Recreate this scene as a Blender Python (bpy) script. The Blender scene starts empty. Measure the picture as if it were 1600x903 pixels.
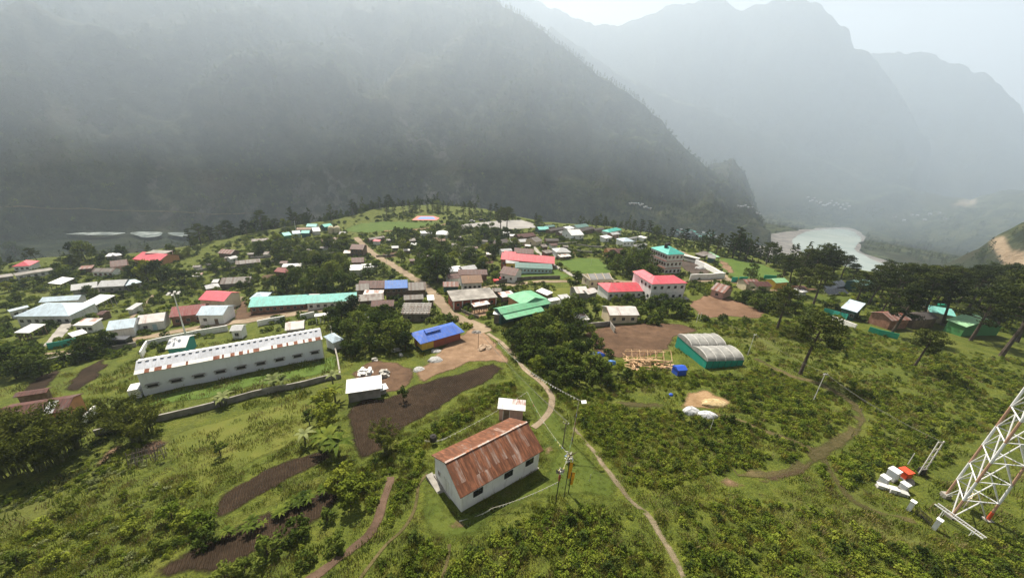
import bpy, math, random
import numpy as np
from mathutils import Vector, Matrix

R = random.Random(7)
SC = bpy.context.scene
COL = SC.collection
CAMZ = 38.0
PITCH = math.radians(21.7)
ROLL = math.radians(3.95)
FPX = 578.0

# ------------------------------------------------------------------ camera
fw = Vector((0, math.cos(PITCH), -math.sin(PITCH)))
r0 = Vector((1, 0, 0))
u0 = Vector((0, math.sin(PITCH), math.cos(PITCH)))
CR = math.cos(ROLL) * r0 + math.sin(ROLL) * u0
CU = -math.sin(ROLL) * r0 + math.cos(ROLL) * u0
cam_data = bpy.data.cameras.new('camera')
cam_data.sensor_width = 36.0
cam_data.lens = FPX / 1600.0 * 36.0
cam_data.clip_start = 0.5
cam_data.clip_end = 20000
cam = bpy.data.objects.new('camera', cam_data)
COL.objects.link(cam)
m = Matrix.Identity(4)
for i in range(3):
    m[i][0] = CR[i]; m[i][1] = CU[i]; m[i][2] = -fw[i]; m[i][3] = (0, 0, CAMZ)[i]
cam.matrix_world = m
SC.camera = cam


def ray(px, py):
    d = CR * ((px - 800.0) / FPX) - CU * ((py - 451.5) / FPX) + fw
    return d


def az_el(px, py):
    d = ray(px, py)
    return math.atan2(d.x, d.y), d.z / math.hypot(d.x, d.y)


# ------------------------------------------------------------------ noise
def _hash(ix, iy, seed):
    h = (ix.astype(np.int64) * 374761393 + iy.astype(np.int64) * 668265263 + seed * 974711) & 0x7fffffff
    h = ((h ^ (h >> 13)) * 1274126177) & 0x7fffffff
    h = h ^ (h >> 16)
    return (h & 0xffff) / 65535.0


def vnoise(x, y, seed=0):
    x = np.asarray(x, float); y = np.asarray(y, float)
    ix = np.floor(x); iy = np.floor(y)
    fx = x - ix; fy = y - iy
    ux = fx * fx * (3 - 2 * fx); uy = fy * fy * (3 - 2 * fy)
    a = _hash(ix, iy, seed); b = _hash(ix + 1, iy, seed)
    c = _hash(ix, iy + 1, seed); d = _hash(ix + 1, iy + 1, seed)
    return (a * (1 - ux) + b * ux) * (1 - uy) + (c * (1 - ux) + d * ux) * uy - 0.5


def fbm(x, y, seed=0, octv=4):
    s = 0; a = 1.0; f = 1.0
    for k in range(octv):
        s = s + a * vnoise(x * f, y * f, seed + k * 17); a *= 0.5; f *= 2.03
    return s


def sstep(e0, e1, x):
    t = np.clip((x - e0) / (e1 - e0), 0, 1)
    return t * t * (3 - 2 * t)


# ------------------------------------------------------------------ terrain
CTRL = [(760, 740, 38), (1500, 790, 39), (800, 903, 36.5), (0, 900, 42), (1600, 900, 37.5), (60, 660, 54), (350, 580, 57),
        (680, 540, 49), (900, 600, 43), (1110, 560, 43.5), (1000, 510, 46), (1040, 450, 49), (825, 420, 54.5), (480, 480, 63),
        (1045, 410, 53), (800, 350, 64), (640, 335, 66), (450, 370, 69), (300, 400, 72), (0, 430, 74), (100, 500, 68),
        (1200, 440, 50), (1200, 520, 45), (1450, 480, 46), (1590, 470, 47), (1600, 600, 42), (1400, 620, 41),
        (1330, 430, 50), (1150, 410, 54), (950, 365, 60), (700, 440, 56), (600, 400, 63), (560, 600, 46.5), (400, 700, 45),
        (1150, 640, 41)]
_pts = []
for px, py, drop in CTRL:
    d = ray(px, py); t = drop / -d.z
    _pts.append((d.x * t, d.y * t, CAMZ - drop))
_pts = np.array(_pts + [(0, -40, 4), (-120, -30, 2), (150, -30, 3)])


def _basis(x, y):
    x = x / 200.0; y = (y - 120) / 200.0
    return np.stack([np.ones_like(x), x, y, x * x, x * y, y * y, x * x * y, y * y * x, y ** 3, x ** 3], -1)


_A = _basis(_pts[:, 0], _pts[:, 1])
_coef = np.linalg.solve(_A.T @ _A + 0.02 * np.eye(_A.shape[1]), _A.T @ _pts[:, 2])

EDGE_PX = [(-150, 440), (-40, 424), (0, 415), (40, 408), (75, 404), (120, 399), (220, 394), (300, 387), (400, 366), (520, 346), (600, 326), (680, 321), (760, 328),
           (850, 347), (960, 356), (1060, 372), (1120, 384), (1200, 411), (1250, 418), (1300, 412), (1350, 422), (1450, 438), (1600, 448), (1750, 455)]


def _plat(x, y):
    rr = np.hypot(x, y); k = np.minimum(1, 400 / np.maximum(rr, 1e-6))
    return _basis(x * k, np.maximum(y * k, -60)) @ _coef


def _edge_pt(px, py):
    d = ray(px, py); lo, hi = 20, 500
    for t in np.arange(20, 460, 1.0):
        if CAMZ + d.z * t < float(_plat(np.array(d.x * t), np.array(d.y * t))):
            return d.x * t, d.y * t
    return d.x * 380, d.y * 380


EDGE = [_edge_pt(*p) for p in EDGE_PX]
_eth = np.array([math.atan2(a, b) for a, b in EDGE]); _erho = np.array([math.hypot(a, b) for a, b in EDGE])
FLOOR = -132.0


def prof(pxs):
    a = [az_el(*p[:2]) for p in pxs]
    return np.array([q[0] for q in a]), np.array([q[1] for q in a])


class Ridge:
    def __init__(s, sil, rid, base, back=1.0, rough=40, sc=170.0, seed=3, power=1.0, jag=0.004):
        s.th, s.el = prof(sil)
        s.rid = rid; s.base = base; s.back = back; s.rough = rough; s.sc = sc; s.seed = seed; s.power = power; s.jag = jag
        o = np.argsort(s.th); s.th = s.th[o]; s.el = s.el[o]

    def z(s, th, rho, x, y):
        el = np.interp(th, s.th, s.el) + s.jag * fbm(th * 55.0, th * 0 + s.seed, s.seed, 4)
        t0, t1 = s.th[0], s.th[-1]
        rr = np.interp(th, [t0, t1], s.rid) if len(s.rid) == 2 else np.interp(th, np.linspace(t0, t1, len(s.rid)), s.rid)
        rb = np.interp(th, np.linspace(t0, t1, len(s.base)), s.base)
        zr = CAMZ + rr * el
        u = (rho - rb) / (rr - rb)
        up = np.clip(u, 0, 1) ** s.power
        z = FLOOR + (zr - FLOOR) * up
        beyond = np.maximum(rho - rr, 0)
        z = z - beyond * s.back
        n = fbm(x / s.sc, y / s.sc, s.seed, 5)
        rn = (np.abs(fbm(x / s.sc * 0.8 + 7, y / s.sc * 0.8, s.seed + 5, 4)) - 0.25)
        amp = s.rough * np.clip(u * 3, 0, 1) * (0.22 + 0.78 * np.clip((1 - u) * 2.5, 0, 1))
        z = z + amp * (n * 0.9 - rn * 1.4)
        z = np.where(u < 0, FLOOR - 60, z)
        off = np.maximum(t0 - th, 0) + np.maximum(th - t1, 0)
        z = z - off * 4000
        return z


RIDGES = [
    Ridge([(-900, -90), (-200, -50), (0, -45), (300, -50), (600, -34), (700, -18), (770, 0), (800, 22), (830, 38), (870, 66), (900, 84), (930, 112), (960, 132),
           (1010, 172), (1060, 222), (1100, 258), (1140, 288), (1166, 312), (1183, 338), (1200, 375)], (1300, 1350, 1350, 1150, 1050), (850, 810, 760, 730, 760, 900), 0.7, 80, 170, 3, 0.92),
    Ridge([(860, 40), (960, 110), (1050, 150), (1150, 190), (1250, 235), (1350, 275), (1450, 302), (1500, 314), (1580, 322)], (1650, 1650), (1400, 1400), 0.8, 40, 200, 9),
    Ridge([(700, -80), (900, 30), (960, 42), (1040, 12), (1100, 2), (1130, 0), (1160, 12), (1190, 4), (1215, -2), (1240, -3), (1275, 3), (1300, 25), (1325, 48), (1335, 76),
           (1355, 86), (1400, 130), (1450, 220)], (1950, 1950), (1500, 1550), 0.9, 60, 200, 21, 1.0, 0.009),
    Ridge([(1280, 120), (1360, 87), (1400, 83), (1440, 78), (1470, 92), (1500, 105), (1540, 113), (1565, 135), (1600, 180), (1680, 260), (1800, 300)], (2250, 2250), (1750, 1750), 0.9, 55, 190, 33, 1.0, 0.007),
    Ridge([(1400, 335), (1440, 325), (1480, 318), (1520, 313), (1560, 300), (1590, 297), (1650, 290), (1800, 280), (2300, 250)], (1700, 1500), (1400, 1150), 0.4, 26, 120, 41),
    Ridge([(1470, 415), (1500, 402), (1530, 388), (1560, 366), (1600, 346), (1700, 322), (1900, 300), (2400, 300)], (760, 640), (560, 420), 0.5, 10, 60, 51, 0.8),
    Ridge([(1040, 310), (1080, 280), (1115, 254), (1145, 248), (1164, 268), (1176, 300), (1188, 335), (1208, 385)], (1250, 1180), (1000, 980), 0.6, 24, 90, 61, 0.75),
    Ridge([(1180, 345), (1230, 330), (1290, 325), (1340, 335), (1400, 345), (1450, 365)], (1680, 1600), (1420, 1350), 0.3, 14, 90, 71, 0.8),
]


def height(x, y):
    x = np.asarray(x, float); y = np.asarray(y, float)
    th = np.arctan2(x, y); rho = np.hypot(x, y)
    zp = _plat(x, y)
    near = np.clip(1 - rho / 420, 0, 1)
    zp = zp + fbm(x / 14.0, y / 14.0, 101, 3) * 0.7 * sstep(25, 60, rho) + fbm(x / 3.1, y / 3.1, 131, 2) * 0.22 * near
    er = np.interp(th, _eth, _erho) + fbm(x / 25.0, y / 25.0, 77, 3) * 9
    out = np.maximum(rho - er, 0)
    slope = 0.62 + 0.25 * fbm(x / 60.0, y / 60.0, 88, 3)
    zp = zp - out * slope * sstep(0, 14, out)
    back = np.abs(th) > math.radians(80)
    zf = FLOOR + fbm(x / 110.0, y / 110.0, 5, 4) * 5.0
    zf = zf + np.where(rho > 1500, (rho - 1500) * 0.004, 0)
    z = np.maximum(zp, zf)
    far = rho > 380
    if np.any(far):
        zz = z[far] if z.ndim else z
        xx, yy, tt, rr = x[far], y[far], th[far], rho[far]
        for q in RIDGES:
            zz = np.maximum(zz, q.z(tt, rr, xx, yy))
        z = z.copy(); z[far] = zz
    return z


RHO = np.concatenate([[0.5, 2.0], np.geomspace(4.0, 2700.0, 720)])
_front = np.radians(np.linspace(-70, 70, 1050))
THETA = _front
TT, RRG = np.meshgrid(THETA, RHO)
GX = RRG * np.sin(TT); GY = RRG * np.cos(TT)
GZ = height(GX, GY)
_lr = np.log(RHO)


def hz(x, y):
    """terrain height by the same bilinear grid as the mesh (arrays)"""
    x = np.asarray(x, float); y = np.asarray(y, float)
    th = np.arctan2(x, y); rho = np.maximum(np.hypot(x, y), 0.51)
    ft = np.clip((th - THETA[0]) / (THETA[1] - THETA[0]), 0, len(THETA) - 1.001)
    fr = np.clip(np.interp(rho, RHO, np.arange(len(RHO))), 0, len(RHO) - 1.001)
    it = ft.astype(int); ir = fr.astype(int); a = ft - it; b = fr - ir
    return (GZ[ir, it] * (1 - a) + GZ[ir, it + 1] * a) * (1 - b) + (GZ[ir + 1, it] * (1 - a) + GZ[ir + 1, it + 1] * a) * b


_TS = np.concatenate([np.arange(8, 400, 0.5), np.arange(400, 2700, 4.0)])


def at(px, py, h=0.0):
    """where the sight line through a photo pixel meets the ground raised by h"""
    d = ray(px, py)
    z = CAMZ + d.z * _TS - h
    g = hz(d.x * _TS, d.y * _TS)
    k = np.argmax(z < g)
    if k == 0:
        k = len(_TS) - 1 if z[0] >= g[0] else 1
    a = z[k - 1] - g[k - 1]; b = z[k] - g[k]
    t = _TS[k - 1] + (_TS[k] - _TS[k - 1]) * (a / (a - b) if a != b else 0)
    return Vector((d.x * t, d.y * t, CAMZ + d.z * t))


def gz(x, y):
    return float(hz(np.array([x]), np.array([y]))[0])


def mperpx(p):
    """metres across one photo pixel at point p"""
    return (Vector(p) - Vector((0, 0, CAMZ))).dot(fw) / FPX


def pip(poly, x, y):
    x = np.asarray(x, float); y = np.asarray(y, float)
    ins = np.zeros(x.shape, bool); n = len(poly)
    for i in range(n):
        x0, y0 = poly[i][:2]; x1, y1 = poly[(i + 1) % n][:2]
        c = ((y0 > y) != (y1 > y)) & (x < (x1 - x0) * (y - y0) / ((y1 - y0) if y1 != y0 else 1e-9) + x0)
        ins ^= c
    return ins


# ------------------------------------------------------------------ materials
def new_mat(name):
    mt = bpy.data.materials.new(name); mt.use_nodes = True
    nt = mt.node_tree; nt.nodes.clear()
    out = nt.nodes.new('ShaderNodeOutputMaterial')
    bs = nt.nodes.new('ShaderNodeBsdfPrincipled')
    nt.links.new(bs.outputs[0], out.inputs[0])
    bs.inputs['Roughness'].default_value = 0.85
    bs.inputs['Specular IOR Level'].default_value = 0.25
    return mt, nt, bs, out


def N(nt, typ, **kw):
    n = nt.nodes.new(typ)
    for k, v in kw.items():
        if k.startswith('i_'):
            key = k[2:]
            key = int(key) if key.isdigit() else key.replace('_', ' ')
            n.inputs[key].default_value = v
        else:
            setattr(n, k, v)
    return n


def ramp(nt, stops, fac, interp='LINEAR'):
    n = nt.nodes.new('ShaderNodeValToRGB')
    cr = n.color_ramp; cr.interpolation = interp
    while len(cr.elements) < len(stops):
        cr.elements.new(0.5)
    for e, (p, c) in zip(cr.elements, stops):
        e.position = p; e.color = (c[0], c[1], c[2], 1)
    nt.links.new(fac, n.inputs[0])
    return n.outputs[0]


def noise(nt, vec, scale, detail=4, rough=0.55):
    n = N(nt, 'ShaderNodeTexNoise', i_Scale=scale, i_Detail=detail, i_Roughness=rough)
    nt.links.new(vec, n.inputs['Vector'])
    return n.outputs['Fac']


def mixc(nt, fac, a, b, mode='MIX'):
    n = nt.nodes.new('ShaderNodeMix'); n.data_type = 'RGBA'; n.blend_type = mode
    for s, v in ((0, fac), (6, a), (7, b)):
        if hasattr(v, 'links') or isinstance(v, bpy.types.NodeSocket):
            nt.links.new(v, n.inputs[s])
        elif s == 0:
            n.inputs[0].default_value = v
        else:
            n.inputs[s].default_value = (*v, 1)
    return n.outputs[2]


def math_(nt, op, a, b=None, clamp=False):
    n = nt.nodes.new('ShaderNodeMath'); n.operation = op; n.use_clamp = clamp
    for s, v in ((0, a), (1, b)):
        if v is None: continue
        if isinstance(v, bpy.types.NodeSocket): nt.links.new(v, n.inputs[s])
        else: n.inputs[s].default_value = v
    return n.outputs[0]


def bump(nt, bs, hgt, strength=0.5, dist=0.2):
    b = N(nt, 'ShaderNodeBump', i_Strength=strength, i_Distance=dist)
    nt.links.new(hgt, b.inputs['Height']); nt.links.new(b.outputs[0], bs.inputs['Normal'])


def geo_pos(nt):
    return nt.nodes.new('ShaderNodeNewGeometry').outputs['Position']


def obj_pos(nt):
    return nt.nodes.new('ShaderNodeTexCoord').outputs['Object']


def tag(o, label=None, cat=None, group=None, kind=None):
    if label: o['label'] = label
    if cat: o['category'] = cat
    if group: o['group'] = group
    if kind: o['kind'] = kind
    return o


def link_mesh(name, verts, faces, mat=None, parent=None, smooth=False):
    me = bpy.data.meshes.new(name)
    me.from_pydata([tuple(v) for v in verts], [], faces)
    if mat is not None: me.materials.append(mat)
    if smooth:
        me.polygons.foreach_set('use_smooth', [True] * len(me.polygons))
    o = bpy.data.objects.new(name, me); COL.objects.link(o)
    if parent: o.parent = parent
    return o


def np_mesh(name, V, Q, mat=None, smooth=False):
    """quads or triangles from arrays"""
    me = bpy.data.meshes.new(name)
    V = np.asarray(V, np.float32); Q = np.asarray(Q, np.int32); k = Q.shape[1]
    me.vertices.add(len(V)); me.vertices.foreach_set('co', V.ravel())
    me.loops.add(Q.size); me.loops.foreach_set('vertex_index', Q.ravel())
    me.polygons.add(len(Q))
    me.polygons.foreach_set('loop_start', np.arange(0, Q.size, k, dtype=np.int32))
    me.polygons.foreach_set('loop_total', np.full(len(Q), k, np.int32))
    if smooth: me.polygons.foreach_set('use_smooth', np.ones(len(Q), bool))
    me.update(calc_edges=True)
    if mat is not None: me.materials.append(mat)
    return me


def fattr(me, name, vals):
    a = me.attributes.new(name, 'FLOAT', 'POINT'); a.data.foreach_set('value', np.asarray(vals, np.float32).ravel())


# ground material
def ground_mat():
    mt, nt, bs, out = new_mat('grassy_ground')
    p = geo_pos(nt)
    n1 = noise(nt, p, 0.05, 5); n2 = noise(nt, p, 0.35, 5, 0.6); n3 = noise(nt, p, 2.2, 4, 0.65)
    g = ramp(nt, [(0.3, (0.042, 0.060, 0.011)), (0.48, (0.088, 0.112, 0.016)), (0.62, (0.145, 0.160, 0.024)), (0.75, (0.18, 0.178, 0.040))], n2)
    g2 = ramp(nt, [(0.35, (0.050, 0.070, 0.012)), (0.65, (0.125, 0.148, 0.021))], n3)
    c = mixc(nt, 0.5, g, g2)
    n4 = noise(nt, p, 6.0, 3, 0.7)
    c = mixc(nt, ramp(nt, [(0.36, (0.75, 0.75, 0.75)), (0.52, (0, 0, 0))], n4), c, (0.026, 0.034, 0.010))
    dry = ramp(nt, [(0.55, (0, 0, 0)), (0.68, (0.65, 0.65, 0.65))], n1)
    c = mixc(nt, dry, c, (0.11, 0.115, 0.032))
    soil = N(nt, 'ShaderNodeAttribute', attribute_name='soil').outputs['Fac']
    sc = ramp(nt, [(0.3, (0.10, 0.066, 0.042)), (0.6, (0.2, 0.145, 0.095))], n2)
    c = mixc(nt, soil, c, sc)
    nt.links.new(c, bs.inputs['Base Color'])
    bs.inputs['Specular IOR Level'].default_value = 0.1
    bump(nt, bs, noise(nt, p, 1.6, 6, 0.7), 0.9, 0.5)
    return mt


def hill_mat():
    mt, nt, bs, out = new_mat('forested_hillside')
    p = geo_pos(nt)
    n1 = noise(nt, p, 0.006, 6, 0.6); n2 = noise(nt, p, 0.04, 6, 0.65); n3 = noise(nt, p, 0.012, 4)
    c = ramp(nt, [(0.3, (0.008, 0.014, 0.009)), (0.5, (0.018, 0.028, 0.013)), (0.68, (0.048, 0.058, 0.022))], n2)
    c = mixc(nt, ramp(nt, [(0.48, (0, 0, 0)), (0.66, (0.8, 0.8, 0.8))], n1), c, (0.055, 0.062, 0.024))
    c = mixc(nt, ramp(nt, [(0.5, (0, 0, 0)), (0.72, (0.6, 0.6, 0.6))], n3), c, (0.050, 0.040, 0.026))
    mead = N(nt, 'ShaderNodeAttribute', attribute_name='meadow').outputs['Fac']
    mc = ramp(nt, [(0.42, (0.02, 0.032, 0.014)), (0.52, (0.075, 0.092, 0.034)), (0.7, (0.14, 0.135, 0.07))], n2)
    c = mixc(nt, mead, c, mc)
    mp = N(nt, 'ShaderNodeMapping'); mp.inputs['Scale'].default_value = (1, 1, 0.2)
    nt.links.new(p, mp.inputs[0])
    st = noise(nt, mp.outputs[0], 0.05, 5, 0.65)
    rk = N(nt, 'ShaderNodeAttribute', attribute_name='rock').outputs['Fac']
    rf = math_(nt, 'MULTIPLY', rk, ramp(nt, [(0.5, (0, 0, 0)), (0.6, (1, 1, 1))], st))
    c = mixc(nt, math_(nt, 'MULTIPLY', rf, 0.5), c, (0.20, 0.175, 0.165))
    sd = N(nt, 'ShaderNodeAttribute', attribute_name='sand').outputs['Fac']
    c = mixc(nt, sd, c, ramp(nt, [(0.35, (0.30, 0.22, 0.14)), (0.65, (0.48, 0.37, 0.25))], n2))
    nt.links.new(c, bs.inputs['Base Color'])
    bs.inputs['Specular IOR Level'].default_value = 0.05
    bump(nt, bs, noise(nt, p, 0.09, 6, 0.7), 1.0, 9.0)
    return mt


GM = ground_mat(); HM = hill_mat()
nT = len(THETA); nR = len(RHO)
SPLIT = int(np.argmax(RHO > 440))


def px_of(x, y, z):
    """photo pixel of world points (arrays)"""
    dx, dy, dz = x, y, z - CAMZ
    d = dx * fw.x + dy * fw.y + dz * fw.z
    u = dx * CR.x + dy * CR.y + dz * CR.z; v = dx * CU.x + dy * CU.y + dz * CU.z
    d = np.maximum(d, 1e-3)
    return 800 + FPX * u / d, 451.5 - FPX * v / d


def world_poly(pxs, z=None, h=0):
    o = []
    for p in pxs:
        if z is None:
            q = at(p[0], p[1], h); o.append((q.x, q.y))
        else:
            d = ray(*p[:2]); t = (z - CAMZ) / d.z; o.append((d.x * t, d.y * t))
    return o


def soft_in(poly, x, y, soft):
    """1 inside the polygon, fading over soft metres, ragged by noise"""
    P = np.array(poly); best = np.full(x.shape, 1e9)
    for i in range(len(P)):
        a = P[i]; b = P[(i + 1) % len(P)]; ab = b - a; L = max(ab @ ab, 1e-9)
        t = np.clip(((x - a[0]) * ab[0] + (y - a[1]) * ab[1]) / L, 0, 1)
        best = np.minimum(best, np.hypot(x - a[0] - t * ab[0], y - a[1] - t * ab[1]))
    sd = np.where(pip(poly, x, y), best, -best)
    sd = sd + fbm(x / soft / 2.5, y / soft / 2.5, 7, 3) * soft * 1.3
    return sstep(-soft * 0.5, soft * 0.5, sd)


def sector(name, i0, i1, mat):
    X = GX[i0:i1]; Y = GY[i0:i1]; Z = GZ[i0:i1]
    n = i1 - i0
    V = np.stack([X, Y, Z], -1).reshape(-1, 3)
    idx = np.arange(n * nT).reshape(n, nT)
    Q = np.stack([idx[:-1, :-1], idx[:-1, 1:], idx[1:, 1:], idx[1:, :-1]], -1).reshape(-1, 4)[:, ::-1]
    me = np_mesh(name, V, Q, mat, True)
    o = bpy.data.objects.new(name, me); COL.objects.link(o); tag(o, kind='structure')
    return o, X.ravel(), Y.ravel(), Z.ravel()


ground, gx_, gy_, gz_ = sector('ground', 0, SPLIT, GM)
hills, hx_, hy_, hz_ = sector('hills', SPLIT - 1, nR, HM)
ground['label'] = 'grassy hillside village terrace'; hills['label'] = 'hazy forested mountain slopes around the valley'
# ground behind the camera
_bt = np.radians(np.concatenate([np.linspace(70, 180, 24), np.linspace(180, 290, 24)[1:]])); _br = RHO[RHO < 420][::12]
_BT, _BR = np.meshgrid(_bt, _br); _bx = _BR * np.sin(_BT); _by = _BR * np.cos(_BT)
_bz = hz(_BR * np.sin(np.radians(70)) * np.where(np.sin(_BT) >= 0, 1, -1), _BR * np.cos(np.radians(70))) * 1.0
_w = np.clip((np.abs(np.where(_BT > math.pi, 2 * math.pi - _BT, _BT)) - math.radians(70)) / math.radians(110), 0, 1)
_bz = _bz * (1 - _w) + _w * 2.0
_bi = np.arange(_BT.size).reshape(_BT.shape)
_bq = np.stack([_bi[:-1, :-1], _bi[:-1, 1:], _bi[1:, 1:], _bi[1:, :-1]], -1).reshape(-1, 4)[:, ::-1]
ob = bpy.data.objects.new('ground', np_mesh('ground', np.stack([_bx, _by, _bz], -1).reshape(-1, 3), _bq, GM, True))
COL.objects.link(ob); tag(ob, kind='structure')

# attributes of the far hills, kept in photo terms only as places on the slope
hpx, hpy = px_of(hx_, hy_, hz_)
vis_h = hx_ * 0 + 1


def px_soft(poly, soft):
    P = np.array(poly, float); best = np.full(hpx.shape, 1e9)
    for i in range(len(P)):
        a = P[i]; b = P[(i + 1) % len(P)]; ab = b - a; L = max(ab @ ab, 1e-9)
        t = np.clip(((hpx - a[0]) * ab[0] + (hpy - a[1]) * ab[1]) / L, 0, 1)
        best = np.minimum(best, np.hypot(hpx - a[0] - t * ab[0], hpy - a[1] - t * ab[1]))
    sd = np.where(pip(poly, hpx, hpy), best, -best)
    sd = sd + fbm(hx_ / 40, hy_ / 40, 7, 4) * soft * 1.5
    return sstep(-soft, soft, sd)


hrho = np.hypot(hx_, hy_)
rock = np.zeros(hx_.shape)
for pl, s, k in (([(575, 130), (600, 125), (640, 190), (695, 195), (700, 250), (650, 245), (625, 190)], 10, 0.7),
                 ([(440, 260), (580, 255), (600, 330), (480, 345), (440, 320)], 16, 0.7),
                 ([(660, 280), (740, 285), (745, 350), (665, 350)], 10, 1.0),
                 ([(225, 260), (260, 265), (250, 300), (230, 300)], 8, 0.6),
                 ([(200, 315), (420, 318), (420, 350), (200, 345)], 12, 0.6)):
    rock = np.maximum(rock, px_soft(pl, s) * k * (hrho < 1500))
fattr(hills.data, 'rock', rock)
_flat = np.zeros_like(GZ)
_gr = np.gradient(GZ, axis=0) / np.maximum(np.gradient(RRG, axis=0), 1e-3)
flat = (1 - sstep(0.1, 0.45, np.abs(_gr)))[SPLIT - 1:nR].ravel()
mead = flat * sstep(800, 950, hrho) * sstep(-0.1, 0.12, fbm(hx_ / 90, hy_ / 90, 19, 3)) * (hrho < 1800)
mead = np.maximum(mead, px_soft([(1380, 345), (1440, 322), (1560, 300), (1700, 290), (1700, 380), (1540, 385), (1450, 375)], 15) * 0.75 * (hrho < 1750))
mead = np.maximum(mead, px_soft([(940, 330), (1130, 320), (1300, 345), (1400, 370), (1420, 400), (1330, 400), (1200, 350), (1000, 352)], 14) * 0.6 * (hrho < 1750))
fattr(hills.data, 'meadow', mead)
sand = px_soft([(1546, 374), (1566, 372), (1580, 392), (1600, 396), (1640, 420), (1640, 450), (1590, 430), (1560, 398)], 4) * (hrho < 900) * (hpx > 1500)
sand = np.maximum(sand, px_soft([(1476, 322), (1500, 314), (1526, 312), (1524, 320), (1490, 325)], 2) * 0.7 * (hrho > 1000) * (hrho < 1750))
sand = np.maximum(sand, px_soft([(1270, 312), (1300, 316), (1300, 320), (1270, 316)], 1.5) * 0.5 * (hrho < 1700))
fattr(hills.data, 'sand', sand)

# ------------------------------------------------------------------ water
def water_mat():
    mt, nt, bs, out = new_mat('river_water')
    p = geo_pos(nt)
    c = ramp(nt, [(0.35, (0.33, 0.39, 0.37)), (0.65, (0.43, 0.48, 0.45))], noise(nt, p, 0.02, 4))
    nt.links.new(c, bs.inputs['Base Color']); bs.inputs['Roughness'].default_value = 0.25
    bump(nt, bs, noise(nt, p, 0.8, 4), 0.25, 0.3)
    return mt


def foam_mat():
    mt, nt, bs, out = new_mat('white_rapids')
    p = geo_pos(nt)
    c = ramp(nt, [(0.42, (0.10, 0.125, 0.12)), (0.66, (0.34, 0.38, 0.37))], noise(nt, p, 0.09, 5))
    nt.links.new(c, bs.inputs['Base Color'])
    return mt


def sand_mat():
    mt, nt, bs, out = new_mat('river_sand')
    p = geo_pos(nt)
    c = ramp(nt, [(0.35, (0.13, 0.12, 0.11)), (0.65, (0.28, 0.26, 0.24))], noise(nt, p, 0.05, 6, 0.7))
    nt.links.new(c, bs.inputs['Base Color'])
    bump(nt, bs, noise(nt, p, 0.3, 5), 0.8, 2.0)
    return mt


def flat_sheet(name, pxs, z, mat, kind='structure'):
    q_ = [Vector((a, b)) for a, b in world_poly(pxs, z)]; P = []; n_ = len(q_)
    for i in range(n_):
        a, b, c, d = q_[i - 1], q_[i], q_[(i + 1) % n_], q_[(i + 2) % n_]
        for j in range(8):
            t = j / 8; v = 0.5 * ((2 * b) + (c - a) * t + (2 * a - 5 * b + 4 * c - d) * t * t + (3 * b - a - 3 * c + d) * t ** 3)
            L = (c - b).length * .05; P.append((v.x + L * float(fbm(np.array(v.x / 18), np.array(v.y / 18), 3, 3)), v.y + L * float(fbm(np.array(v.x / 18), np.array(v.y / 18), 9, 3))))
    me = bpy.data.meshes.new(name); me.from_pydata([(a, b, z) for a, b in P], [], [list(range(len(P)))])
    me.materials.append(mat); o = bpy.data.objects.new(name, me); COL.objects.link(o); tag(o, kind=kind)
    if me.polygons[0].normal.z < 0: me.flip_normals()
    return o


WM = water_mat(); FM = foam_mat(); SM = sand_mat()
flat_sheet('sand_bank', [(1178, 378), (1196, 368), (1230, 362), (1290, 356), (1330, 357), (1352, 370), (1344, 392), (1400, 412), (1440, 440), (1330, 450), (1200, 440), (1185, 410)], -127.2, SM)
flat_sheet('river', [(1238, 378), (1252, 365), (1292, 358), (1328, 360), (1345, 374), (1338, 384), (1338, 392), (1362, 405), (1420, 440), (1300, 460), (1262, 440), (1258, 400)], -126.6, WM)
for _rp in ([(102, 366), (130, 363.5), (160, 363), (196, 363.5), (176, 367), (140, 367)], [(204, 364), (222, 362), (252, 363), (248, 369), (226, 371), (214, 368)], [(262, 364), (280, 363), (294, 365), (291, 370), (274, 368)]):
    flat_sheet('river_rapids', _rp, -126.0, FM)
flat_sheet('far_river', [(1340, 320), (1380, 317), (1420, 318), (1460, 316), (1462, 320), (1420, 322), (1380, 321), (1350, 323)], -119.5, FM)

# ------------------------------------------------------------------ light, sky, haze
SUN_AZ = math.radians(-28); SUN_EL = math.radians(52)
w = bpy.data.worlds.new('World'); SC.world = w; w.use_nodes = True
nt = w.node_tree
bg = nt.nodes['Background']
sky = nt.nodes.new('ShaderNodeTexSky'); sky.sky_type = 'NISHITA'; sky.sun_disc = False
sky.sun_elevation = SUN_EL; sky.sun_rotation = SUN_AZ
sky.air_density = 1.0; sky.dust_density = 3.0; sky.altitude = 800
hsv = nt.nodes.new('ShaderNodeHueSaturation'); hsv.inputs['Saturation'].default_value = 0.12; nt.links.new(sky.outputs[0], hsv.inputs['Color']); nt.links.new(hsv.outputs[0], bg.inputs[0]); bg.inputs[1].default_value = 0.05
sd = bpy.data.lights.new('sun', 'SUN'); sd.energy = 5.0; sd.angle = math.radians(0.6); sd.color = (1.0, 0.91, 0.77)
so = bpy.data.objects.new('sun', sd); COL.objects.link(so)
sdir = Vector((math.sin(SUN_AZ) * math.cos(SUN_EL), math.cos(SUN_AZ) * math.cos(SUN_EL), math.sin(SUN_EL)))
so.rotation_euler = sdir.to_track_quat('Z', 'Y').to_euler()
so.location = sdir * 3000

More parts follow.
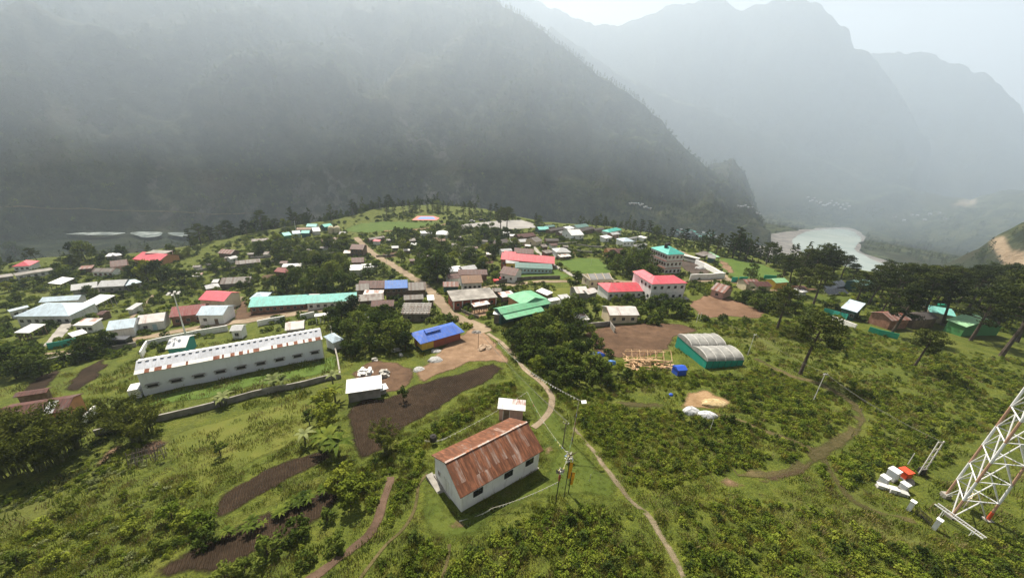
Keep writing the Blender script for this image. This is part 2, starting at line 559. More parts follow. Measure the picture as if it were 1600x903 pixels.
ztop = float(max(CAMZ, GZ.max())) + 20
HB = [(-2600, 2600), (-450, 2720), (float(GZ.min()) - 1.0, ztop)]
hv = [(x, y, z) for x in HB[0] for y in HB[1] for z in HB[2]]
hf = [(0, 1, 3, 2), (4, 6, 7, 5), (0, 4, 5, 1), (2, 3, 7, 6), (0, 2, 6, 4), (1, 5, 7, 3)]
hm = bpy.data.materials.new('valley_haze'); hm.use_nodes = True; hn = hm.node_tree; hn.nodes.clear()
ho = hn.nodes.new('ShaderNodeOutputMaterial'); pv = hn.nodes.new('ShaderNodeVolumePrincipled')
pv.inputs['Color'].default_value = (0.74, 0.86, 1.0, 1); pv.inputs['Density'].default_value = 0.00019
pv.inputs['Anisotropy'].default_value = 0.25
hn.links.new(pv.outputs[0], ho.inputs['Volume'])
haze = link_mesh('haze', hv, hf, hm); tag(haze, 'pale blue haze filling the valley', None, None, 'stuff')

mm = bpy.data.materials.new('mountain_mist'); mm.use_nodes = True; mn = mm.node_tree; mn.nodes.clear()
mo = mn.nodes.new('ShaderNodeOutputMaterial'); mv = mn.nodes.new('ShaderNodeVolumePrincipled')
mv.inputs['Color'].default_value = (0.74, 0.86, 1.0, 1); mv.inputs['Density'].default_value = 0.00063
mv.inputs['Anisotropy'].default_value = 0.25
mn.links.new(mv.outputs[0], mo.inputs['Volume'])
# (distance north, underside height, top height): a wedge thinning out towards the village
_ys = [280, 360, 440, 520, 600, 690, 780, 880, 990, 1110, 1240, 1400, 1600, 1850, 2150, 2560]
_zb = np.interp(_ys, [280, 500, 700, 900, 1020, 1220], [172, 104, 22, -55, -100, -127]); _zt = np.minimum(640, 178 + 0.36 * (np.array(_ys) - 280.0))
_as = np.radians(np.linspace(-74, 74, 75)); _nx = len(_as)
mvts = []; mfs = []
for j_, y_ in enumerate(_ys):
    amp_ = 30 if 0 < j_ < len(_ys) - 1 else 0
    for a_ in _as:
        x_ = y_ * math.sin(a_); v_ = y_ * math.cos(a_)
        zz_ = _zb[j_] + amp_ * float(fbm(np.array(x_ / 240.0), np.array(v_ / 240.0), 61, 3)) * min(1.0, (_zb[j_] + 150) / 90.0)
        mvts.append((x_, v_, max(-127.0, min(zz_, _zt[j_] - 4))))
_o = len(mvts)
mvts += [(y_ * math.sin(a_), y_ * math.cos(a_), _zt[j_]) for j_, y_ in enumerate(_ys) for a_ in _as]
for j_ in range(len(_ys) - 1):
    for i_ in range(_nx - 1):
        k_ = j_ * _nx + i_
        mfs += [(k_, k_ + _nx, k_ + _nx + 1, k_ + 1), (_o + k_, _o + k_ + 1, _o + k_ + _nx + 1, _o + k_ + _nx)]
    for i_ in (0, _nx - 1):
        k_ = j_ * _nx + i_; q_ = (k_, _o + k_, _o + k_ + _nx, k_ + _nx); mfs.append(q_ if i_ == 0 else q_[::-1])
for j_ in (0, len(_ys) - 1):
    for i_ in range(_nx - 1):
        k_ = j_ * _nx + i_; q_ = (k_, k_ + 1, _o + k_ + 1, _o + k_); mfs.append(q_ if j_ == 0 else q_[::-1])
mist = link_mesh('mist', mvts, mfs, mm); tag(mist, 'pale mist clinging to the upper mountain slopes', None, None, 'stuff')

SC.view_settings.view_transform = 'Standard'
try: SC.view_settings.look = 'None'
except Exception: pass
SC.view_settings.exposure = 1.0; SC.view_settings.gamma = 1.0
SC.render.engine = 'CYCLES'
SC.cycles.use_denoising = True
SC.cycles.max_bounces = 6; SC.cycles.diffuse_bounces = 2; SC.cycles.glossy_bounces = 2
SC.cycles.transmission_bounces = 4; SC.cycles.transparent_max_bounces = 8; SC.cycles.volume_bounces = 2
print('terrain', GZ.min(), GZ.max(), 'edge', [round(e) for e in _erho])
print('resid', [round(float(v), 1) for v in (_A @ _coef - _pts[:, 2])])

# =================================================================== material library
_MC = {}


def cached(f):
    def g(*a, **k):
        key = (f.__name__, a, tuple(sorted(k.items())))
        if key not in _MC: _MC[key] = f(*a, **k)
        return _MC[key]
    return g


@cached
def roof_metal(col, rust=0.0, strip=0.8, rustcol=(0.16, 0.055, 0.03), panel=0.0, bare=(0.55, 0.55, 0.56)):
    """corrugated sheet: strips across x, some rusted; wear in streaks"""
    mt, nt, bs, out = new_mat('roof_sheet')
    p = obj_pos(nt)
    sx = nt.nodes.new('ShaderNodeSeparateXYZ'); nt.links.new(p, sx.inputs[0])
    fx = math_(nt, 'FLOOR', math_(nt, 'DIVIDE', sx.outputs[0], strip))
    if panel:
        fy = math_(nt, 'FLOOR', math_(nt, 'DIVIDE', sx.outputs[1], panel))
    else:
        fy = math_(nt, 'FLOOR', math_(nt, 'DIVIDE', sx.outputs[1], 50.0))
    cb = nt.nodes.new('ShaderNodeCombineXYZ'); nt.links.new(fx, cb.inputs[0]); nt.links.new(fy, cb.inputs[1])
    wn = nt.nodes.new('ShaderNodeTexWhiteNoise'); wn.noise_dimensions = '3D'; nt.links.new(cb.outputs[0], wn.inputs[0])
    n1 = noise(nt, p, 0.6, 5, 0.6)
    mp = N(nt, 'ShaderNodeMapping'); mp.inputs['Scale'].default_value = (3.0, 0.5, 0.5); nt.links.new(p, mp.inputs[0])
    n2 = noise(nt, mp.outputs[0], 1.3, 5, 0.65)
    c = ramp(nt, [(0.3, tuple(v * 0.74 for v in col)), (0.7, tuple(min(0.85, v * 1.08) for v in col))], n1)
    oi = nt.nodes.new('ShaderNodeObjectInfo')
    if rust > 0:
        t = 1.0 - rust
        a = math_(nt, 'ADD', math_(nt, 'MULTIPLY', wn.outputs['Value'], 0.55), math_(nt, 'MULTIPLY', n2, 0.62))
        f = ramp(nt, [(max(0, t * 0.95 - 0.04), (0, 0, 0)), (min(1, t * 0.95 + 0.14), (1, 1, 1))], a)
        rc = ramp(nt, [(0.3, tuple(v * 0.55 for v in rustcol)), (0.5, rustcol), (0.72, tuple(min(0.6, v * 2.3) for v in rustcol))], n2)
        c = mixc(nt, f, c, rc)
    else:
        d = ramp(nt, [(0.46, (0, 0, 0)), (0.72, (0.5, 0.5, 0.5))], n2)
        c = mixc(nt, d, c, (0.22, 0.2, 0.18))
        c = mixc(nt, math_(nt, 'MULTIPLY', wn.outputs['Value'], 0.12), c, (0.3, 0.3, 0.3))
    nt.links.new(c, bs.inputs['Base Color']); bs.inputs['Roughness'].default_value = 0.55
    wv = N(nt, 'ShaderNodeTexWave', i_Scale=3.3); wv.bands_direction = 'X'; nt.links.new(p, wv.inputs['Vector'])
    bump(nt, bs, wv.outputs['Fac'], 0.35, 0.04)
    return mt


@cached
def paint(col, dirt=0.25, rough=0.85, dcol=(0.16, 0.13, 0.10)):
    mt, nt, bs, out = new_mat('painted_wall')
    p = obj_pos(nt)
    n1 = noise(nt, p, 0.7, 5, 0.6)
    mp = N(nt, 'ShaderNodeMapping'); mp.inputs['Scale'].default_value = (2.0, 2.0, 0.3); nt.links.new(p, mp.inputs[0])
    n2 = noise(nt, mp.outputs[0], 1.1, 5, 0.65)
    c = ramp(nt, [(0.3, tuple(v * 0.88 for v in col)), (0.7, col)], n1)
    f = ramp(nt, [(0.5, (0, 0, 0)), (0.78, (dirt * 2, dirt * 2, dirt * 2))], n2)
    c = mixc(nt, f, c, dcol)
    nt.links.new(c, bs.inputs['Base Color']); bs.inputs['Roughness'].default_value = rough
    return mt


@cached
def patchy(c0, c1, c2, scale=0.5, bs_=0.4, nm='weathered_surface', bd=0.1):
    mt, nt, bs, out = new_mat(nm)
    p = obj_pos(nt)
    c = ramp(nt, [(0.32, c0), (0.5, c1), (0.68, c2)], noise(nt, p, scale, 6, 0.65))
    nt.links.new(c, bs.inputs['Base Color'])
    bump(nt, bs, noise(nt, p, scale * 5, 5, 0.7), bs_, bd)
    return mt


@cached
def glossy(col, rough=0.25, metal=0.0):
    mt, nt, bs, out = new_mat('smooth_finish')
    n = noise(nt, obj_pos(nt), 2.0, 3)
    c = ramp(nt, [(0.3, tuple(v * 0.85 for v in col)), (0.7, col)], n)
    nt.links.new(c, bs.inputs['Base Color']); bs.inputs['Roughness'].default_value = rough; bs.inputs['Metallic'].default_value = metal
    bs.inputs['Specular IOR Level'].default_value = 0.5
    return mt


def edge_fade(nt, bs, out, p, soft):
    ed = N(nt, 'ShaderNodeAttribute', attribute_name='edge').outputs['Fac']
    a = math_(nt, 'SUBTRACT', math_(nt, 'DIVIDE', ed, soft), noise(nt, p, 1.6, 6, 0.75))
    f = math_(nt, 'ADD', math_(nt, 'MULTIPLY', a, 2.2), 0.55, True)
    tr = nt.nodes.new('ShaderNodeBsdfTransparent'); mx = nt.nodes.new('ShaderNodeMixShader')
    nt.links.new(f, mx.inputs[0]); nt.links.new(tr.outputs[0], mx.inputs[1]); nt.links.new(bs.outputs[0], mx.inputs[2]); nt.links.new(mx.outputs[0], out.inputs[0])


@cached
def soil_mat(c0, c1, scale=0.5, furrow=0.0, ang=0.0, fs=1.1):
    mt, nt, bs, out = new_mat('bare_soil')
    p = geo_pos(nt)
    n1 = noise(nt, p, scale, 6, 0.65); n0 = noise(nt, p, scale * 0.15, 4)
    c = ramp(nt, [(0.3, c0), (0.7, c1)], n1)
    c = mixc(nt, ramp(nt, [(0.4, (0, 0, 0)), (0.65, (0.55, 0.55, 0.55))], n0), c, tuple(v * 0.62 for v in c0))
    if furrow:
        mp = N(nt, 'ShaderNodeMapping'); mp.inputs['Rotation'].default_value = (0, 0, ang); nt.links.new(p, mp.inputs[0])
        wv = N(nt, 'ShaderNodeTexWave', i_Scale=fs, i_Distortion=2.2, i_Detail=3.0); nt.links.new(mp.outputs[0], wv.inputs['Vector'])
        h = math_(nt, 'ADD', math_(nt, 'MULTIPLY', wv.outputs['Fac'], furrow), noise(nt, p, 3.0, 5, 0.7))
        c = mixc(nt, math_(nt, 'MULTIPLY', wv.outputs['Fac'], 0.3), c, tuple(v * 0.7 for v in c0))
        bump(nt, bs, h, 0.9, 0.35)
    else:
        bump(nt, bs, noise(nt, p, 2.4, 6, 0.7), 0.8, 0.25)
    nt.links.new(c, bs.inputs['Base Color']); bs.inputs['Specular IOR Level'].default_value = 0.1
    edge_fade(nt, bs, out, p, 1.5)
    return mt


@cached
def leaf_mat(c0, c1, c2, trans=0.35, var=0.5):
    mt = bpy.data.materials.new('foliage'); mt.use_nodes = True; nt = mt.node_tree; nt.nodes.clear()
    out = nt.nodes.new('ShaderNodeOutputMaterial')
    oi = nt.nodes.new('ShaderNodeObjectInfo')
    p = geo_pos(nt)
    n1 = noise(nt, p, 0.9, 3); n2 = noise(nt, p, 0.06, 3)
    f = math_(nt, 'ADD', math_(nt, 'MULTIPLY', n1, 0.55), math_(nt, 'MULTIPLY', oi.outputs['Random'], var * 0.5))
    f = math_(nt, 'ADD', f, math_(nt, 'MULTIPLY', n2, 0.4))
    c = ramp(nt, [(0.40, tuple(v * 0.7 for v in c0)), (0.60, c1), (0.86, c2)], f)
    d = nt.nodes.new('ShaderNodeBsdfDiffuse'); t = nt.nodes.new('ShaderNodeBsdfTranslucent'); mx = nt.nodes.new('ShaderNodeMixShader')
    nt.links.new(c, d.inputs[0]); nt.links.new(c, t.inputs[0]); mx.inputs[0].default_value = trans * 0.6
    nt.links.new(d.outputs[0], mx.inputs[1]); nt.links.new(t.outputs[0], mx.inputs[2]); nt.links.new(mx.outputs[0], out.inputs[0])
    return mt


WHITE = (0.80, 0.80, 0.78); GLASS = None
M_GLASS = glossy((0.025, 0.028, 0.032), 0.15)
M_DARK = paint((0.03, 0.028, 0.026), 0.1)
M_WHITE = paint((0.80, 0.80, 0.79), 0.18)
M_WHITE2 = paint((0.72, 0.71, 0.68), 0.35)
M_BLUEWALL = paint((0.78, 0.81, 0.86), 0.05)
M_CONC = patchy((0.16, 0.15, 0.135), (0.26, 0.245, 0.22), (0.36, 0.34, 0.31), 0.5, 0.4, 'weathered_concrete')
M_SLAB = patchy((0.13, 0.12, 0.11), (0.25, 0.235, 0.215), (0.40, 0.38, 0.35), 0.22, 0.4, 'stained_concrete_slab')
M_WOOD = patchy((0.09, 0.06, 0.04), (0.16, 0.11, 0.075), (0.25, 0.18, 0.12), 1.2, 0.4, 'weathered_timber')
M_NEWWOOD = patchy((0.36, 0.22, 0.12), (0.50, 0.33, 0.19), (0.62, 0.44, 0.28), 1.5, 0.3, 'fresh_sawn_timber')
M_BARK = patchy((0.035, 0.026, 0.02), (0.075, 0.056, 0.042), (0.13, 0.10, 0.08), 1.5, 0.6, 'tree_bark')
M_STONE = patchy((0.14, 0.13, 0.12), (0.25, 0.235, 0.22), (0.36, 0.34, 0.32), 0.8, 0.7, 'field_stone')
M_BRICK = patchy((0.15, 0.075, 0.05), (0.24, 0.12, 0.08), (0.32, 0.18, 0.13), 0.9, 0.4, 'brick_wall')
M_YELLOW = paint((0.75, 0.50, 0.08), 0.15)
M_CREAM = paint((0.66, 0.56, 0.40), 0.2)
M_PINKW = paint((0.52, 0.32, 0.27), 0.3)
M_ORANGEW = paint((0.55, 0.26, 0.12), 0.3)
M_REDW = paint((0.40, 0.12, 0.08), 0.35)
M_LBLUE = paint((0.42, 0.58, 0.64), 0.15)
M_TEALW = paint((0.05, 0.30, 0.26), 0.2)
M_GREENW = paint((0.06, 0.22, 0.07), 0.2)
M_DKGREEN = paint((0.03, 0.10, 0.09), 0.2)
M_PLANK = patchy((0.10, 0.085, 0.07), (0.17, 0.145, 0.12), (0.26, 0.225, 0.19), 1.0, 0.5, 'grey_planks')

RF_WHITE = roof_metal((0.78, 0.79, 0.80)); RF_GREY = roof_metal((0.46, 0.47, 0.48)); RF_LBLUE = roof_metal((0.50, 0.62, 0.72))
RF_PINK = roof_metal((0.72, 0.10, 0.14)); RF_RED = roof_metal((0.62, 0.06, 0.09)); RF_TEAL = roof_metal((0.20, 0.58, 0.52))
RF_TEAL2 = roof_metal((0.04, 0.42, 0.36)); RF_BLUE = roof_metal((0.035, 0.13, 0.55)); RF_BLUE2 = roof_metal((0.06, 0.19, 0.56)); RF_GREEN = roof_metal((0.13, 0.43, 0.23))
RF_LGREEN = roof_metal((0.25, 0.50, 0.27)); RF_DKTEAL = roof_metal((0.10, 0.22, 0.20)); RF_DRED = roof_metal((0.22, 0.025, 0.025))
RF_RUST = roof_metal((0.30, 0.27, 0.26), 0.68, 0.8, (0.15, 0.055, 0.035)); RF_RUSTD = roof_metal((0.17, 0.135, 0.125), 0.78, 0.8, (0.075, 0.028, 0.022))
RF_RUSTL = roof_metal((0.60, 0.58, 0.56), 0.42, 0.9, (0.20, 0.085, 0.055)); RF_BROWN = roof_metal((0.17, 0.09, 0.045), 0.5, 0.8, (0.15, 0.07, 0.03))
RF_OLD = roof_metal((0.19, 0.175, 0.16), 0.55, 0.7, (0.085, 0.058, 0.045)); RF_DARK = roof_metal((0.07, 0.06, 0.055), 0.3, 0.8, (0.07, 0.04, 0.03))
RF_GREYD = roof_metal((0.26, 0.26, 0.26))
SOIL_DARK = soil_mat((0.038, 0.025, 0.015), (0.088, 0.058, 0.036), 0.9, 1.2, -0.52, 0.9)
SOIL_RED = soil_mat((0.070, 0.042, 0.026), (0.145, 0.088, 0.055), 0.5)
SOIL_TAN = soil_mat((0.15, 0.092, 0.055), (0.29, 0.195, 0.125), 0.4)
SOIL_PATH = soil_mat((0.20, 0.155, 0.105), (0.34, 0.275, 0.20), 0.8)
SOIL_ROAD = soil_mat((0.20, 0.15, 0.10), (0.33, 0.26, 0.185), 0.4)
SOIL_TRACK = soil_mat((0.060, 0.056, 0.020), (0.135, 0.105, 0.050), 0.5)


@cached
def lawn_mat(c0, c1, c2):
    mt, nt, bs, out = new_mat('short_grass')
    p = geo_pos(nt)
    a = ramp(nt, [(0.32, c0), (0.5, c1), (0.7, c2)], noise(nt, p, 0.25, 6, 0.6))
    b = ramp(nt, [(0.3, c0), (0.7, c1)], noise(nt, p, 3.0, 4, 0.7))
    nt.links.new(mixc(nt, 0.5, a, b), bs.inputs['Base Color']); bs.inputs['Specular IOR Level'].default_value = 0.1
    bump(nt, bs, noise(nt, p, 4.0, 4, 0.7), 0.6, 0.15)
    edge_fade(nt, bs, out, p, 1.8)
    return mt


LAWN_D = lawn_mat((0.040, 0.060, 0.011), (0.072, 0.096, 0.015), (0.118, 0.132, 0.024))
LAWN_L = lawn_mat((0.050, 0.088, 0.016), (0.075, 0.120, 0.020), (0.11, 0.15, 0.03))
LAWN_Y = lawn_mat((0.070, 0.088, 0.016), (0.105, 0.118, 0.020), (0.15, 0.145, 0.035))

# =================================================================== mesh builder


class MB:
    def __init__(s):
        s.v = []; s.f = []; s.mi = []; s.mats = []

    def mat(s, m):
        if m not in s.mats: s.mats.append(m)
        return s.mats.index(m)

    def add(s, vs, fs, m):
        b = len(s.v); s.v += [tuple(v) for v in vs]; k = s.mat(m)
        for f in fs: s.f.append([b + i for i in f]); s.mi.append(k)

    def box(s, c, d, m, rz=0.0, taper=1.0):
        x, y, z = (q / 2 for q in d); vs = []
        for sz in (-1, 1):
            t = taper if sz > 0 else 1.0
            for sx, sy in ((-1, -1), (1, -1), (1, 1), (-1, 1)):
                px, py = sx * x * t, sy * y * t
                vs.append((c[0] + px * math.cos(rz) - py * math.sin(rz), c[1] + px * math.sin(rz) + py * math.cos(rz), c[2] + sz * z))
        s.add(vs, [(3, 2, 1, 0), (4, 5, 6, 7), (0, 1, 5, 4), (1, 2, 6, 5), (2, 3, 7, 6), (3, 0, 4, 7)], m)

    def prism_x(s, poly, x0, x1, m):
        """poly: (y,z) outline counter-clockwise seen from +x"""
        n = len(poly)
        vs = [(x0, y, z) for y, z in poly] + [(x1, y, z) for y, z in poly]
        fs = [tuple(range(n - 1, -1, -1)), tuple(range(n, 2 * n))] + [(i, (i + 1) % n, n + (i + 1) % n, n + i) for i in range(n)]
        s.add(vs, fs, m)

    def tube(s, pts, rad, m, n=6):
        pts = [Vector(p) for p in pts]; rs = rad if isinstance(rad, (list, tuple)) else [rad] * len(pts)
        vs = []; fs = []
        for i, p in enumerate(pts):
            d = (pts[min(i + 1, len(pts) - 1)] - pts[max(i - 1, 0)]); d = d.normalized() if d.length > 1e-9 else Vector((0, 0, 1))
            a = d.orthogonal().normalized() if abs(d.z) < 0.98 else Vector((1, 0, 0)); a = (a - d * a.dot(d)).normalized(); b = d.cross(a)
            for k in range(n):
                t = 2 * math.pi * k / n; vs.append(p + (a * math.cos(t) + b * math.sin(t)) * rs[i])
        for i in range(len(pts) - 1):
            for k in range(n):
                k2 = (k + 1) % n; fs.append((i * n + k, i * n + k2, (i + 1) * n + k2, (i + 1) * n + k))
        fs.append(tuple(range(n - 1, -1, -1))); fs.append(tuple(range((len(pts) - 1) * n, len(pts) * n)))
        s.add(vs, fs, m)

    def slab(s, c, m, t=0.08):
        """thick sheet through four corner points (given counter-clockwise from above)"""
        c = [Vector(p) for p in c]; n = (c[1] - c[0]).cross(c[2] - c[0]).normalized()
        vs = c + [p - n * t for p in c]; k = len(c)
        s.add(vs, [tuple(range(k)), tuple(range(2 * k - 1, k - 1, -1))] + [(i, k + i, k + (i + 1) % k, (i + 1) % k) for i in range(k)], m)

    def mesh(s, name):
        me = bpy.data.meshes.new(name); me.from_pydata(s.v, [], s.f)
        for m in s.mats: me.materials.append(m)
        me.polygons.foreach_set('material_index', s.mi)
        return me

    def build(s, name, parent=None):
        o = bpy.data.objects.new(name, s.mesh(name)); COL.objects.link(o)
        if parent: o.parent = parent
        return o


def empty(name, loc, rz=0.0, label=None, cat=None, group=None):
    o = bpy.data.objects.new(name, None); COL.objects.link(o)
    o.location = loc; o.rotation_euler = (0, 0, rz); o.empty_display_size = 0.5
    return tag(o, label, cat, group)


def put(me, name, parent, loc=(0, 0, 0), rz=0.0, sc=None):
    o = bpy.data.objects.new(name, me); COL.objects.link(o); o.parent = parent; o.location = loc; o.rotation_euler = (0, 0, rz)
    if sc is not None: o.scale = sc if isinstance(sc, (tuple, list)) else (sc, sc, sc)
    return o


FOOT = []          # footprints kept free of plants: (cx, cy, ux, uy, L/2, W/2)


def blocked(x, y, margin=0.5):
    for cx, cy, ux, uy, a, b in FOOT:
        dx, dy = x - cx, y - cy
        if abs(dx * ux + dy * uy) < a + margin and abs(-dx * uy + dy * ux) < b + margin: return True
    return False


_WIN = {}


def window_mesh(w, h, fm, gm=None):
    key = (round(w, 2), round(h, 2), fm.name)
    if key in _WIN: return _WIN[key]
    b = MB(); t = 0.09
    b.box((-w / 2 + t / 2, 0, 0), (t, 0.14, h), fm); b.box((w / 2 - t / 2, 0, 0), (t, 0.14, h), fm)
    b.box((0, 0, h / 2 - t / 2), (w - 2 * t, 0.14, t), fm); b.box((0, 0, -h / 2 + t / 2), (w - 2 * t, 0.2, t), fm)
    b.box((0, 0, 0), (w - 2 * t, 0.06, h - 2 * t), gm or M_GLASS)
    if w > 0.9: b.box((0, -0.02, 0), (0.05, 0.08, h - 2 * t), fm)
    me = b.mesh('window'); _WIN[key] = me
    return me


_DOOR = {}


def door_mesh(w, h, m):
    key = (w, h, m.name)
    if key not in _DOOR:
        b = MB(); b.box((0, 0, h / 2), (w, 0.10, h), m); b.box((-w / 2 - 0.04, 0, h / 2), (0.08, 0.14, h), M_WHITE2); b.box((w / 2 + 0.04, 0, h / 2), (0.08, 0.14, h), M_WHITE2)
        _DOOR[key] = b.mesh('door')
    return _DOOR[key]


LOG = []
DIM = {}


def house(label, e1, e2, r, h, rh, wall, roof, kind='gable', win=0, wl=0, wr=0, door=None, oh=0.35, name='house', cat='house', group=None,
          floors=1, frame=None, ww=1.0, wh=1.0, doorm=None, base=0.0, basem=None, open_=False, swap=False, dw=1.0, hipf=1.0, pitch=None):
    """near eave from photo pixel e1 to e2 (left to right) at height h; r = ridge pixel or depth in metres"""
    A = at(e1[0], e1[1], h); B = at(e2[0], e2[1], h)
    zg0 = (gz(A.x, A.y) + gz(B.x, B.y)) / 2; ze = (A.z + B.z) / 2
    d = Vector((B.x - A.x, B.y - A.y, 0)); L = d.length; u = d / L; n = Vector((-u.y, u.x, 0))
    half = 0.5 if kind in ('gable', 'hip') else 1.0
    if isinstance(r, (tuple, list)):
        q = ray(*r); qa = A.dot(n); qd = q.dot(n)
        def rise(w_):
            t = (qa + w_ * half) / qd
            return CAMZ + q.z * t - ze
        pk_ = pitch if pitch else (0.0 if kind == 'flat' else (0.2 if half == 0.5 else 0.1))
        lo, hi = 1.8, 22.0
        for _ in range(40):
            md_ = (lo + hi) / 2
            if rise(md_) > pk_ * md_: lo = md_
            else: hi = md_
        W = lo; rh = 0.0 if kind == 'flat' else min(max(rise(W), 0.05 * W), 0.5 * W)
    else: W = r
    c = Vector(((A.x + B.x) / 2, (A.y + B.y) / 2, 0)) + n * (W / 2)
    zc = gz(c.x, c.y)
    zlow = min(gz(c.x + sx * u.x * L / 2 + sy * n.x * W / 2, c.y + sx * u.y * L / 2 + sy * n.y * W / 2) for sx in (-1, 1) for sy in (-1, 1))
    he = ze - zc; bot = zlow - zc - 0.5
    root = empty(name, (c.x, c.y, zc), math.atan2(u.y, u.x), label, cat, group)
    FOOT.append((c.x, c.y, u.x, u.y, L / 2, W / 2))
    LOG.append((label[:34], 'L%.1f W%.1f he%.1f rh%.1f d%.0f' % (L, W, he, rh, c.length)))
    lx, wy = L / 2, W / 2; T = 0.10
    # walls
    b = MB(); ix, iy = lx - oh, wy - oh
    if kind == 'gable':
        zt = he - T - 0.02 + oh * rh / wy; zr = he + rh - T - 0.03
        prof_ = [(-iy, bot), (iy, bot), (iy, zt), (0, zr), (-iy, zt)]
    elif kind == 'shed':
        prof_ = [(-iy, bot), (iy, bot), (iy, he + rh * (1 - oh / W) - T - 0.03), (-iy, he + rh * oh / W - T - 0.03)]
    elif kind == 'hip':
        zt = he - T - 0.02
        prof_ = [(-iy, bot), (iy, bot), (iy, zt), (-iy, zt)]
    else:
        prof_ = [(-iy, bot), (iy, bot), (iy, he - 0.25), (-iy, he - 0.25)]
    if open_:
        for sx in (-1, -0.33, 0.33, 1):
            for sy in (-1, 1):
                zt = he - 0.1 + (oh * rh / wy if kind == 'gable' else (rh * (oh / W if sy < 0 else 1 - oh / W) if kind == 'shed' else 0)) - 0.06
                b = MB(); b.box((sx * ix, sy * iy, (zt + bot) / 2), (0.18, 0.18, zt - bot), wall); b.build('post', root)
    else:
        b.prism_x(prof_, -ix, ix, wall)
        wo = b.build('wall', root)
        if base > 0:
            bb = MB(); bb.box((0, 0, (bot + base) / 2), (2 * ix + 0.3, 2 * iy + 0.3, base - bot), basem or M_CONC); bb.build('plinth', root)
    # roof
    rb = MB()
    if kind == 'gable':
        rb.prism_x([(-wy, he - T), (0, he + rh - T), (wy, he - T), (wy, he), (0, he + rh), (-wy, he)], -lx, lx, roof)
    elif kind == 'shed':
        rb.prism_x([(-wy, he - T), (wy, he + rh - T), (wy, he + rh), (-wy, he)], -lx, lx, roof)
    elif kind == 'hip':
        k = max(0.0, lx - wy * hipf) if lx >= wy * hipf else 0.0
        ky = 0.0 if lx >= wy * hipf else wy - lx
        z1 = he + rh
        vs = [(-lx, -wy, he), (lx, -wy, he), (lx, wy, he), (-lx, wy, he), (-lx, -wy, he - T), (lx, -wy, he - T), (lx, wy, he - T), (-lx, wy, he - T)]
        if ky == 0: vs += [(-k, 0, z1), (k, 0, z1)]; fs = [(0, 1, 9, 8), (1, 2, 9), (2, 3, 8, 9), (3, 0, 8)]
        else: vs += [(0, -ky, z1), (0, ky, z1)]; fs = [(0, 1, 8), (1, 2, 9, 8), (2, 3, 9), (3, 0, 8, 9)]
        rb.add(vs, fs + [(7, 6, 5, 4), (0, 4, 5, 1), (1, 5, 6, 2), (2, 6, 7, 3), (3, 7, 4, 0)], roof)
    else:
        rb.box((0, 0, he - 0.11), (L, W, 0.22), roof)
    ro = rb.build('roof', root)
    # openings
    fm = frame or M_CONC
    if not open_:
        fh = (he - base) / floors
        for f in range(floors):
            zc_ = base + fh * f + fh * 0.55; hh = min(wh, fh * 0.55)
            for k in range(win):
                x = -ix + 2 * ix * (k + 0.5) / win
                if door is not None and f == 0 and abs(x - (-ix + 2 * ix * door)) < (ww + dw) / 2 + 0.1: continue
                put(window_mesh(ww, hh, fm), 'window', root, (x, -iy, zc_))
            for cnt, sx in ((wl, -1), (wr, 1)):
                for k in range(cnt):
                    y = -iy + 2 * iy * (k + 0.5) / cnt
                    put(window_mesh(ww, hh, fm), 'window', root, (sx * ix, y, zc_), math.pi / 2 * sx)
        if door is not None:
            put(door_mesh(dw, min(2.0, he - 0.35), doorm or M_WOOD), 'door', root, (-ix + 2 * ix * door, -iy - 0.01, max(base, gz(c.x - n.x * wy, c.y - n.y * wy) - zc)))
    DIM[root.name] = [L, W, he, rh]
    return root


# =================================================================== ground sheets
from mathutils.geometry import delaunay_2d_cdt


def sheet(name, pxs, mat, lift=0.06, res=1.2, jag=0.5, label=None, world=None):
    P = world or world_poly(pxs)
    pts = []; n = len(P)
    for i in range(n):
        a = P[i]; b = P[(i + 1) % n]; L = math.hypot(b[0] - a[0], b[1] - a[1]); k = max(1, int(L / (res * 0.8)))
        for j in range(k):
            pts.append((a[0] + (b[0] - a[0]) * j / k, a[1] + (b[1] - a[1]) * j / k))
    A = np.array(pts)
    A = A + np.stack([fbm(A[:, 0] / 2.3, A[:, 1] / 2.3, 3, 3), fbm(A[:, 0] / 2.3, A[:, 1] / 2.3, 9, 3)], -1) * jag * 2.2
    x0, y0 = A.min(0); x1, y1 = A.max(0)
    gx, gy = np.meshgrid(np.arange(x0, x1, res), np.arange(y0, y1, res)); gx = gx.ravel(); gy = gy.ravel()
    k = pip([tuple(q) for q in A], gx, gy); inner = list(zip(gx[k], gy[k]))
    m = len(A)
    res_ = delaunay_2d_cdt([Vector(q) for q in A] + [Vector(q) for q in inner], [], [list(range(m))], 1, 1e-4)
    V = np.array([(v.x, v.y) for v in res_[0]]); z = hz(V[:, 0], V[:, 1]) + lift
    me = bpy.data.meshes.new(name); me.from_pydata([(a, b, c) for (a, b), c in zip(V, z)], [], res_[2]); me.materials.append(mat)
    for p_ in me.polygons:
        if p_.normal.z < 0: p_.flip()
    me.polygons.foreach_set('use_smooth', [True] * len(me.polygons))
    dd = np.full(len(V), 1e9)
    for i in range(m):
        a_ = A[i]; ab = A[(i + 1) % m] - a_; L = max(ab @ ab, 1e-9); t = np.clip(((V[:, 0] - a_[0]) * ab[0] + (V[:, 1] - a_[1]) * ab[1]) / L, 0, 1)
        dd = np.minimum(dd, np.hypot(V[:, 0] - a_[0] - t * ab[0], V[:, 1] - a_[1] - t * ab[1]))
    fattr(me, 'edge', dd)
    o = bpy.data.objects.new(name, me); COL.objects.link(o); tag(o, label, None, None, 'structure')
    return o


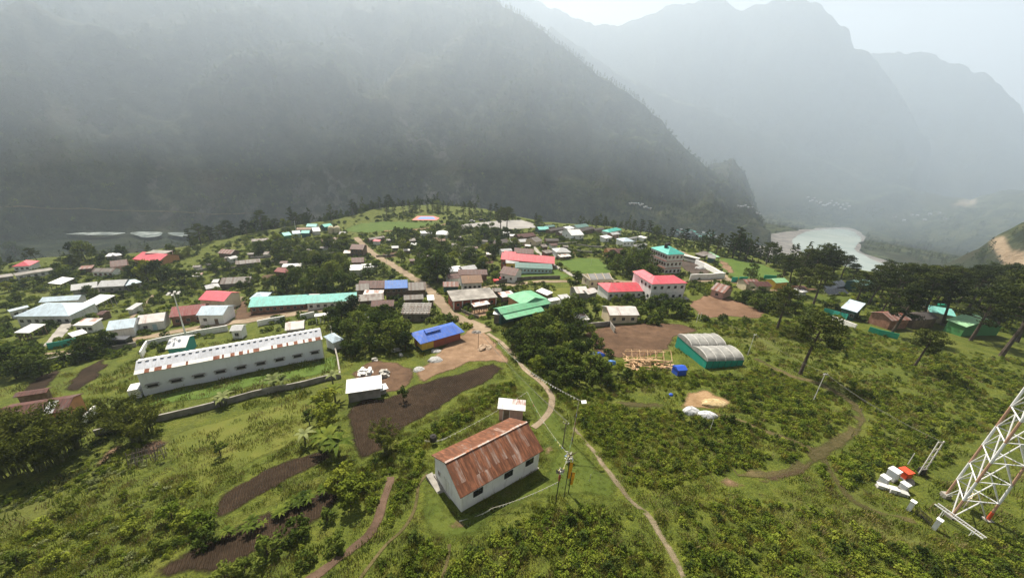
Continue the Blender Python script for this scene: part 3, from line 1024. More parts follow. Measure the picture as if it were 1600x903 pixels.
def smooth_line(P, step):
    P = [Vector((p[0], p[1])) for p in P]; out = []
    for i in range(len(P) - 1):
        a = P[max(i - 1, 0)]; b = P[i]; c = P[i + 1]; d = P[min(i + 2, len(P) - 1)]
        k = max(2, int((c - b).length / step))
        for j in range(k):
            t = j / k
            out.append(0.5 * ((2 * b) + (c - a) * t + (2 * a - 5 * b + 4 * c - d) * t * t + (3 * b - a - 3 * c + d) * t ** 3))
    out.append(P[-1]); return out


ROADS = []


def path(name, pxs, width, mat, lift=0.08, label=None, rag=0.3, keep=True, core=1.7):
    C = smooth_line([at(*p[:2]).xy for p in pxs], max(0.5, width * 0.35))
    V = []; F = []; ED = []
    for i, c in enumerate(C):
        d = (C[min(i + 1, len(C) - 1)] - C[max(i - 1, 0)]).normalized(); nrm = Vector((-d.y, d.x))
        wl = width / 2 * (1 + rag * 2 * float(fbm(np.array(c.x / 3), np.array(c.y / 3), 4, 3)))
        wr = width / 2 * (1 + rag * 2 * float(fbm(np.array(c.x / 3), np.array(c.y / 3), 14, 3)))
        for s in (-wl * 1.25, -wl * 0.5, wr * 0.5, wr * 1.25):
            q = c + nrm * s; V.append((q.x, q.y)); ED.append(0.0 if abs(s) > min(wl, wr) * 0.9 else core)
        if keep: ROADS.append((c.x, c.y, width / 2))
    for i in range(len(C) - 1):
        for k in range(3): F.append((i * 4 + k, (i + 1) * 4 + k, (i + 1) * 4 + k + 1, i * 4 + k + 1))
    A = np.array(V); z = hz(A[:, 0], A[:, 1]) + lift
    o = link_mesh(name, [(a, b, c) for (a, b), c in zip(V, z)], F, mat, None, True)
    for p_ in o.data.polygons:
        if p_.normal.z < 0: p_.flip()
    fattr(o.data, 'edge', ED)
    return tag(o, label, None, None, 'structure')


def on_road(x, y, m=0.3):
    for a, b, w in ROADS:
        if (a - x) ** 2 + (b - y) ** 2 < (w + m) ** 2: return True
    return False


def wall_line(name, label, pxs, h, thick, mat, cat='wall', group=None, hole=0.0, cap=None, world=None):
    P = world or [at(*p[:2]).xy for p in pxs]
    C = []
    for i in range(len(P) - 1):
        a = Vector(P[i][:2]); b = Vector(P[i + 1][:2]); k = max(1, int((b - a).length / 2.5))
        for j in range(k): C.append(a + (b - a) * j / k)
    C.append(Vector(P[-1][:2]))
    b = MB(); vs = []; fs = []
    for i, c in enumerate(C):
        d = (C[min(i + 1, len(C) - 1)] - C[max(i - 1, 0)]).normalized(); nr = Vector((-d.y, d.x)) * thick / 2
        z = gz(c.x, c.y)
        vs += [(c.x - nr.x, c.y - nr.y, z - 0.4), (c.x + nr.x, c.y + nr.y, z - 0.4), (c.x + nr.x, c.y + nr.y, z + h), (c.x - nr.x, c.y - nr.y, z + h)]
    m = len(C)
    for i in range(m - 1):
        for k in range(4): fs.append((i * 4 + k, i * 4 + (k + 1) % 4, (i + 1) * 4 + (k + 1) % 4, (i + 1) * 4 + k))
    fs += [(3, 2, 1, 0), tuple((m - 1) * 4 + k for k in range(4))]
    o3 = Vector((C[0].x, C[0].y, gz(C[0].x, C[0].y)))
    b.add([Vector(v) - o3 for v in vs], fs, mat)
    o = b.build(name); o.location = o3
    import bmesh
    bm = bmesh.new(); bm.from_mesh(o.data); bmesh.ops.recalc_face_normals(bm, faces=bm.faces); bm.to_mesh(o.data); bm.free()
    return tag(o, label, cat, group)


def height_for(base, top):
    """metres of a plumb post whose foot is at pixel base and whose tip is at the height of pixel top"""
    p = at(*base); best = (1e9, 1)
    for k in range(1, 400):
        h = k * 0.1; x, y = px_of(np.array([p.x]), np.array([p.y]), np.array([p.z + h])); e = abs(float(y[0]) - top[1])
        if e < best[0]: best = (e, h)
    return best[1]


# =================================================================== foliage meshes
RN = np.random.default_rng(11)


def leaves(cent, rad, cnt, size, flat=0.5, sq=0.7, droop=0.0):
    """leaf quads scattered through ellipsoid clumps: cent (n,3), rad (n,3)"""
    cent = np.asarray(cent, float); rad = np.asarray(rad, float); n = len(cent)
    k = np.repeat(np.arange(n), cnt); m = len(k)
    d = RN.normal(size=(m, 3)); d /= np.linalg.norm(d, axis=1)[:, None]
    rr = RN.uniform(0.35, 1.0, m) ** 0.6
    pos = cent[k] + d * rr[:, None] * rad[k]
    nrm = d * (1 - flat) + np.array([0, 0, 1]) * flat + RN.normal(size=(m, 3)) * 0.45
    nrm /= np.linalg.norm(nrm, axis=1)[:, None]
    a = np.cross(nrm, RN.normal(size=(m, 3))); a /= np.linalg.norm(a, axis=1)[:, None]; b = np.cross(nrm, a)
    s = size * RN.uniform(0.6, 1.35, m)[:, None]
    V = np.stack([pos - a * s, pos + b * s * sq, pos + a * s, pos - b * s * sq], 1).reshape(-1, 3)
    return V, np.arange(m * 4).reshape(-1, 4)


LM_BROAD = leaf_mat((0.0331, 0.0538, 0.0122), (0.0746, 0.1056, 0.0199), (0.1763, 0.2016, 0.0368))
LM_DARK = leaf_mat((0.0219, 0.0365, 0.0113), (0.0481, 0.0729, 0.0162), (0.1203, 0.1458, 0.0292))
LM_PINE = leaf_mat((0.0175, 0.026, 0.0091), (0.0386, 0.052, 0.013), (0.0878, 0.1008, 0.0234), 0.2)
LM_LIME = leaf_mat((0.0648, 0.093, 0.0132), (0.1296, 0.165, 0.0216), (0.243, 0.255, 0.036))
LM_SCRUB = leaf_mat((0.045, 0.075, 0.012), (0.098, 0.142, 0.018), (0.20, 0.235, 0.034), 0.4, 0.75)
LM_DRY = leaf_mat((0.10, 0.085, 0.035), (0.17, 0.145, 0.06), (0.26, 0.22, 0.10), 0.3, 0.7)
LM_OLIVE = leaf_mat((0.0756, 0.0868, 0.0168), (0.1512, 0.154, 0.0291), (0.257, 0.231, 0.0504), 0.35, 0.8)
LM_PALE = leaf_mat((0.0983, 0.1235, 0.0468), (0.1685, 0.195, 0.078), (0.2668, 0.286, 0.1248), 0.35, 0.6)


def tree_proto(kind, H, spread, nclump, cnt, leaf, lmat, seed, lean=0.0, bare=0.3):
    rs = random.Random(seed); b = MB(); cl = []; rd = []
    top = Vector((lean * H, rs.uniform(-0.04, 0.04) * H, H * 0.93))
    mid = Vector((top.x * 0.35 + rs.uniform(-.04, .04) * H, rs.uniform(-.04, .04) * H, H * 0.5))
    tr = max(0.08, H * 0.022)
    ax = lambda t: ((1 - t) ** 2) * Vector((0, 0, 0)) + 2 * t * (1 - t) * mid + t * t * top
    b.tube([Vector((0, 0, -0.5))] + [ax(t) for t in (0.0, 0.2, 0.4, 0.6, 0.8, 1.0)], [tr * 1.5, tr * 1.25, tr, tr * 0.85, tr * 0.65, tr * 0.42, tr * 0.15], M_BARK, 7)
    if kind == 'pine':
        for i in range(nclump):
            t = bare + (1 - bare) * (i + 0.5) / nclump
            a = i * 2.4 + rs.uniform(-.5, .5); L = spread * (1.05 - 0.55 * ((t - bare) / (1 - bare)) ** 1.5) * rs.uniform(0.6, 1.15)
            p0 = ax(t); p1 = p0 + Vector((math.cos(a) * L, math.sin(a) * L, L * rs.uniform(0.12, 0.4)))
            b.tube([p0, (p0 + p1) / 2 + Vector((0, 0, -0.03 * L)), p1], [tr * 0.35, tr * 0.25, tr * 0.08], M_BARK, 5)
            for q, f in ((1.0, 1.0), (0.62, 0.8), (0.85, 0.7)):
                c = p0 + (p1 - p0) * q + Vector((rs.uniform(-.3, .3), rs.uniform(-.3, .3), 0.15)) * spread * 0.35
                cl.append(c); r = spread * 0.41 * f * rs.uniform(0.7, 1.2); rd.append((r, r, r * 0.42))
        cl.append(top); rd.append((spread * .3, spread * .3, spread * .25))
    else:
        for i in range(nclump):
            z = rs.uniform(0, 1); a = i * 2.4 + rs.uniform(-.6, .6)
            rr = spread * math.sqrt(max(0.05, 1 - (2 * z - 0.75) ** 2 / 1.6)) * rs.uniform(0.35, 0.95)
            c = Vector((math.cos(a) * rr + top.x * (0.4 + .6 * z), math.sin(a) * rr, H * (bare + (0.93 - bare) * z)))
            cl.append(c); r = spread * rs.uniform(0.26, 0.46); rd.append((r, r, r * rs.uniform(0.6, 0.85)))
            if i % 2 == 0:
                p0 = ax(min(0.85, max(0.2, c.z / H * 0.7))); b.tube([p0, (p0 + c) / 2 + Vector((0, 0, -0.06 * H)), c], [tr * 0.5, tr * 0.3, tr * 0.08], M_BARK, 5)
    V, Q = leaves([tuple(c) for c in cl], rd, cnt, leaf, 0.5 if kind != 'pine' else 0.35, 0.7 if kind != 'pine' else 0.45)
    return b.mesh('trunk'), np_mesh('crown', V, Q, lmat)


PROTO = {}
for i in range(4):
    PROTO['broad%d' % i] = tree_proto('b', 7.0, 2.9 + 0.3 * (i % 2), 24, 60, 0.24, LM_BROAD if i % 2 else LM_DARK, 20 + i, 0.05 * (i - 1.5), 0.22)
for i in range(3):
    PROTO['lime%d' % i] = tree_proto('b', 5.0, 2.0, 17, 60, 0.21, LM_LIME if i < 2 else LM_BROAD, 40 + i, 0.04 * (i - 1), 0.25)
for i in range(5):
    PROTO['pine%d' % i] = tree_proto('pine', 15.0, 4.0 + .4 * (i % 3), 17, 84, 0.26, LM_PINE, 60 + i, (0.12, -0.03, 0.05, -0.08, 0.2)[i], (0.42, 0.32, 0.5, 0.36, 0.45)[i])
for i in range(3):
    PROTO['fir%d' % i] = tree_proto('pine', 15.0, 2.6, 17, 30, 0.36, LM_PINE, 80 + i, 0.03 * (i - 1), 0.2)
for i in range(3):
    PROTO['bush%d' % i] = tree_proto('b', 2.6, 1.7, 14, 60, 0.17, (LM_BROAD, LM_DARK, LM_SCRUB)[i], 90 + i, 0, 0.12)
for i in range(2):
    PROTO['sap%d' % i] = tree_proto('b', 3.2, 1.0, 10, 50, 0.13, (LM_DARK, LM_BROAD)[i], 100 + i, 0.03, 0.35)


def bamboo_proto(seed):
    rs = random.Random(seed); b = MB(); cl = []; rd = []
    for i in range(26):
        a = rs.uniform(0, 6.28); r0_ = rs.uniform(0, 0.9); L = rs.uniform(5.5, 9); o = rs.uniform(1.2, 3.6)
        p0 = Vector((math.cos(a) * r0_, math.sin(a) * r0_, -0.3)); pts = []
        for t in (0, .25, .5, .75, 1):
            pts.append(p0 + Vector((math.cos(a) * o * t * t, math.sin(a) * o * t * t, L * (t - 0.22 * t * t * t))))
        b.tube(pts, [0.06, 0.055, 0.05, 0.035, 0.012], M_BAMB, 5)
        for t in (0.45, 0.62, 0.78, 0.92, 1.0):
            k = pts[int(t * 4)]; k2 = pts[min(4, int(t * 4) + 1)]; c = k + (k2 - k) * (t * 4 - int(t * 4))
            cl.append(tuple(c + Vector((rs.uniform(-.3, .3), rs.uniform(-.3, .3), -0.1)))); q = rs.uniform(0.45, 0.85); rd.append((q, q, q * 0.75))
    V, Q = leaves(cl, rd, 34, 0.24, 0.35, 0.28)
    return b.mesh('stems'), np_mesh('crown', V, Q, LM_BAMB)


M_BAMB = patchy((0.06, 0.075, 0.025), (0.11, 0.12, 0.045), (0.17, 0.16, 0.08), 1.5, 0.2, 'bamboo_stem')
LM_BAMB = leaf_mat((0.038, 0.0512, 0.0115), (0.0899, 0.1056, 0.0192), (0.1814, 0.184, 0.0384), 0.35, 0.4)
PROTO['bamboo0'] = bamboo_proto(5); PROTO['bamboo1'] = bamboo_proto(6)


def banana_proto(seed, lm):
    rs = random.Random(seed); b = MB(); b.tube([(0, 0, -0.3), (0.03, 0, 0.8), (0.05, 0.02, 1.8)], [0.14, 0.12, 0.06], M_BAMB, 7)
    V = []; Q = []
    for i in range(9):
        a = i * 2.4 + rs.uniform(-.3, .3); L = rs.uniform(1.3, 2.0); up = rs.uniform(0.5, 1.2)
        d = Vector((math.cos(a), math.sin(a), 0)); s = Vector((-math.sin(a), math.cos(a), 0)); prev = None
        for j in range(6):
            t = j / 5; c = Vector((0.05, 0.02, 1.7)) + d * L * t + Vector((0, 0, up * t * 1.6 - 1.5 * up * t * t))
            wd = 0.26 * math.sin(math.pi * min(0.97, 0.12 + t * 0.86)); V += [tuple(c - s * wd + Vector((0, 0, .06))), tuple(c), tuple(c + s * wd + Vector((0, 0, .06)))]
            if j: k = len(V) - 6; Q += [(k, k + 3, k + 4, k + 1), (k + 1, k + 4, k + 5, k + 2)]
    return b.mesh('stem'), np_mesh('crown', V, Q, lm)


PROTO['banana0'] = banana_proto(3, LM_BROAD); PROTO['banana1'] = banana_proto(4, LM_PALE)
SINGLE = {}


def single_mesh(key):
    """trunk and crown in one mesh, for trees of a few pixels"""
    if key not in SINGLE:
        t, c = PROTO[key]; import bmesh
        bm = bmesh.new(); bm.from_mesh(t); n0 = len(bm.faces); bm.from_mesh(c); bm.faces.ensure_lookup_table()
        for f in bm.faces[n0:]: f.material_index = 1
        me = bpy.data.meshes.new('tree'); bm.to_mesh(me); bm.free(); me.materials.append(t.materials[0]); me.materials.append(c.materials[0]); SINGLE[key] = me
    return SINGLE[key]


def tree(key, pos, sc, name, label, cat, group=None, single=False, stretch=1.0):
    rz = R.uniform(0, 6.28)
    if single:
        o = bpy.data.objects.new(name, single_mesh(key)); COL.objects.link(o); o.location = pos; o.rotation_euler = (0, 0, rz); o.scale = (sc, sc, sc * stretch)
        return tag(o, label, cat, group)
    r = empty(name, pos, rz, label, cat, group); r.scale = (sc, sc, sc * stretch)
    t, c = PROTO[key]
    put(t, 'stem' if 'banana' in key else ('stems' if 'bamboo' in key else 'trunk'), r); put(c, 'crown', r)
    return r


# instanced ground cover: one object, geometry nodes
def clump_mesh(name, n, cnt, size, rad, hgt, lm, seed, sq=0.6, flat=0.45):
    rs = random.Random(seed); cl = []; rd = []
    for i in range(n):
        a = rs.uniform(0, 6.28); r = rad * math.sqrt(rs.random()) * 0.75; z = hgt * (0.25 + 0.55 * (1 - r / rad) * rs.uniform(0.6, 1.1))
        cl.append((math.cos(a) * r, math.sin(a) * r, z)); q = rad * rs.uniform(0.28, 0.45); rd.append((q, q, hgt * 0.3))
    V, Q = leaves(cl, rd, cnt, size, flat, sq)
    return np_mesh(name, V, Q, lm)


def tuft_mesh(name, n, h, w, spread, lm, seed):
    rs = random.Random(seed); V = []; Q = []
    for i in range(n):
        a = rs.uniform(0, 6.28); r = spread * math.sqrt(rs.random()); x, y = math.cos(a) * r, math.sin(a) * r
        b = rs.uniform(0, 6.28); o = rs.uniform(0.1, 0.55) * h; hh = h * rs.uniform(0.6, 1.2); dx, dy = math.cos(b) * o, math.sin(b) * o; sx, sy = -math.sin(b) * w, math.cos(b) * w
        k = len(V); V += [(x - sx, y - sy, -0.03), (x + sx, y + sy, -0.03), (x + dx + sx * .6, y + dy + sy * .6, hh), (x + dx - sx * .6, y + dy - sy * .6, hh)]; Q.append((k, k + 1, k + 2, k + 3))
    return np_mesh(name, V, Q, lm)


def cover(name, label, pts, scales, meshes, weights=None, zoff=0.0):
    """pts (n,2): stuff object whose geometry nodes place the given clump meshes"""
    pts = np.asarray(pts, float); n = len(pts)
    z = hz(pts[:, 0], pts[:, 1]) + zoff
    me = bpy.data.meshes.new(name); me.vertices.add(n); me.vertices.foreach_set('co', np.stack([pts[:, 0], pts[:, 1], z], -1).astype(np.float32).ravel())
    fattr(me, 'size', scales); fattr(me, 'turn', RN.uniform(0, 6.28, n))
    a = me.attributes.new('which', 'INT', 'POINT'); a.data.foreach_set('value', RN.choice(len(meshes), n, p=weights).astype(np.int32))
    o = bpy.data.objects.new(name, me); COL.objects.link(o); tag(o, label, None, None, 'stuff')
    cc = bpy.data.collections.new(name + '_clumps')
    for k, q in enumerate(meshes):
        po = bpy.data.objects.new('%s_clump_%02d' % (name, k), q); cc.objects.link(po)
    ng = bpy.data.node_groups.new(name + '_scatter', 'GeometryNodeTree')
    ng.interface.new_socket('Geometry', in_out='INPUT', socket_type='NodeSocketGeometry'); ng.interface.new_socket('Geometry', in_out='OUTPUT', socket_type='NodeSocketGeometry')
    gi = ng.nodes.new('NodeGroupInput'); go = ng.nodes.new('NodeGroupOutput')
    iop = ng.nodes.new('GeometryNodeInstanceOnPoints'); ci = ng.nodes.new('GeometryNodeCollectionInfo')
    ci.inputs['Collection'].default_value = cc; ci.inputs['Separate Children'].default_value = True; ci.inputs['Reset Children'].default_value = True
    ng.links.new(gi.outputs[0], iop.inputs['Points']); ng.links.new(ci.outputs[0], iop.inputs['Instance'])
    iop.inputs['Pick Instance'].default_value = True

    def named(nm, typ):
        q = ng.nodes.new('GeometryNodeInputNamedAttribute'); q.data_type = typ; q.inputs['Name'].default_value = nm; return q.outputs['Attribute']
    ng.links.new(named('which', 'INT'), iop.inputs['Instance Index']); ng.links.new(named('size', 'FLOAT'), iop.inputs['Scale'])
    cx = ng.nodes.new('ShaderNodeCombineXYZ'); ng.links.new(named('turn', 'FLOAT'), cx.inputs[2]); ng.links.new(cx.outputs[0], iop.inputs['Rotation'])
    ng.links.new(iop.outputs[0], go.inputs[0])
    md = o.modifiers.new('scatter', 'NODES'); md.node_group = ng
    return o


def scatter_px(poly, n, rnd):
    """random photo-space points in a pixel polygon, carried to the ground"""
    xs = [p[0] for p in poly]; ys = [p[1] for p in poly]; out = []; g = 0
    while len(out) < n and g < n * 60:
        g += 1; x = rnd.uniform(min(xs), max(xs)); y = rnd.uniform(min(ys), max(ys))
        if pip(poly, np.array([x]), np.array([y]))[0]: out.append((x, y))
    return out


def scatter_world(P, dens, seed, dmin=0, dmax=1e9):
    """uniform points per square metre in a world polygon"""
    A = np.array(P); x0, y0 = A.min(0); x1, y1 = A.max(0); rg = np.random.default_rng(seed)
    n = int((x1 - x0) * (y1 - y0) * dens); q = np.stack([rg.uniform(x0, x1, n), rg.uniform(y0, y1, n)], -1)
    q = q[pip(P, q[:, 0], q[:, 1])]; r_ = np.hypot(q[:, 0], q[:, 1])
    return q[(r_ >= dmin) & (r_ < dmax)]


_RA = None


def keep_clear(q, margin=0.3, roads=True):
    k = np.ones(len(q), bool)
    for cx, cy, ux, uy, a, b in FOOT:
        dx = q[:, 0] - cx; dy = q[:, 1] - cy
        k &= ~((np.abs(dx * ux + dy * uy) < a + margin) & (np.abs(-dx * uy + dy * ux) < b + margin))
    if roads and ROADS:
        A = np.array(ROADS)
        for i in range(0, len(q), 4000):
            s = q[i:i + 4000]; d2 = (s[:, None, 0] - A[None, :, 0]) ** 2 + (s[:, None, 1] - A[None, :, 1]) ** 2
            k[i:i + 4000] &= ~np.any(d2 < (A[None, :, 2] + 0.3) ** 2, axis=1)
    for P in CLEAR:
        k &= ~pip(P, q[:, 0], q[:, 1])
    return q[k]


CLEAR = []

# =================================================================== buildings
H = house
# ---- the whitewashed rusty-roofed hall in front
hall = H('white hall with a large rust-streaked tin gable roof, nearest building to the camera', (719.5, 776), (849, 705), (823.5, 658.5), 3.1, 2.0, M_WHITE,
         roof_metal((0.40, 0.31, 0.27), 0.74, 0.62, (0.125, 0.050, 0.026), 2.6), 'gable', win=0, pitch=0.27, oh=0.35, name='hall', cat='hall', base=0.45)
L_, W_, he_, rh_ = DIM[hall.name]
ix, iy = L_ / 2 - 0.35, W_ / 2 - 0.35
for fx in (-0.62, 0.14, 0.72):
    put(window_mesh(1.35, 0.9, M_DARK), 'window', hall, (fx * ix, -iy, he_ - 1.15))
b = MB(); b.box((0, 0, 0), (0.08, 1.3, 2.2), M_WHITE2); b.box((-0.03, 0, 0), (0.06, 0.05, 2.2), M_CONC); o = b.build('door', hall); o.location = (-ix, 0.3, 1.55)
put(window_mesh(0.7, 0.9, M_WHITE2), 'window', hall, (-ix, 2.2 if iy > 2.8 else iy * .6, 1.9), -math.pi / 2)
b = MB(); b.box((0, 0, he_ + rh_ + 0.01), (L_ - 0.02, 0.3, 0.06), roof_metal((0.5, 0.45, 0.42), 0.6, 1.8, (0.2, 0.08, 0.04))); b.build('ridge_cap', hall)
b = MB(); b.box((-ix - 0.5, 0, -0.35), (0.9, 2 * iy + 1.6, 1.1), M_CONC); b.box((0, -iy - 0.45, -0.4), (2 * ix + 0.2, 0.75, 1.0), M_CONC); b.build('stone_apron', hall)

H('small annex shed with half white half rusty tin roof behind the big rusty hall', (777, 640), (821, 640), (812, 624), 2.5, 0.5, M_PINKW, roof_metal((0.70, 0.70, 0.70), 0.40, 1.3, (0.16, 0.07, 0.045)), 'shed', name='shed', cat='shed', wl=1, door=0.3)

# ---- long white warehouse
wh = H('very long white warehouse with rust-edged grey roof and small high vents', (209, 585.5), (504, 529.5), (500.5, 513.5), 5.2, 1.5, M_BLUEWALL, roof_metal((0.47, 0.50, 0.56)), 'gable', oh=0.3, name='warehouse', cat='warehouse', wl=0)
L_, W_, he_, rh_ = DIM[wh.name]; iy = W_ / 2 - 0.3
_vm = MB(); _vm.box((0, 0, 0), (1.5, 0.25, 0.55), M_DARK); _vm.box((0, -0.12, 0.4), (2.1, 0.55, 0.08), M_CONC); _vm.box((0, -0.05, -0.34), (1.8, 0.3, 0.1), M_CONC); _vme = _vm.mesh('vent')
for k in range(9): put(_vme, 'vent', wh, (-L_ / 2 + L_ * (k + 0.55) / 9.1, -iy, he_ * 0.42))
_wm, _nt, _bs, _o = new_mat('whitewashed_wall_with_soot')
_p = obj_pos(_nt); _sx = _nt.nodes.new('ShaderNodeSeparateXYZ'); _nt.links.new(_p, _sx.inputs[0])
_per = L_ / 9.1
_u = math_(_nt, 'MULTIPLY', math_(_nt, 'SUBTRACT', math_(_nt, 'FRACT', math_(_nt, 'DIVIDE', math_(_nt, 'ADD', _sx.outputs[0], L_ / 2), _per)), 0.55), _per / 1.7)
_v = math_(_nt, 'DIVIDE', math_(_nt, 'SUBTRACT', _sx.outputs[2], he_ * 0.42), 0.85)
_r = math_(_nt, 'SQRT', math_(_nt, 'ADD', math_(_nt, 'MULTIPLY', _u, _u), math_(_nt, 'MULTIPLY', _v, _v)))
_r = math_(_nt, 'ADD', _r, math_(_nt, 'MULTIPLY', noise(_nt, _p, 2.5, 5, .7), 0.9))
_f = ramp(_nt, [(0.55, (.8, .8, .8)), (1.0, (0, 0, 0))], math_(_nt, 'MULTIPLY', _r, 0.75))
_f = math_(_nt, 'MULTIPLY', _f, math_(_nt, 'SUBTRACT', 0.62, math_(_nt, 'DIVIDE', _sx.outputs[0], L_ * 1.1)), True)
_mp = N(_nt, 'ShaderNodeMapping'); _mp.inputs['Scale'].default_value = (1.2, 1.2, .15); _nt.links.new(_p, _mp.inputs[0])
_c = mixc(_nt, ramp(_nt, [(.5, (0, 0, 0)), (.75, (.35, .35, .35))], noise(_nt, _mp.outputs[0], 1.0, 5, .65)), (0.78, 0.81, 0.86), (0.48, 0.49, 0.50))
_nt.links.new(mixc(_nt, _f, _c, (0.10, 0.095, 0.09)), _bs.inputs['Base Color'])
for _ch in wh.children:
    if _ch.name.split('.')[0] == 'wall': _ch.data.materials[0] = _wm
RF_EDGE = roof_metal((0.74, 0.73, 0.71), 0.46, 0.75, (0.20, 0.075, 0.045))
b = MB(); _rs = random.Random(5); _m1 = paint((0.72, 0.70, 0.67), .25); _m2 = patchy((0.11, 0.035, 0.02), (0.19, 0.07, 0.04), (0.30, 0.15, 0.10), 1.5, .3, 'rusted_sheet'); _n = int(L_ / 0.36)
_w = -W_ / 2 * 0.74
for k in range(_n):
    x0, x1 = -L_ / 2 + L_ * k / _n, -L_ / 2 + L_ * (k + 1) / _n
    b.slab([(x0, -W_ / 2 - 0.12, he_ + 0.03), (x1, -W_ / 2 - 0.12, he_ + 0.03), (x1, _w, he_ + 0.26 * rh_ + .03), (x0, _w, he_ + 0.26 * rh_ + .03)], _m2 if (k % 4 in (1, 2) and _rs.random() < .55) or _rs.random() < .12 else _m1, 0.05)
b.build('rusty_eave_sheet', wh)
b = MB()
for k in range(int(L_ / 1.1)): b.box((-L_ / 2 + 0.55 + k * 1.1, 0, he_ + rh_ + 0.02), (0.55, 0.9, 0.12), M_WHITE)
b.build('ridge_cap', wh)
b = MB(); b.box((-L_ / 2 - 0.9, -W_ / 2 + 1.2, he_ * 0.2), (1.6, 2.4, 2.4), M_WHITE); b.build('porch', wh)
b = MB(); b.tube([(L_ / 2 - .2, -iy - .1, 0), (L_ / 2 - .2, -iy - .1, he_)], 0.07, M_WHITE2); b.build('downpipe', wh)

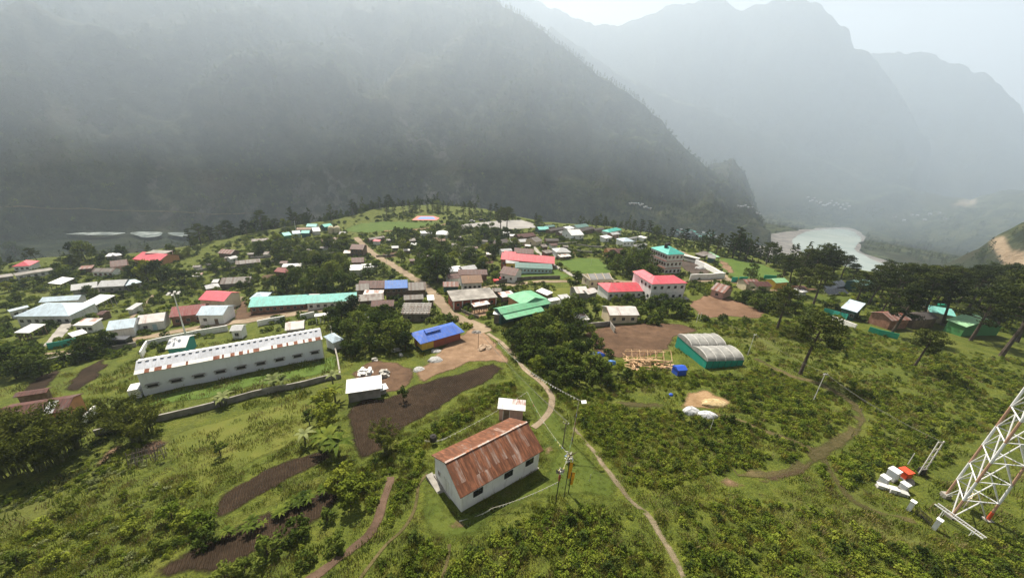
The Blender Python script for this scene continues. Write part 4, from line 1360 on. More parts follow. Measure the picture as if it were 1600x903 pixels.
# ---- left half of the village: (label, e1, e2, r, h, rh, wall, roof, kind, options)
T = [
 ('little pink pyramid-roofed white house at the far left edge of the terrace', (18, 417), (46, 415), (31.5, 407.5), 3.0, 1.9, M_WHITE, RF_PINK, 'hip', dict(win=3)),
 ('low flat beige-roofed shed beside the far left pink-roofed house', (24, 431), (84, 421.5), 5.0, 2.6, 0, M_WHITE2, M_SLAB, 'flat', dict(win=5, name='shed', cat='shed')),
 ('grey flat slab outbuilding at the left frame edge below the pink-roofed house', (-14, 436), (22, 431), 5.0, 2.4, 0, M_CONC, M_SLAB, 'flat', dict(name='shed', cat='shed')),
 ('tiny white-roofed hut on the skyline, left one of the pair before the valley trees', (164, 401), (180, 400), 4.0, 2.5, 0.6, M_CONC, RF_WHITE, 'shed', dict()),
 ('tiny white-roofed hut on the skyline, right one of the pair before the valley trees', (180.5, 400), (191, 398), 4.0, 2.8, 0.8, M_CONC, RF_WHITE, 'shed', dict()),
 ('broad pinkish-red gable house in front of a bare concrete frame on the left skyline', (207, 406), (247, 408), (250, 396), 2.8, 1.5, M_ORANGEW, RF_PINK, 'gable', dict(win=3)),
 ('unfinished pale concrete frame building behind the broad red-roofed house', (226, 396), (258, 396), 6.0, 5.2, 0, M_WHITE2, M_CONC, 'flat', dict(open_=True)),
 ('small flat rust-roofed shack left of the brown hut cluster', (122, 421), (143, 419), 4.0, 2.4, 0.5, M_WOOD, RF_RUST, 'shed', dict(name='shack', cat='shack')),
 ('brown house with salmon gable end below the broad red-roofed house', (172, 418), (199, 414), (199, 405), 2.7, 1.3, M_PINKW, RF_RUSTD, 'gable', dict(win=2)),
 ('grey-brown roofed house with white wall and red door posts above the metal-roofed compound', (142, 426), (175, 424), (174, 419), 2.8, 1.0, M_WHITE, RF_OLD, 'gable', dict(win=4, frame=M_REDW)),
 ('small tilted bright sheet-metal lean-to left of the grey L-shaped roofs', (94, 443), (117, 436), 4.0, 2.6, 0.8, M_WOOD, RF_WHITE, 'shed', dict(name='shed', cat='shed', open_=True)),
 ('long narrow grey metal roof running diagonally, left wing of the grey roof compound', (110, 454), (152, 449), (150, 440), 3.0, 1.3, M_CONC, RF_GREY, 'gable', dict()),
 ('grey metal gable roof with pale ridge, middle wing of the grey roof compound', (151, 449.5), (193, 446), (189, 437), 3.0, 1.4, M_CONC, RF_GREY, 'gable', dict(win=3)),
 ('pale grey hipped roof at the right end of the grey roof compound', (196, 446), (222, 441), (212, 435), 2.8, 1.2, M_CONC, RF_LBLUE, 'hip', dict(win=2)),
 ('wide pale-blue metal-roofed government house, broadest of the left compound', (22, 498), (106, 490), (100, 474), 3.2, 1.9, M_WHITE2, RF_LBLUE, 'hip', dict(win=7)),
 ('pale-blue side wing at the left end of the wide pale-blue roofed house', (14, 486.5), (46, 480), (50, 475), 3.0, 1.1, M_WHITE2, RF_LBLUE, 'gable', dict(win=2)),
 ('white ridge-roofed rear wing behind the wide pale-blue roofed house', (60, 473), (122, 468), (122, 461), 3.4, 1.4, M_WHITE2, RF_LBLUE, 'gable', dict()),
 ('flat white sheet canopy on posts at the right end of the pale-blue compound', (126, 476), (150, 475), (158, 460), 3.3, 0.3, M_CONC, RF_WHITE, 'shed', dict(open_=True, name='canopy', cat='canopy')),
 ('small dark red gabled porch tucked against the pale-blue house', (101, 486), (118, 485), (121, 477), 2.8, 0.8, M_BRICK, RF_RUST, 'shed', dict(name='porch', cat='porch')),
 ('square white carport roof on posts in the left garden', (22, 520.5), (45, 519), (59, 506), 2.6, 0.2, M_WOOD, RF_WHITE, 'shed', dict(open_=True, name='carport', cat='carport')),
 ('small cabin with patchy red and white roof beside the concrete driveway', (113, 509), (143, 508), (144, 497), 2.6, 0.6, M_WHITE, RF_RUSTL, 'shed', dict(win=3)),
 ('low white lean-to roof in front of the small patchy-roofed cabin', (113, 526), (137, 520), 3.0, 1.7, 0.3, M_WOOD, RF_WHITE, 'shed', dict(name='shed', cat='shed', open_=True)),
 ('white shed with pale-blue gable roof beside the dirt road', (165, 517), (209, 511), (207, 497), 3.0, 1.1, M_WHITE, RF_LBLUE, 'gable', dict(wl=0)),
 ('white cottage with red striped tin roof and blue door beside the dirt road', (212, 507), (256, 501), (255, 488), 2.8, 1.0, M_WHITE, RF_RUSTL, 'gable', dict(win=2, door=0.62, doorm=M_LBLUE)),
 ('long dark red roofed house behind the lamp mast', (264, 497), (318, 489), (345, 472), 2.8, 1.0, M_BRICK, RF_DRED, 'gable', dict(win=3)),
 ('two-level yellow house with bright pink roof behind the white gabled house', (310, 471), (349, 468), (350, 456), 4.4, 1.5, M_CREAM, RF_PINK, 'gable', dict(win=2)),
 ('white gabled house with pale-blue roof right beside the dirt road junction', (306, 494), (348, 491), (344, 478), 3.4, 1.5, M_WHITE, RF_LBLUE, 'gable', dict(win=2, door=0.7, wl=1)),
 ('grey round-roofed hut behind the pink-roofed yellow house', (322, 452), (344, 448), (341, 442), 2.4, 1.2, M_CONC, RF_GREY, 'hip', dict(name='hut', cat='hut')),
 ('long dark weathered longhouse roof in the left gardens', (343, 446), (390, 440), (387, 432), 2.2, 1.2, M_PLANK, RF_OLD, 'gable', dict()),
 ('long brown plank longhouse on the upper left slope', (368, 414), (407, 409), (406, 404), 2.3, 0.9, M_PLANK, RF_OLD, 'gable', dict()),
 ('small rusty red cabin on the upper left slope', (340, 396.5), (361, 396), (360, 390), 2.4, 0.7, M_WOOD, RF_RUST, 'gable', dict(name='cabin', cat='cabin')),
 ('small grey-roofed white hut next to the brown plank longhouse', (360, 405), (372, 402), (372, 398), 2.6, 0.7, M_WHITE2, RF_GREY, 'gable', dict(name='hut', cat='hut', win=1)),
 ('pale-blue hipped pavilion at the left end of the teal barracks', (389, 468), (414, 466), (408, 457), 3.4, 1.7, M_WHITE, RF_LBLUE, 'hip', dict(name='pavilion', cat='pavilion')),
 ('left teal-roofed barrack, longest of the teal row by the dirt road', (388, 482), (477, 473), (480, 460), 2.3, 1.5, M_BRICK, RF_TEAL, 'gable', dict(win=8, name='barrack', cat='barrack')),
 ('right teal-roofed barrack at the end of the teal row', (478, 476.5), (557, 467), (557, 456.5), 2.3, 1.4, M_WHITE2, RF_TEAL, 'gable', dict(win=7, name='barrack', cat='barrack')),
 ('small pinkish tin roof hidden behind the teal barracks', (481, 465), (498, 464), (498, 459), 2.5, 0.8, M_WOOD, RF_RUSTL, 'gable', dict(name='shack', cat='shack')),
 ('dark red hut half hidden under trees above the teal barracks', (428, 425.5), (448, 425), (447, 419), 2.4, 0.7, M_WOOD, RF_DRED, 'gable', dict(name='hut', cat='hut')),
 ('thin white flat roof above the dark red hut', (440, 418), (471, 415), 4.0, 3.0, 0.2, M_WHITE2, RF_WHITE, 'shed', dict()),
 ('brown tin gable house left of the blue gabled house', (559, 452), (601, 449), (600, 438), 3.0, 1.4, M_WOOD, RF_RUSTD, 'gable', dict(win=2)),
 ('stepped brown gable porch at the left end of the tin cluster by the main street', (556, 455), (577, 452), (573, 443), 3.2, 1.3, M_WOOD, RF_OLD, 'gable', dict()),
 ('white and rust striped tin porch in front of the brown gable house', (566, 464), (597, 462), (597, 453), 2.6, 0.6, M_WOOD, RF_RUSTL, 'shed', dict()),
 ('bright blue gable-roofed timber house on the main street', (601, 452), (637, 449), (634, 437), 4.2, 1.6, M_WOOD, RF_BLUE2, 'gable', dict(win=4, floors=2)),
 ('grey flat tin shed below the white and rust striped porch', (560, 472), (600, 467), 5.0, 2.4, 0.4, M_WOOD, RF_OLD, 'shed', dict(name='shed', cat='shed')),
 ('dark rust-roofed shack below the tin cluster of the main street', (579, 480), (615, 477), (614, 469), 2.4, 0.9, M_WOOD, RF_RUSTD, 'gable', dict(name='shack', cat='shack')),
 ('white flat-roofed house beneath the dark trees, left one of two', (545, 423), (566, 421), 7.0, 3.2, 0.3, M_WHITE2, RF_WHITE, 'shed', dict()),
 ('white flat-roofed house beneath the dark trees, right one of two', (566, 419), (590, 416), 5.0, 3.0, 0.2, M_WHITE2, RF_WHITE, 'shed', dict()),
 ('tall maroon-roofed house on the left of the winding lane', (546, 390), (567, 389.5), (564, 382), 4.2, 1.4, M_WOOD, RF_RUSTD, 'gable', dict(win=3, floors=2)),
 ('smaller maroon gable house below the tall one on the winding lane', (549, 411), (569, 409), (566, 402), 3.4, 1.4, M_WOOD, RF_RUSTD, 'gable', dict(win=2)),
 ('long low maroon shed on the ridge below the two water tanks', (503, 377), (530, 374), (529, 370.5), 2.4, 0.8, M_WOOD, RF_RUST, 'gable', dict(name='shed', cat='shed')),
 ('small dark gabled hut beside the two water tanks', (529, 366), (539, 366), (536, 362), 2.8, 1.0, M_CONC, RF_GREYD, 'gable', dict(name='hut', cat='hut')),
 ('teal roof topmost of the barracks on the far left ridge', (478, 354.5), (494, 354), (493, 350), 3.0, 0.9, M_WHITE2, RF_TEAL, 'gable', dict()),
 ('dark teal hut on the ridge left of the water tanks', (507, 355), (520, 353), (517, 349), 2.8, 1.0, M_DKGREEN, RF_TEAL2, 'gable', dict(name='hut', cat='hut')),
 ('green-walled barrack at the left end of the far ridge camp', (444, 369), (456, 367), (455, 362), 2.8, 0.9, M_GREENW, RF_TEAL, 'gable', dict(name='barrack', cat='barrack')),
 ('pale blue-white barrack in the middle of the far ridge camp', (457, 366), (470, 364.5), (470, 360), 2.8, 0.9, M_LBLUE, RF_LBLUE, 'gable', dict(name='barrack', cat='barrack')),
 ('light teal barrack right of centre in the far ridge camp', (470, 365), (483, 364), (482, 360), 2.8, 0.9, M_DKGREEN, RF_TEAL, 'gable', dict(name='barrack', cat='barrack')),
 ('long brown roof behind the far ridge camp', (463, 360), (490, 358), (489, 355.5), 2.8, 0.7, M_WOOD, RF_BROWN, 'gable', dict()),
 ('pale tent-like gable at the right end of the far ridge camp', (489, 362), (501, 361), (497, 355), 2.6, 1.4, M_WHITE2, RF_WHITE, 'gable', dict(name='tent_hut', cat='hut')),
 ('grey ruined stone house on the upper left slope', (393, 378), (420, 375), 5.0, 1.8, 0.3, M_STONE, RF_OLD, 'shed', dict()),
 ('brown-roofed house with a white box porch right of the winding lane', (578, 375), (602, 371), (601, 368), 2.8, 0.8, M_WOOD, RF_OLD, 'gable', dict()),
 ('little white porch hut in front of the brown house right of the winding lane', (582, 377), (592, 377), 3.0, 2.6, 0.4, M_WHITE, RF_PINK, 'shed', dict(name='hut', cat='hut')),
 # ---- centre
 ('white flat tin roof in the upper centre gardens', (658, 365), (676, 364), 5.0, 2.6, 0.4, M_WHITE2, RF_WHITE, 'shed', dict()),
 ('white hipped tin roof in the upper centre gardens', (681, 367), (702, 366.5), (693, 360), 2.6, 1.1, M_WHITE2, RF_WHITE, 'hip', dict()),
 ('small white roof at the left side of the centre gardens', (641, 383), (651, 382.5), 3.5, 2.4, 0.3, M_WOOD, RF_WHITE, 'shed', dict(name='hut', cat='hut')),
 ('grey-brown hut just above the small white roof in the centre gardens', (640, 377), (650, 376), (650, 372), 2.4, 0.8, M_WOOD, RF_OLD, 'gable', dict(name='hut', cat='hut')),
 ('tan thatched longhouse in the centre gardens', (678, 377), (697, 376), (696, 371), 2.2, 1.0, M_WOOD, RF_BROWN, 'gable', dict()),
 ('white canopy roof left of two near the pine pair', (785, 364.5), (797, 364), 3.5, 2.6, 0.3, M_WHITE2, RF_WHITE, 'shed', dict()),
 ('white canopy roof right of two near the pine pair', (797, 369), (806, 368.5), 3.5, 2.6, 0.3, M_WHITE2, RF_WHITE, 'shed', dict()),
 ('dark brown gable house below the white canopies', (772, 382), (797, 379), (794, 373), 2.6, 1.2, M_WOOD, RF_DARK, 'gable', dict(win=2)),
 ('broad rusty jumble roof on the upper centre green', (812, 371), (838, 369), (835, 363), 2.8, 1.2, M_WOOD, RF_RUSTD, 'gable', dict()),
 ('small white hipped hut below the rusty jumble roof', (800, 382), (810, 381), (805, 376), 2.4, 1.0, M_WHITE, RF_WHITE, 'hip', dict(name='hut', cat='hut')),
 ('pale tin hut right of the small white hipped hut', (813, 379), (826, 377), (825, 373), 2.4, 0.8, M_CREAM, RF_GREY, 'gable', dict(name='hut', cat='hut')),
 ('cream gable-fronted hut at the edge of the upper centre green', (838, 378.5), (848, 376), (842, 369), 2.8, 1.5, M_CREAM, RF_OLD, 'gable', dict(name='hut', cat='hut', wl=1)),
 ('long dark shed at the edge of the upper centre green', (853, 377), (874, 376), (873, 373), 2.2, 0.7, M_WOOD, RF_DARK, 'gable', dict(name='shed', cat='shed')),
 ('pale green roof at the left of the hamlet by the paved yard', (842, 359.5), (859, 358.5), (858, 354), 2.8, 1.0, M_DKGREEN, RF_TEAL, 'gable', dict()),
 ('grey-green roof behind the pale green roof by the paved yard', (853, 355.5), (868, 354), (868, 351), 2.8, 0.7, M_WOOD, RF_DKTEAL, 'gable', dict()),
 ('long dark brown roof in the hamlet by the paved yard', (860, 361), (888, 357), (887, 353), 2.6, 1.0, M_WOOD, RF_DARK, 'gable', dict()),
 ('olive grey roof below the long dark brown roof', (876, 364.5), (893, 362), (892, 358), 2.6, 0.9, M_WOOD, RF_GREYD, 'gable', dict()),
 ('white house with pale pinkish gable roof on a white terrace', (893, 368), (913, 367), (911, 358), 3.2, 1.7, M_WHITE, RF_WHITE, 'gable', dict(win=2, wl=1)),
 ('bright white box house behind the brown hamlet roof', (888, 358), (898, 356.5), 5.0, 3.2, 0.6, M_WHITE, RF_WHITE, 'shed', dict()),
 ('broad brown roof right of the white gable house on the terrace', (904, 362), (929, 358), (926, 353.5), 3.0, 1.2, M_WOOD, RF_DARK, 'gable', dict()),
 ('dark teal gable roof behind the broad brown hamlet roof', (902, 356), (921, 354), (914, 349.5), 3.2, 1.3, M_WHITE2, RF_DKTEAL, 'gable', dict()),
 ('dark shed on the skyline right of the broad brown hamlet roof', (930, 360), (945, 358), (944, 355), 2.6, 0.8, M_WOOD, RF_DARK, 'gable', dict(name='shed', cat='shed')),
 ('bright teal hipped house on the skyline', (952, 362), (972, 360), (963, 355.5), 3.4, 1.4, M_WHITE, RF_TEAL2, 'hip', dict(win=3)),
 ('grey-roofed pale house in front of the bright teal skyline house', (957, 367), (969, 366), (968, 362), 3.0, 0.9, M_PINKW, RF_GREY, 'gable', dict(win=2)),
 ('white walled house left of the pair of pale-blue houses', (946, 372), (957, 371), 5.0, 3.0, 0.4, M_WHITE, RF_WHITE, 'shed', dict(win=2)),
 ('pale-blue hipped white house, left of the pair', (974, 378), (992, 377), (985, 371), 3.2, 1.3, M_WHITE, RF_LBLUE, 'hip', dict(win=3)),
 ('grey gable house behind the pale-blue hipped white house', (980, 373.5), (997, 372), (996, 369), 3.2, 0.9, M_WHITE2, RF_GREYD, 'gable', dict()),
 ('long white-walled grey-roofed house beside the big teal-roofed block', (992, 385), (1012, 383), (1012, 379.5), 3.0, 0.8, M_WHITE, RF_GREYD, 'gable', dict(win=3)),
 ('small white-roofed hut up among the dark skyline trees', (996, 370), (1007, 372), 3.5, 2.6, 0.4, M_WHITE, RF_WHITE, 'shed', dict(name='hut', cat='hut')),
 ('orange walled house in the grove left of the big teal-roofed block', (950, 394), (966, 393), (966, 388), 3.0, 0.9, M_ORANGEW, RF_BROWN, 'gable', dict(win=1)),
 ('maroon jumbled roof house in the grove left of the big teal-roofed block', (966, 396), (979, 394), (977, 387), 3.6, 1.4, M_WOOD, RF_RUSTD, 'gable', dict()),
 ('grey tin roof shed behind the small red-roofed annex of the school', (784, 393), (801, 392), (800, 388), 2.8, 0.8, M_WHITE2, RF_GREY, 'gable', dict(name='shed', cat='shed')),
 ('dark maroon longhouse behind the red-roofed school', (803, 396.5), (834, 396), (832, 389), 2.8, 1.0, M_WOOD, RF_RUSTD, 'gable', dict(win=3)),
 ('small red-roofed annex behind the left end of the red school', (786, 400), (805, 399.5), (803, 393.5), 3.2, 1.0, M_ORANGEW, RF_RED, 'gable', dict()),
 ('long school block with bright red roof and dark red verandah wall', (782, 409), (867, 408.5), (867, 401), 3.9, 1.5, M_REDW, RF_RED, 'gable', dict(win=11, name='school', cat='school')),
 ('yellow annex with a grey gable roof at the front of the red school', (790, 412), (811, 411), (802, 401), 3.4, 2.0, M_YELLOW, RF_GREY, 'gable', dict(win=1, wl=1, name='annex', cat='annex')),
 ('pale-blue walled long classroom with dark teal roof on the school lawn', (805, 420), (864, 418.5), (864, 412.5), 2.7, 1.0, M_LBLUE, RF_DKTEAL, 'gable', dict(win=10, name='classroom', cat='classroom', frame=M_WHITE)),
 ('white house with mottled maroon hip roof near the red pickup', (780, 428), (805, 430), (795, 417), 3.6, 2.0, M_WHITE, RF_RUSTD, 'gable', dict(win=2, wl=1)),
 ('white walled house with grey metal hip roof above the school lawn', (869, 395), (893, 393.5), (882, 387), 3.2, 1.6, M_WHITE, RF_GREY, 'hip', dict(win=2)),
 ('ruined brick shack left of the grey hip-roofed house', (853, 396), (866, 394), 4.0, 2.2, 0.5, M_BRICK, RF_OLD, 'shed', dict(name='shack', cat='shack')),
 ('low white plank shelter in front of the grey hip-roofed house', (876, 402), (893, 400), 3.0, 1.8, 0.4, M_WOOD, RF_RUSTL, 'shed', dict(name='shelter', cat='shelter', open_=True)),
 ('white flat tin roof at the left of the centre tin cluster', (703, 425), (724, 423.5), 6.0, 3.0, 0.5, M_WHITE2, RF_WHITE, 'shed', dict()),
 ('pale grey gable behind the big rust roofs of the centre cluster', (724, 423), (746, 420), (735, 414.5), 3.4, 1.6, M_CONC, RF_GREY, 'gable', dict()),
 ('big dark rust gable in the middle of the centre cluster', (716, 430.5), (762, 428), (750, 421), 3.2, 1.5, M_BRICK, RF_RUSTD, 'gable', dict()),
 ('house with wide tawny brown roof and white walls in the centre cluster', (722, 443.5), (755, 441), (748, 429.5), 3.6, 1.7, M_WHITE, RF_BROWN, 'gable', dict(win=4, oh=0.5)),
 ('low maroon shop beside the main street, left end of the centre cluster', (692, 449), (717, 447), (715, 440), 2.8, 1.0, M_DKGREEN, RF_RUST, 'gable', dict(name='shop', cat='shop', win=0)),
 ('small dark rust lean-to left of the tawny roofed house', (701, 436), (722, 434), (716, 427), 2.8, 1.0, M_WHITE2, RF_RUSTD, 'gable', dict()),
 ('white-roofed kiosk stall with a white counter on the roadside', (770, 491.5), (782, 491), (778, 487), 3.0, 0.4, M_PLANK, RF_WHITE, 'shed', dict(name='kiosk', cat='kiosk')),
 ('small white box hut right beside the main street bend', (668, 469), (679, 468.5), 3.4, 2.5, 0.4, M_WHITE, RF_WHITE, 'shed', dict(name='hut', cat='hut', door=0.6)),
 ('corrugated rusty porch in front of the concrete slab building', (741, 479), (766, 475), (763, 469), 2.6, 0.7, M_WOOD, RF_RUSTL, 'shed', dict(name='porch', cat='porch', open_=True)),
 ('grey patched tin shed between the slab building and the green roof', (785, 465), (806, 461), (803, 453), 2.8, 0.7, M_PLANK, RF_RUSTL, 'shed', dict(name='shed', cat='shed')),
 ('small dark hut behind the slab building', (769, 456), (784, 455), (783, 450), 2.6, 0.8, M_WOOD, RF_OLD, 'gable', dict(name='hut', cat='hut')),
 ('pale tin shelter behind the green-roofed building', (837, 456), (855, 460), (850, 451), 2.4, 0.6, M_WOOD, RF_WHITE, 'shed', dict(name='shelter', cat='shelter')),
 ('white sheet shed with two roofs right of the green-roofed building', (860, 471), (876, 468), (876, 463), 2.4, 0.5, M_WHITE2, RF_WHITE, 'shed', dict(name='shed', cat='shed')),
 ('low white tin roof right of the two-roofed white shed', (878, 468), (893, 466), 3.0, 2.2, 0.4, M_WHITE2, RF_GREY, 'shed', dict(name='shed', cat='shed')),
 ('rust and white striped double-gable shack by the lone roadside tree', (901, 459), (921, 457), (919, 447), 2.6, 1.4, M_CONC, RF_RUSTL, 'gable', dict(name='shack', cat='shack')),
 ('smaller striped shack against the right side of the double-gable shack', (919, 460), (935, 456), (932, 449), 2.4, 1.2, M_CONC, RF_RUSTL, 'gable', dict(name='shack', cat='shack')),
 ('weathered grey-brown tin gable left of the main street', (628, 455), (666, 452), (648, 441), 2.8, 1.8, M_WOOD, RF_OLD, 'gable', dict()),
 ('small grey roof above the collapsed timber house', (631, 470), (662, 466), (660, 460), 2.6, 1.0, M_WOOD, RF_OLD, 'gable', dict()),
 # ---- right
 ('long white house with bright pink-red roof beside the pink two-storey block', (950, 458), (1015, 453), (1006, 440.5), 2.9, 1.5, M_WHITE, RF_RED, 'hip', dict(win=7, hipf=0.7)),
 ('low house with patched rust and white roof beside the reddish bare field', (952, 494), (1000, 491), (996, 479), 2.8, 1.3, M_CREAM, RF_RUSTL, 'gable', dict(win=3)),
 ('small white tin roof between the trees left of the patched-roof house', (903, 501), (922, 499), 4.0, 2.4, 0.5, M_CONC, RF_RUSTL, 'shed', dict(name='shed', cat='shed')),
 ('pinkish brick cottage with broken rusty roof on the grass below the white wall', (1110, 452), (1132, 458), (1127, 443), 2.6, 1.5, M_PINKW, RF_RUST, 'gable', dict(win=1)),
 ('pale flat-roofed lean-to at the right side of the pinkish cottage', (1131, 455), (1143, 454), (1139, 448), 2.5, 0.3, M_PINKW, RF_RUSTL, 'shed', dict(name='lean_to', cat='lean-to')),
 ('dark slatted shelter with pale roof, left of two on the field lane', (1085, 397), (1099, 400), (1096, 391), 2.8, 0.8, M_WOOD, RF_OLD, 'shed', dict(name='shelter', cat='shelter', open_=True)),
 ('green-roofed shelter on the field lane', (1096, 396), (1112, 401), (1104, 391), 2.8, 0.9, M_WOOD, RF_LGREEN, 'shed', dict(name='shelter', cat='shelter', open_=True)),
 ('dark green tin shed at the near end of the field lane', (1105, 403), (1118, 404), (1115, 398), 2.6, 0.8, M_DKGREEN, RF_GREYD, 'gable', dict(name='shed', cat='shed')),
 ('rusty shack left of two beside the teal tarps', (1167, 445), (1190, 443), (1185, 436), 2.6, 1.0, M_CREAM, RF_RUST, 'gable', dict(name='shack', cat='shack')),
 ('rusty shack right of two beside the teal tarps', (1183, 449.5), (1208, 446), (1202, 439.5), 2.6, 1.0, M_CREAM, RF_RUSTD, 'gable', dict(name='shack', cat='shack')),
 ('small green-roofed yellow hut under the pines by the tarp camp', (1213, 442), (1233, 441), (1229, 434), 2.8, 1.0, M_YELLOW, RF_LGREEN, 'gable', dict(name='hut', cat='hut')),
 ('brown tin hut under the pines right of the tarp camp', (1248, 452), (1262, 451), (1258, 446), 2.5, 0.9, M_BRICK, RF_RUST, 'gable', dict(name='hut', cat='hut')),
 ('tiny white roofed hut below the brown tin hut under the pines', (1252, 457), (1263, 456), 3.0, 2.0, 0.4, M_WHITE, RF_WHITE, 'shed', dict(name='hut', cat='hut')),
 ('dark navy hut behind the solar panel rows', (1345, 446), (1368, 445), (1364, 436), 3.4, 1.4, M_DKGREEN, RF_DKTEAL, 'gable', dict(name='hut', cat='hut')),
 ('teal-walled house with pale-blue roof below the solar panels', (1313, 482), (1340, 487), (1352, 474), 3.2, 0.7, M_DKGREEN, RF_LBLUE, 'shed', dict(win=3)),
 ('brown tin-roofed house among the right-hand pine trunks', (1394, 501), (1425, 500), (1414, 487), 3.0, 1.2, M_BRICK, RF_RUST, 'gable', dict()),
 ('dark roofed house between the brown house and the bright green one', (1432, 500), (1468, 498), (1460, 487), 3.0, 1.3, M_WOOD, RF_DARK, 'gable', dict()),
 ('pale grey-green roofed hall behind the bright green shed', (1452, 488), (1495, 494), (1488, 483), 3.2, 0.9, M_CREAM, RF_TEAL, 'gable', dict()),
 ('bright green tin shed with light green gable roof at the right edge pines', (1478, 500), (1511, 510), (1532, 494), 3.4, 1.4, M_GREENW, RF_LGREEN, 'gable', dict(name='shed', cat='shed')),
 # ---- near the warehouse and the stacked yard
 ('teal guard hut with bright white gable roof behind the warehouse', (258, 546), (290, 542), (289, 526), 2.6, 1.4, M_TEALW, RF_WHITE, 'gable', dict(name='guard_hut', cat='hut')),
 ('small white gatehouse with grey roof between the road wall and the warehouse', (358, 518), (377, 516), (375, 508), 2.6, 0.9, M_WHITE, RF_GREY, 'gable', dict(name='gatehouse', cat='gatehouse', win=1)),
 ('grey tin gable shed with rusty stripes behind the warehouse ridge', (445, 517), (475, 512), (466, 502), 2.6, 1.5, M_CONC, RF_RUSTL, 'gable', dict(name='shed', cat='shed')),
 ('white roadside bus shelter behind the compound wall', (491, 495), (513, 492), (512, 490), 2.5, 0.4, M_WHITE2, RF_WHITE, 'shed', dict(name='bus_shelter', cat='shelter', open_=True)),
 ('white pyramid-roofed outhouse at the edge of the dark trees', (520, 536), (537, 530), (528, 520), 2.4, 1.4, M_WHITE, RF_LBLUE, 'hip', dict(name='outhouse', cat='outhouse')),
 ('white sheet roof half covered by dark trees right of the teal barracks', (571, 498), (586, 495), (592, 486), 2.6, 0.5, M_CONC, RF_WHITE, 'shed', dict()),
 ('low white tin shed in the stacked sack yard', (540, 615), (597, 606), (592, 586), 2.3, 0.3, M_CONC, RF_WHITE, 'shed', dict(name='shed', cat='shed')),
 ('small white sheet lean-to right of the low white tin shed', (591, 611), (607, 607), (604, 598), 1.2, 0.2, M_CONC, RF_WHITE, 'shed', dict(name='lean_to', cat='lean-to')),
 ('blue hipped-roof hall with yellow end wall beside the bare dirt yard', (657, 538), (726, 518), (712, 505), 2.5, 1.7, M_REDW, RF_BLUE, 'hip', dict(name='pavilion', cat='pavilion', oh=0.8, hipf=0.7)),
 ('long brown tin-roofed brick row house at the lower left edge', (-14, 663), (104, 640), (122, 619), 3.0, 1.2, M_ORANGEW, RF_RUSTD, 'gable', dict(win=6, oh=0.3, ww=1.4, wh=0.9)),
 ('dark tin roof glimpsed behind the brown row house at the lower left', (20, 622), (72, 612), (72, 607), 2.6, 0.7, M_WOOD, RF_RUSTD, 'gable', dict(name='shed', cat='shed')),
]
ROOT = {}
for row in T:
    lab, e1, e2, r, h, rh, wl_, rf, kd, op = row
    ROOT[lab] = H(lab, e1, e2, r, h, rh, wl_, rf, kd, **op)

# blue hall: yellow end room and roof dormer
o = ROOT['blue hipped-roof hall with yellow end wall beside the bare dirt yard']
L_, W_, he_, rh_ = DIM[o.name]
b = MB(); b.box((-L_ / 2 + 2.2, -W_ / 2 + 0.8 + 1.3, he_ * 0.45), (3.0, 2.9, he_ * 0.9), M_YELLOW); b.box((-L_ / 2 + 2.2, -W_ / 2 + 0.8 + 1.3, 0.25), (3.08, 2.98, 0.6), M_DKGREEN); b.build('end_room', o)
b = MB(); b.prism_x([(0, he_ + rh_ - .1), (0.5, he_ + rh_ + .2), (0.5, he_ + rh_ + .3), (-0.1, he_ + rh_ + .35), (-1.0, he_ + rh_), (-1.0, he_ + rh_ - .12)], -3.6, 0.4, RF_BLUE); b.build('roof_vent', o)
# brown row house: pale replaced panel
o = ROOT['long brown tin-roofed brick row house at the lower left edge']
L_, W_, he_, rh_ = DIM[o.name]; s_ = rh_ / (W_ / 2)
b = MB(); b.slab([(L_ * .16, -W_ / 2, he_ + .05), (L_ * .30, -W_ / 2, he_ + .05), (L_ * .30, -.2, he_ + rh_ - .2 * s_ + .05), (L_ * .16, -.2, he_ + rh_ - .2 * s_ + .05)], RF_GREY, 0.03); b.build('roof_panel', o)

# ---- pink two-storey L-shaped block
pk = H('white two-storey block with bright pink L-shaped hipped roof', (1019, 445), (1075, 441.5), (1067, 429.5), 6.2, 1.9, M_WHITE, RF_PINK, 'hip', win=5, wl=3, floors=2, frame=M_DARK, name='block', cat='block', hipf=0.8)
L_, W_, he_, rh_ = DIM[pk.name]
b = MB(); b.box((-L_ / 2 + 2.9, W_ / 2 + 2.0, he_ / 2 - 0.6), (4.6, 5.2, he_ + 0.9), M_WHITE); b.build('rear_wing_wall', pk)
b = MB(); zz = he_ + rh_
b.add([(-L_ / 2 + .1, -1, he_ + .02), (-L_ / 2 + 5.7, -1, he_ + .02), (-L_ / 2 + 5.7, W_ / 2 + 5, he_ + .02), (-L_ / 2 + .1, W_ / 2 + 5, he_ + .02), (-L_ / 2 + 2.9, 0.4, zz), (-L_ / 2 + 2.9, W_ / 2 + 2.6, zz)],
      [(0, 4, 5, 3), (1, 2, 5, 4), (2, 3, 5), (0, 1, 4)], RF_PINK); b.build('rear_roof', pk)
b = MB(); b.box((0, -W_ / 2 + 0.3, he_ * 0.5), (L_ - 0.6, 0.25, 0.2), M_WHITE2); b.build('string_course', pk)
b = MB(); b.box((L_ / 2 - 1.4, -W_ / 2 - 1.2, 1.6), (3.6, 2.4, 0.15), M_CONC); b.box((L_ / 2 - .1, -W_ / 2 - 2.2, 0.6), (0.2, 0.2, 2.0), M_CONC); b.box((L_ / 2 - 2.9, -W_ / 2 - 2.2, 0.6), (0.2, 0.2, 2.0), M_CONC); b.build('terrace', pk)

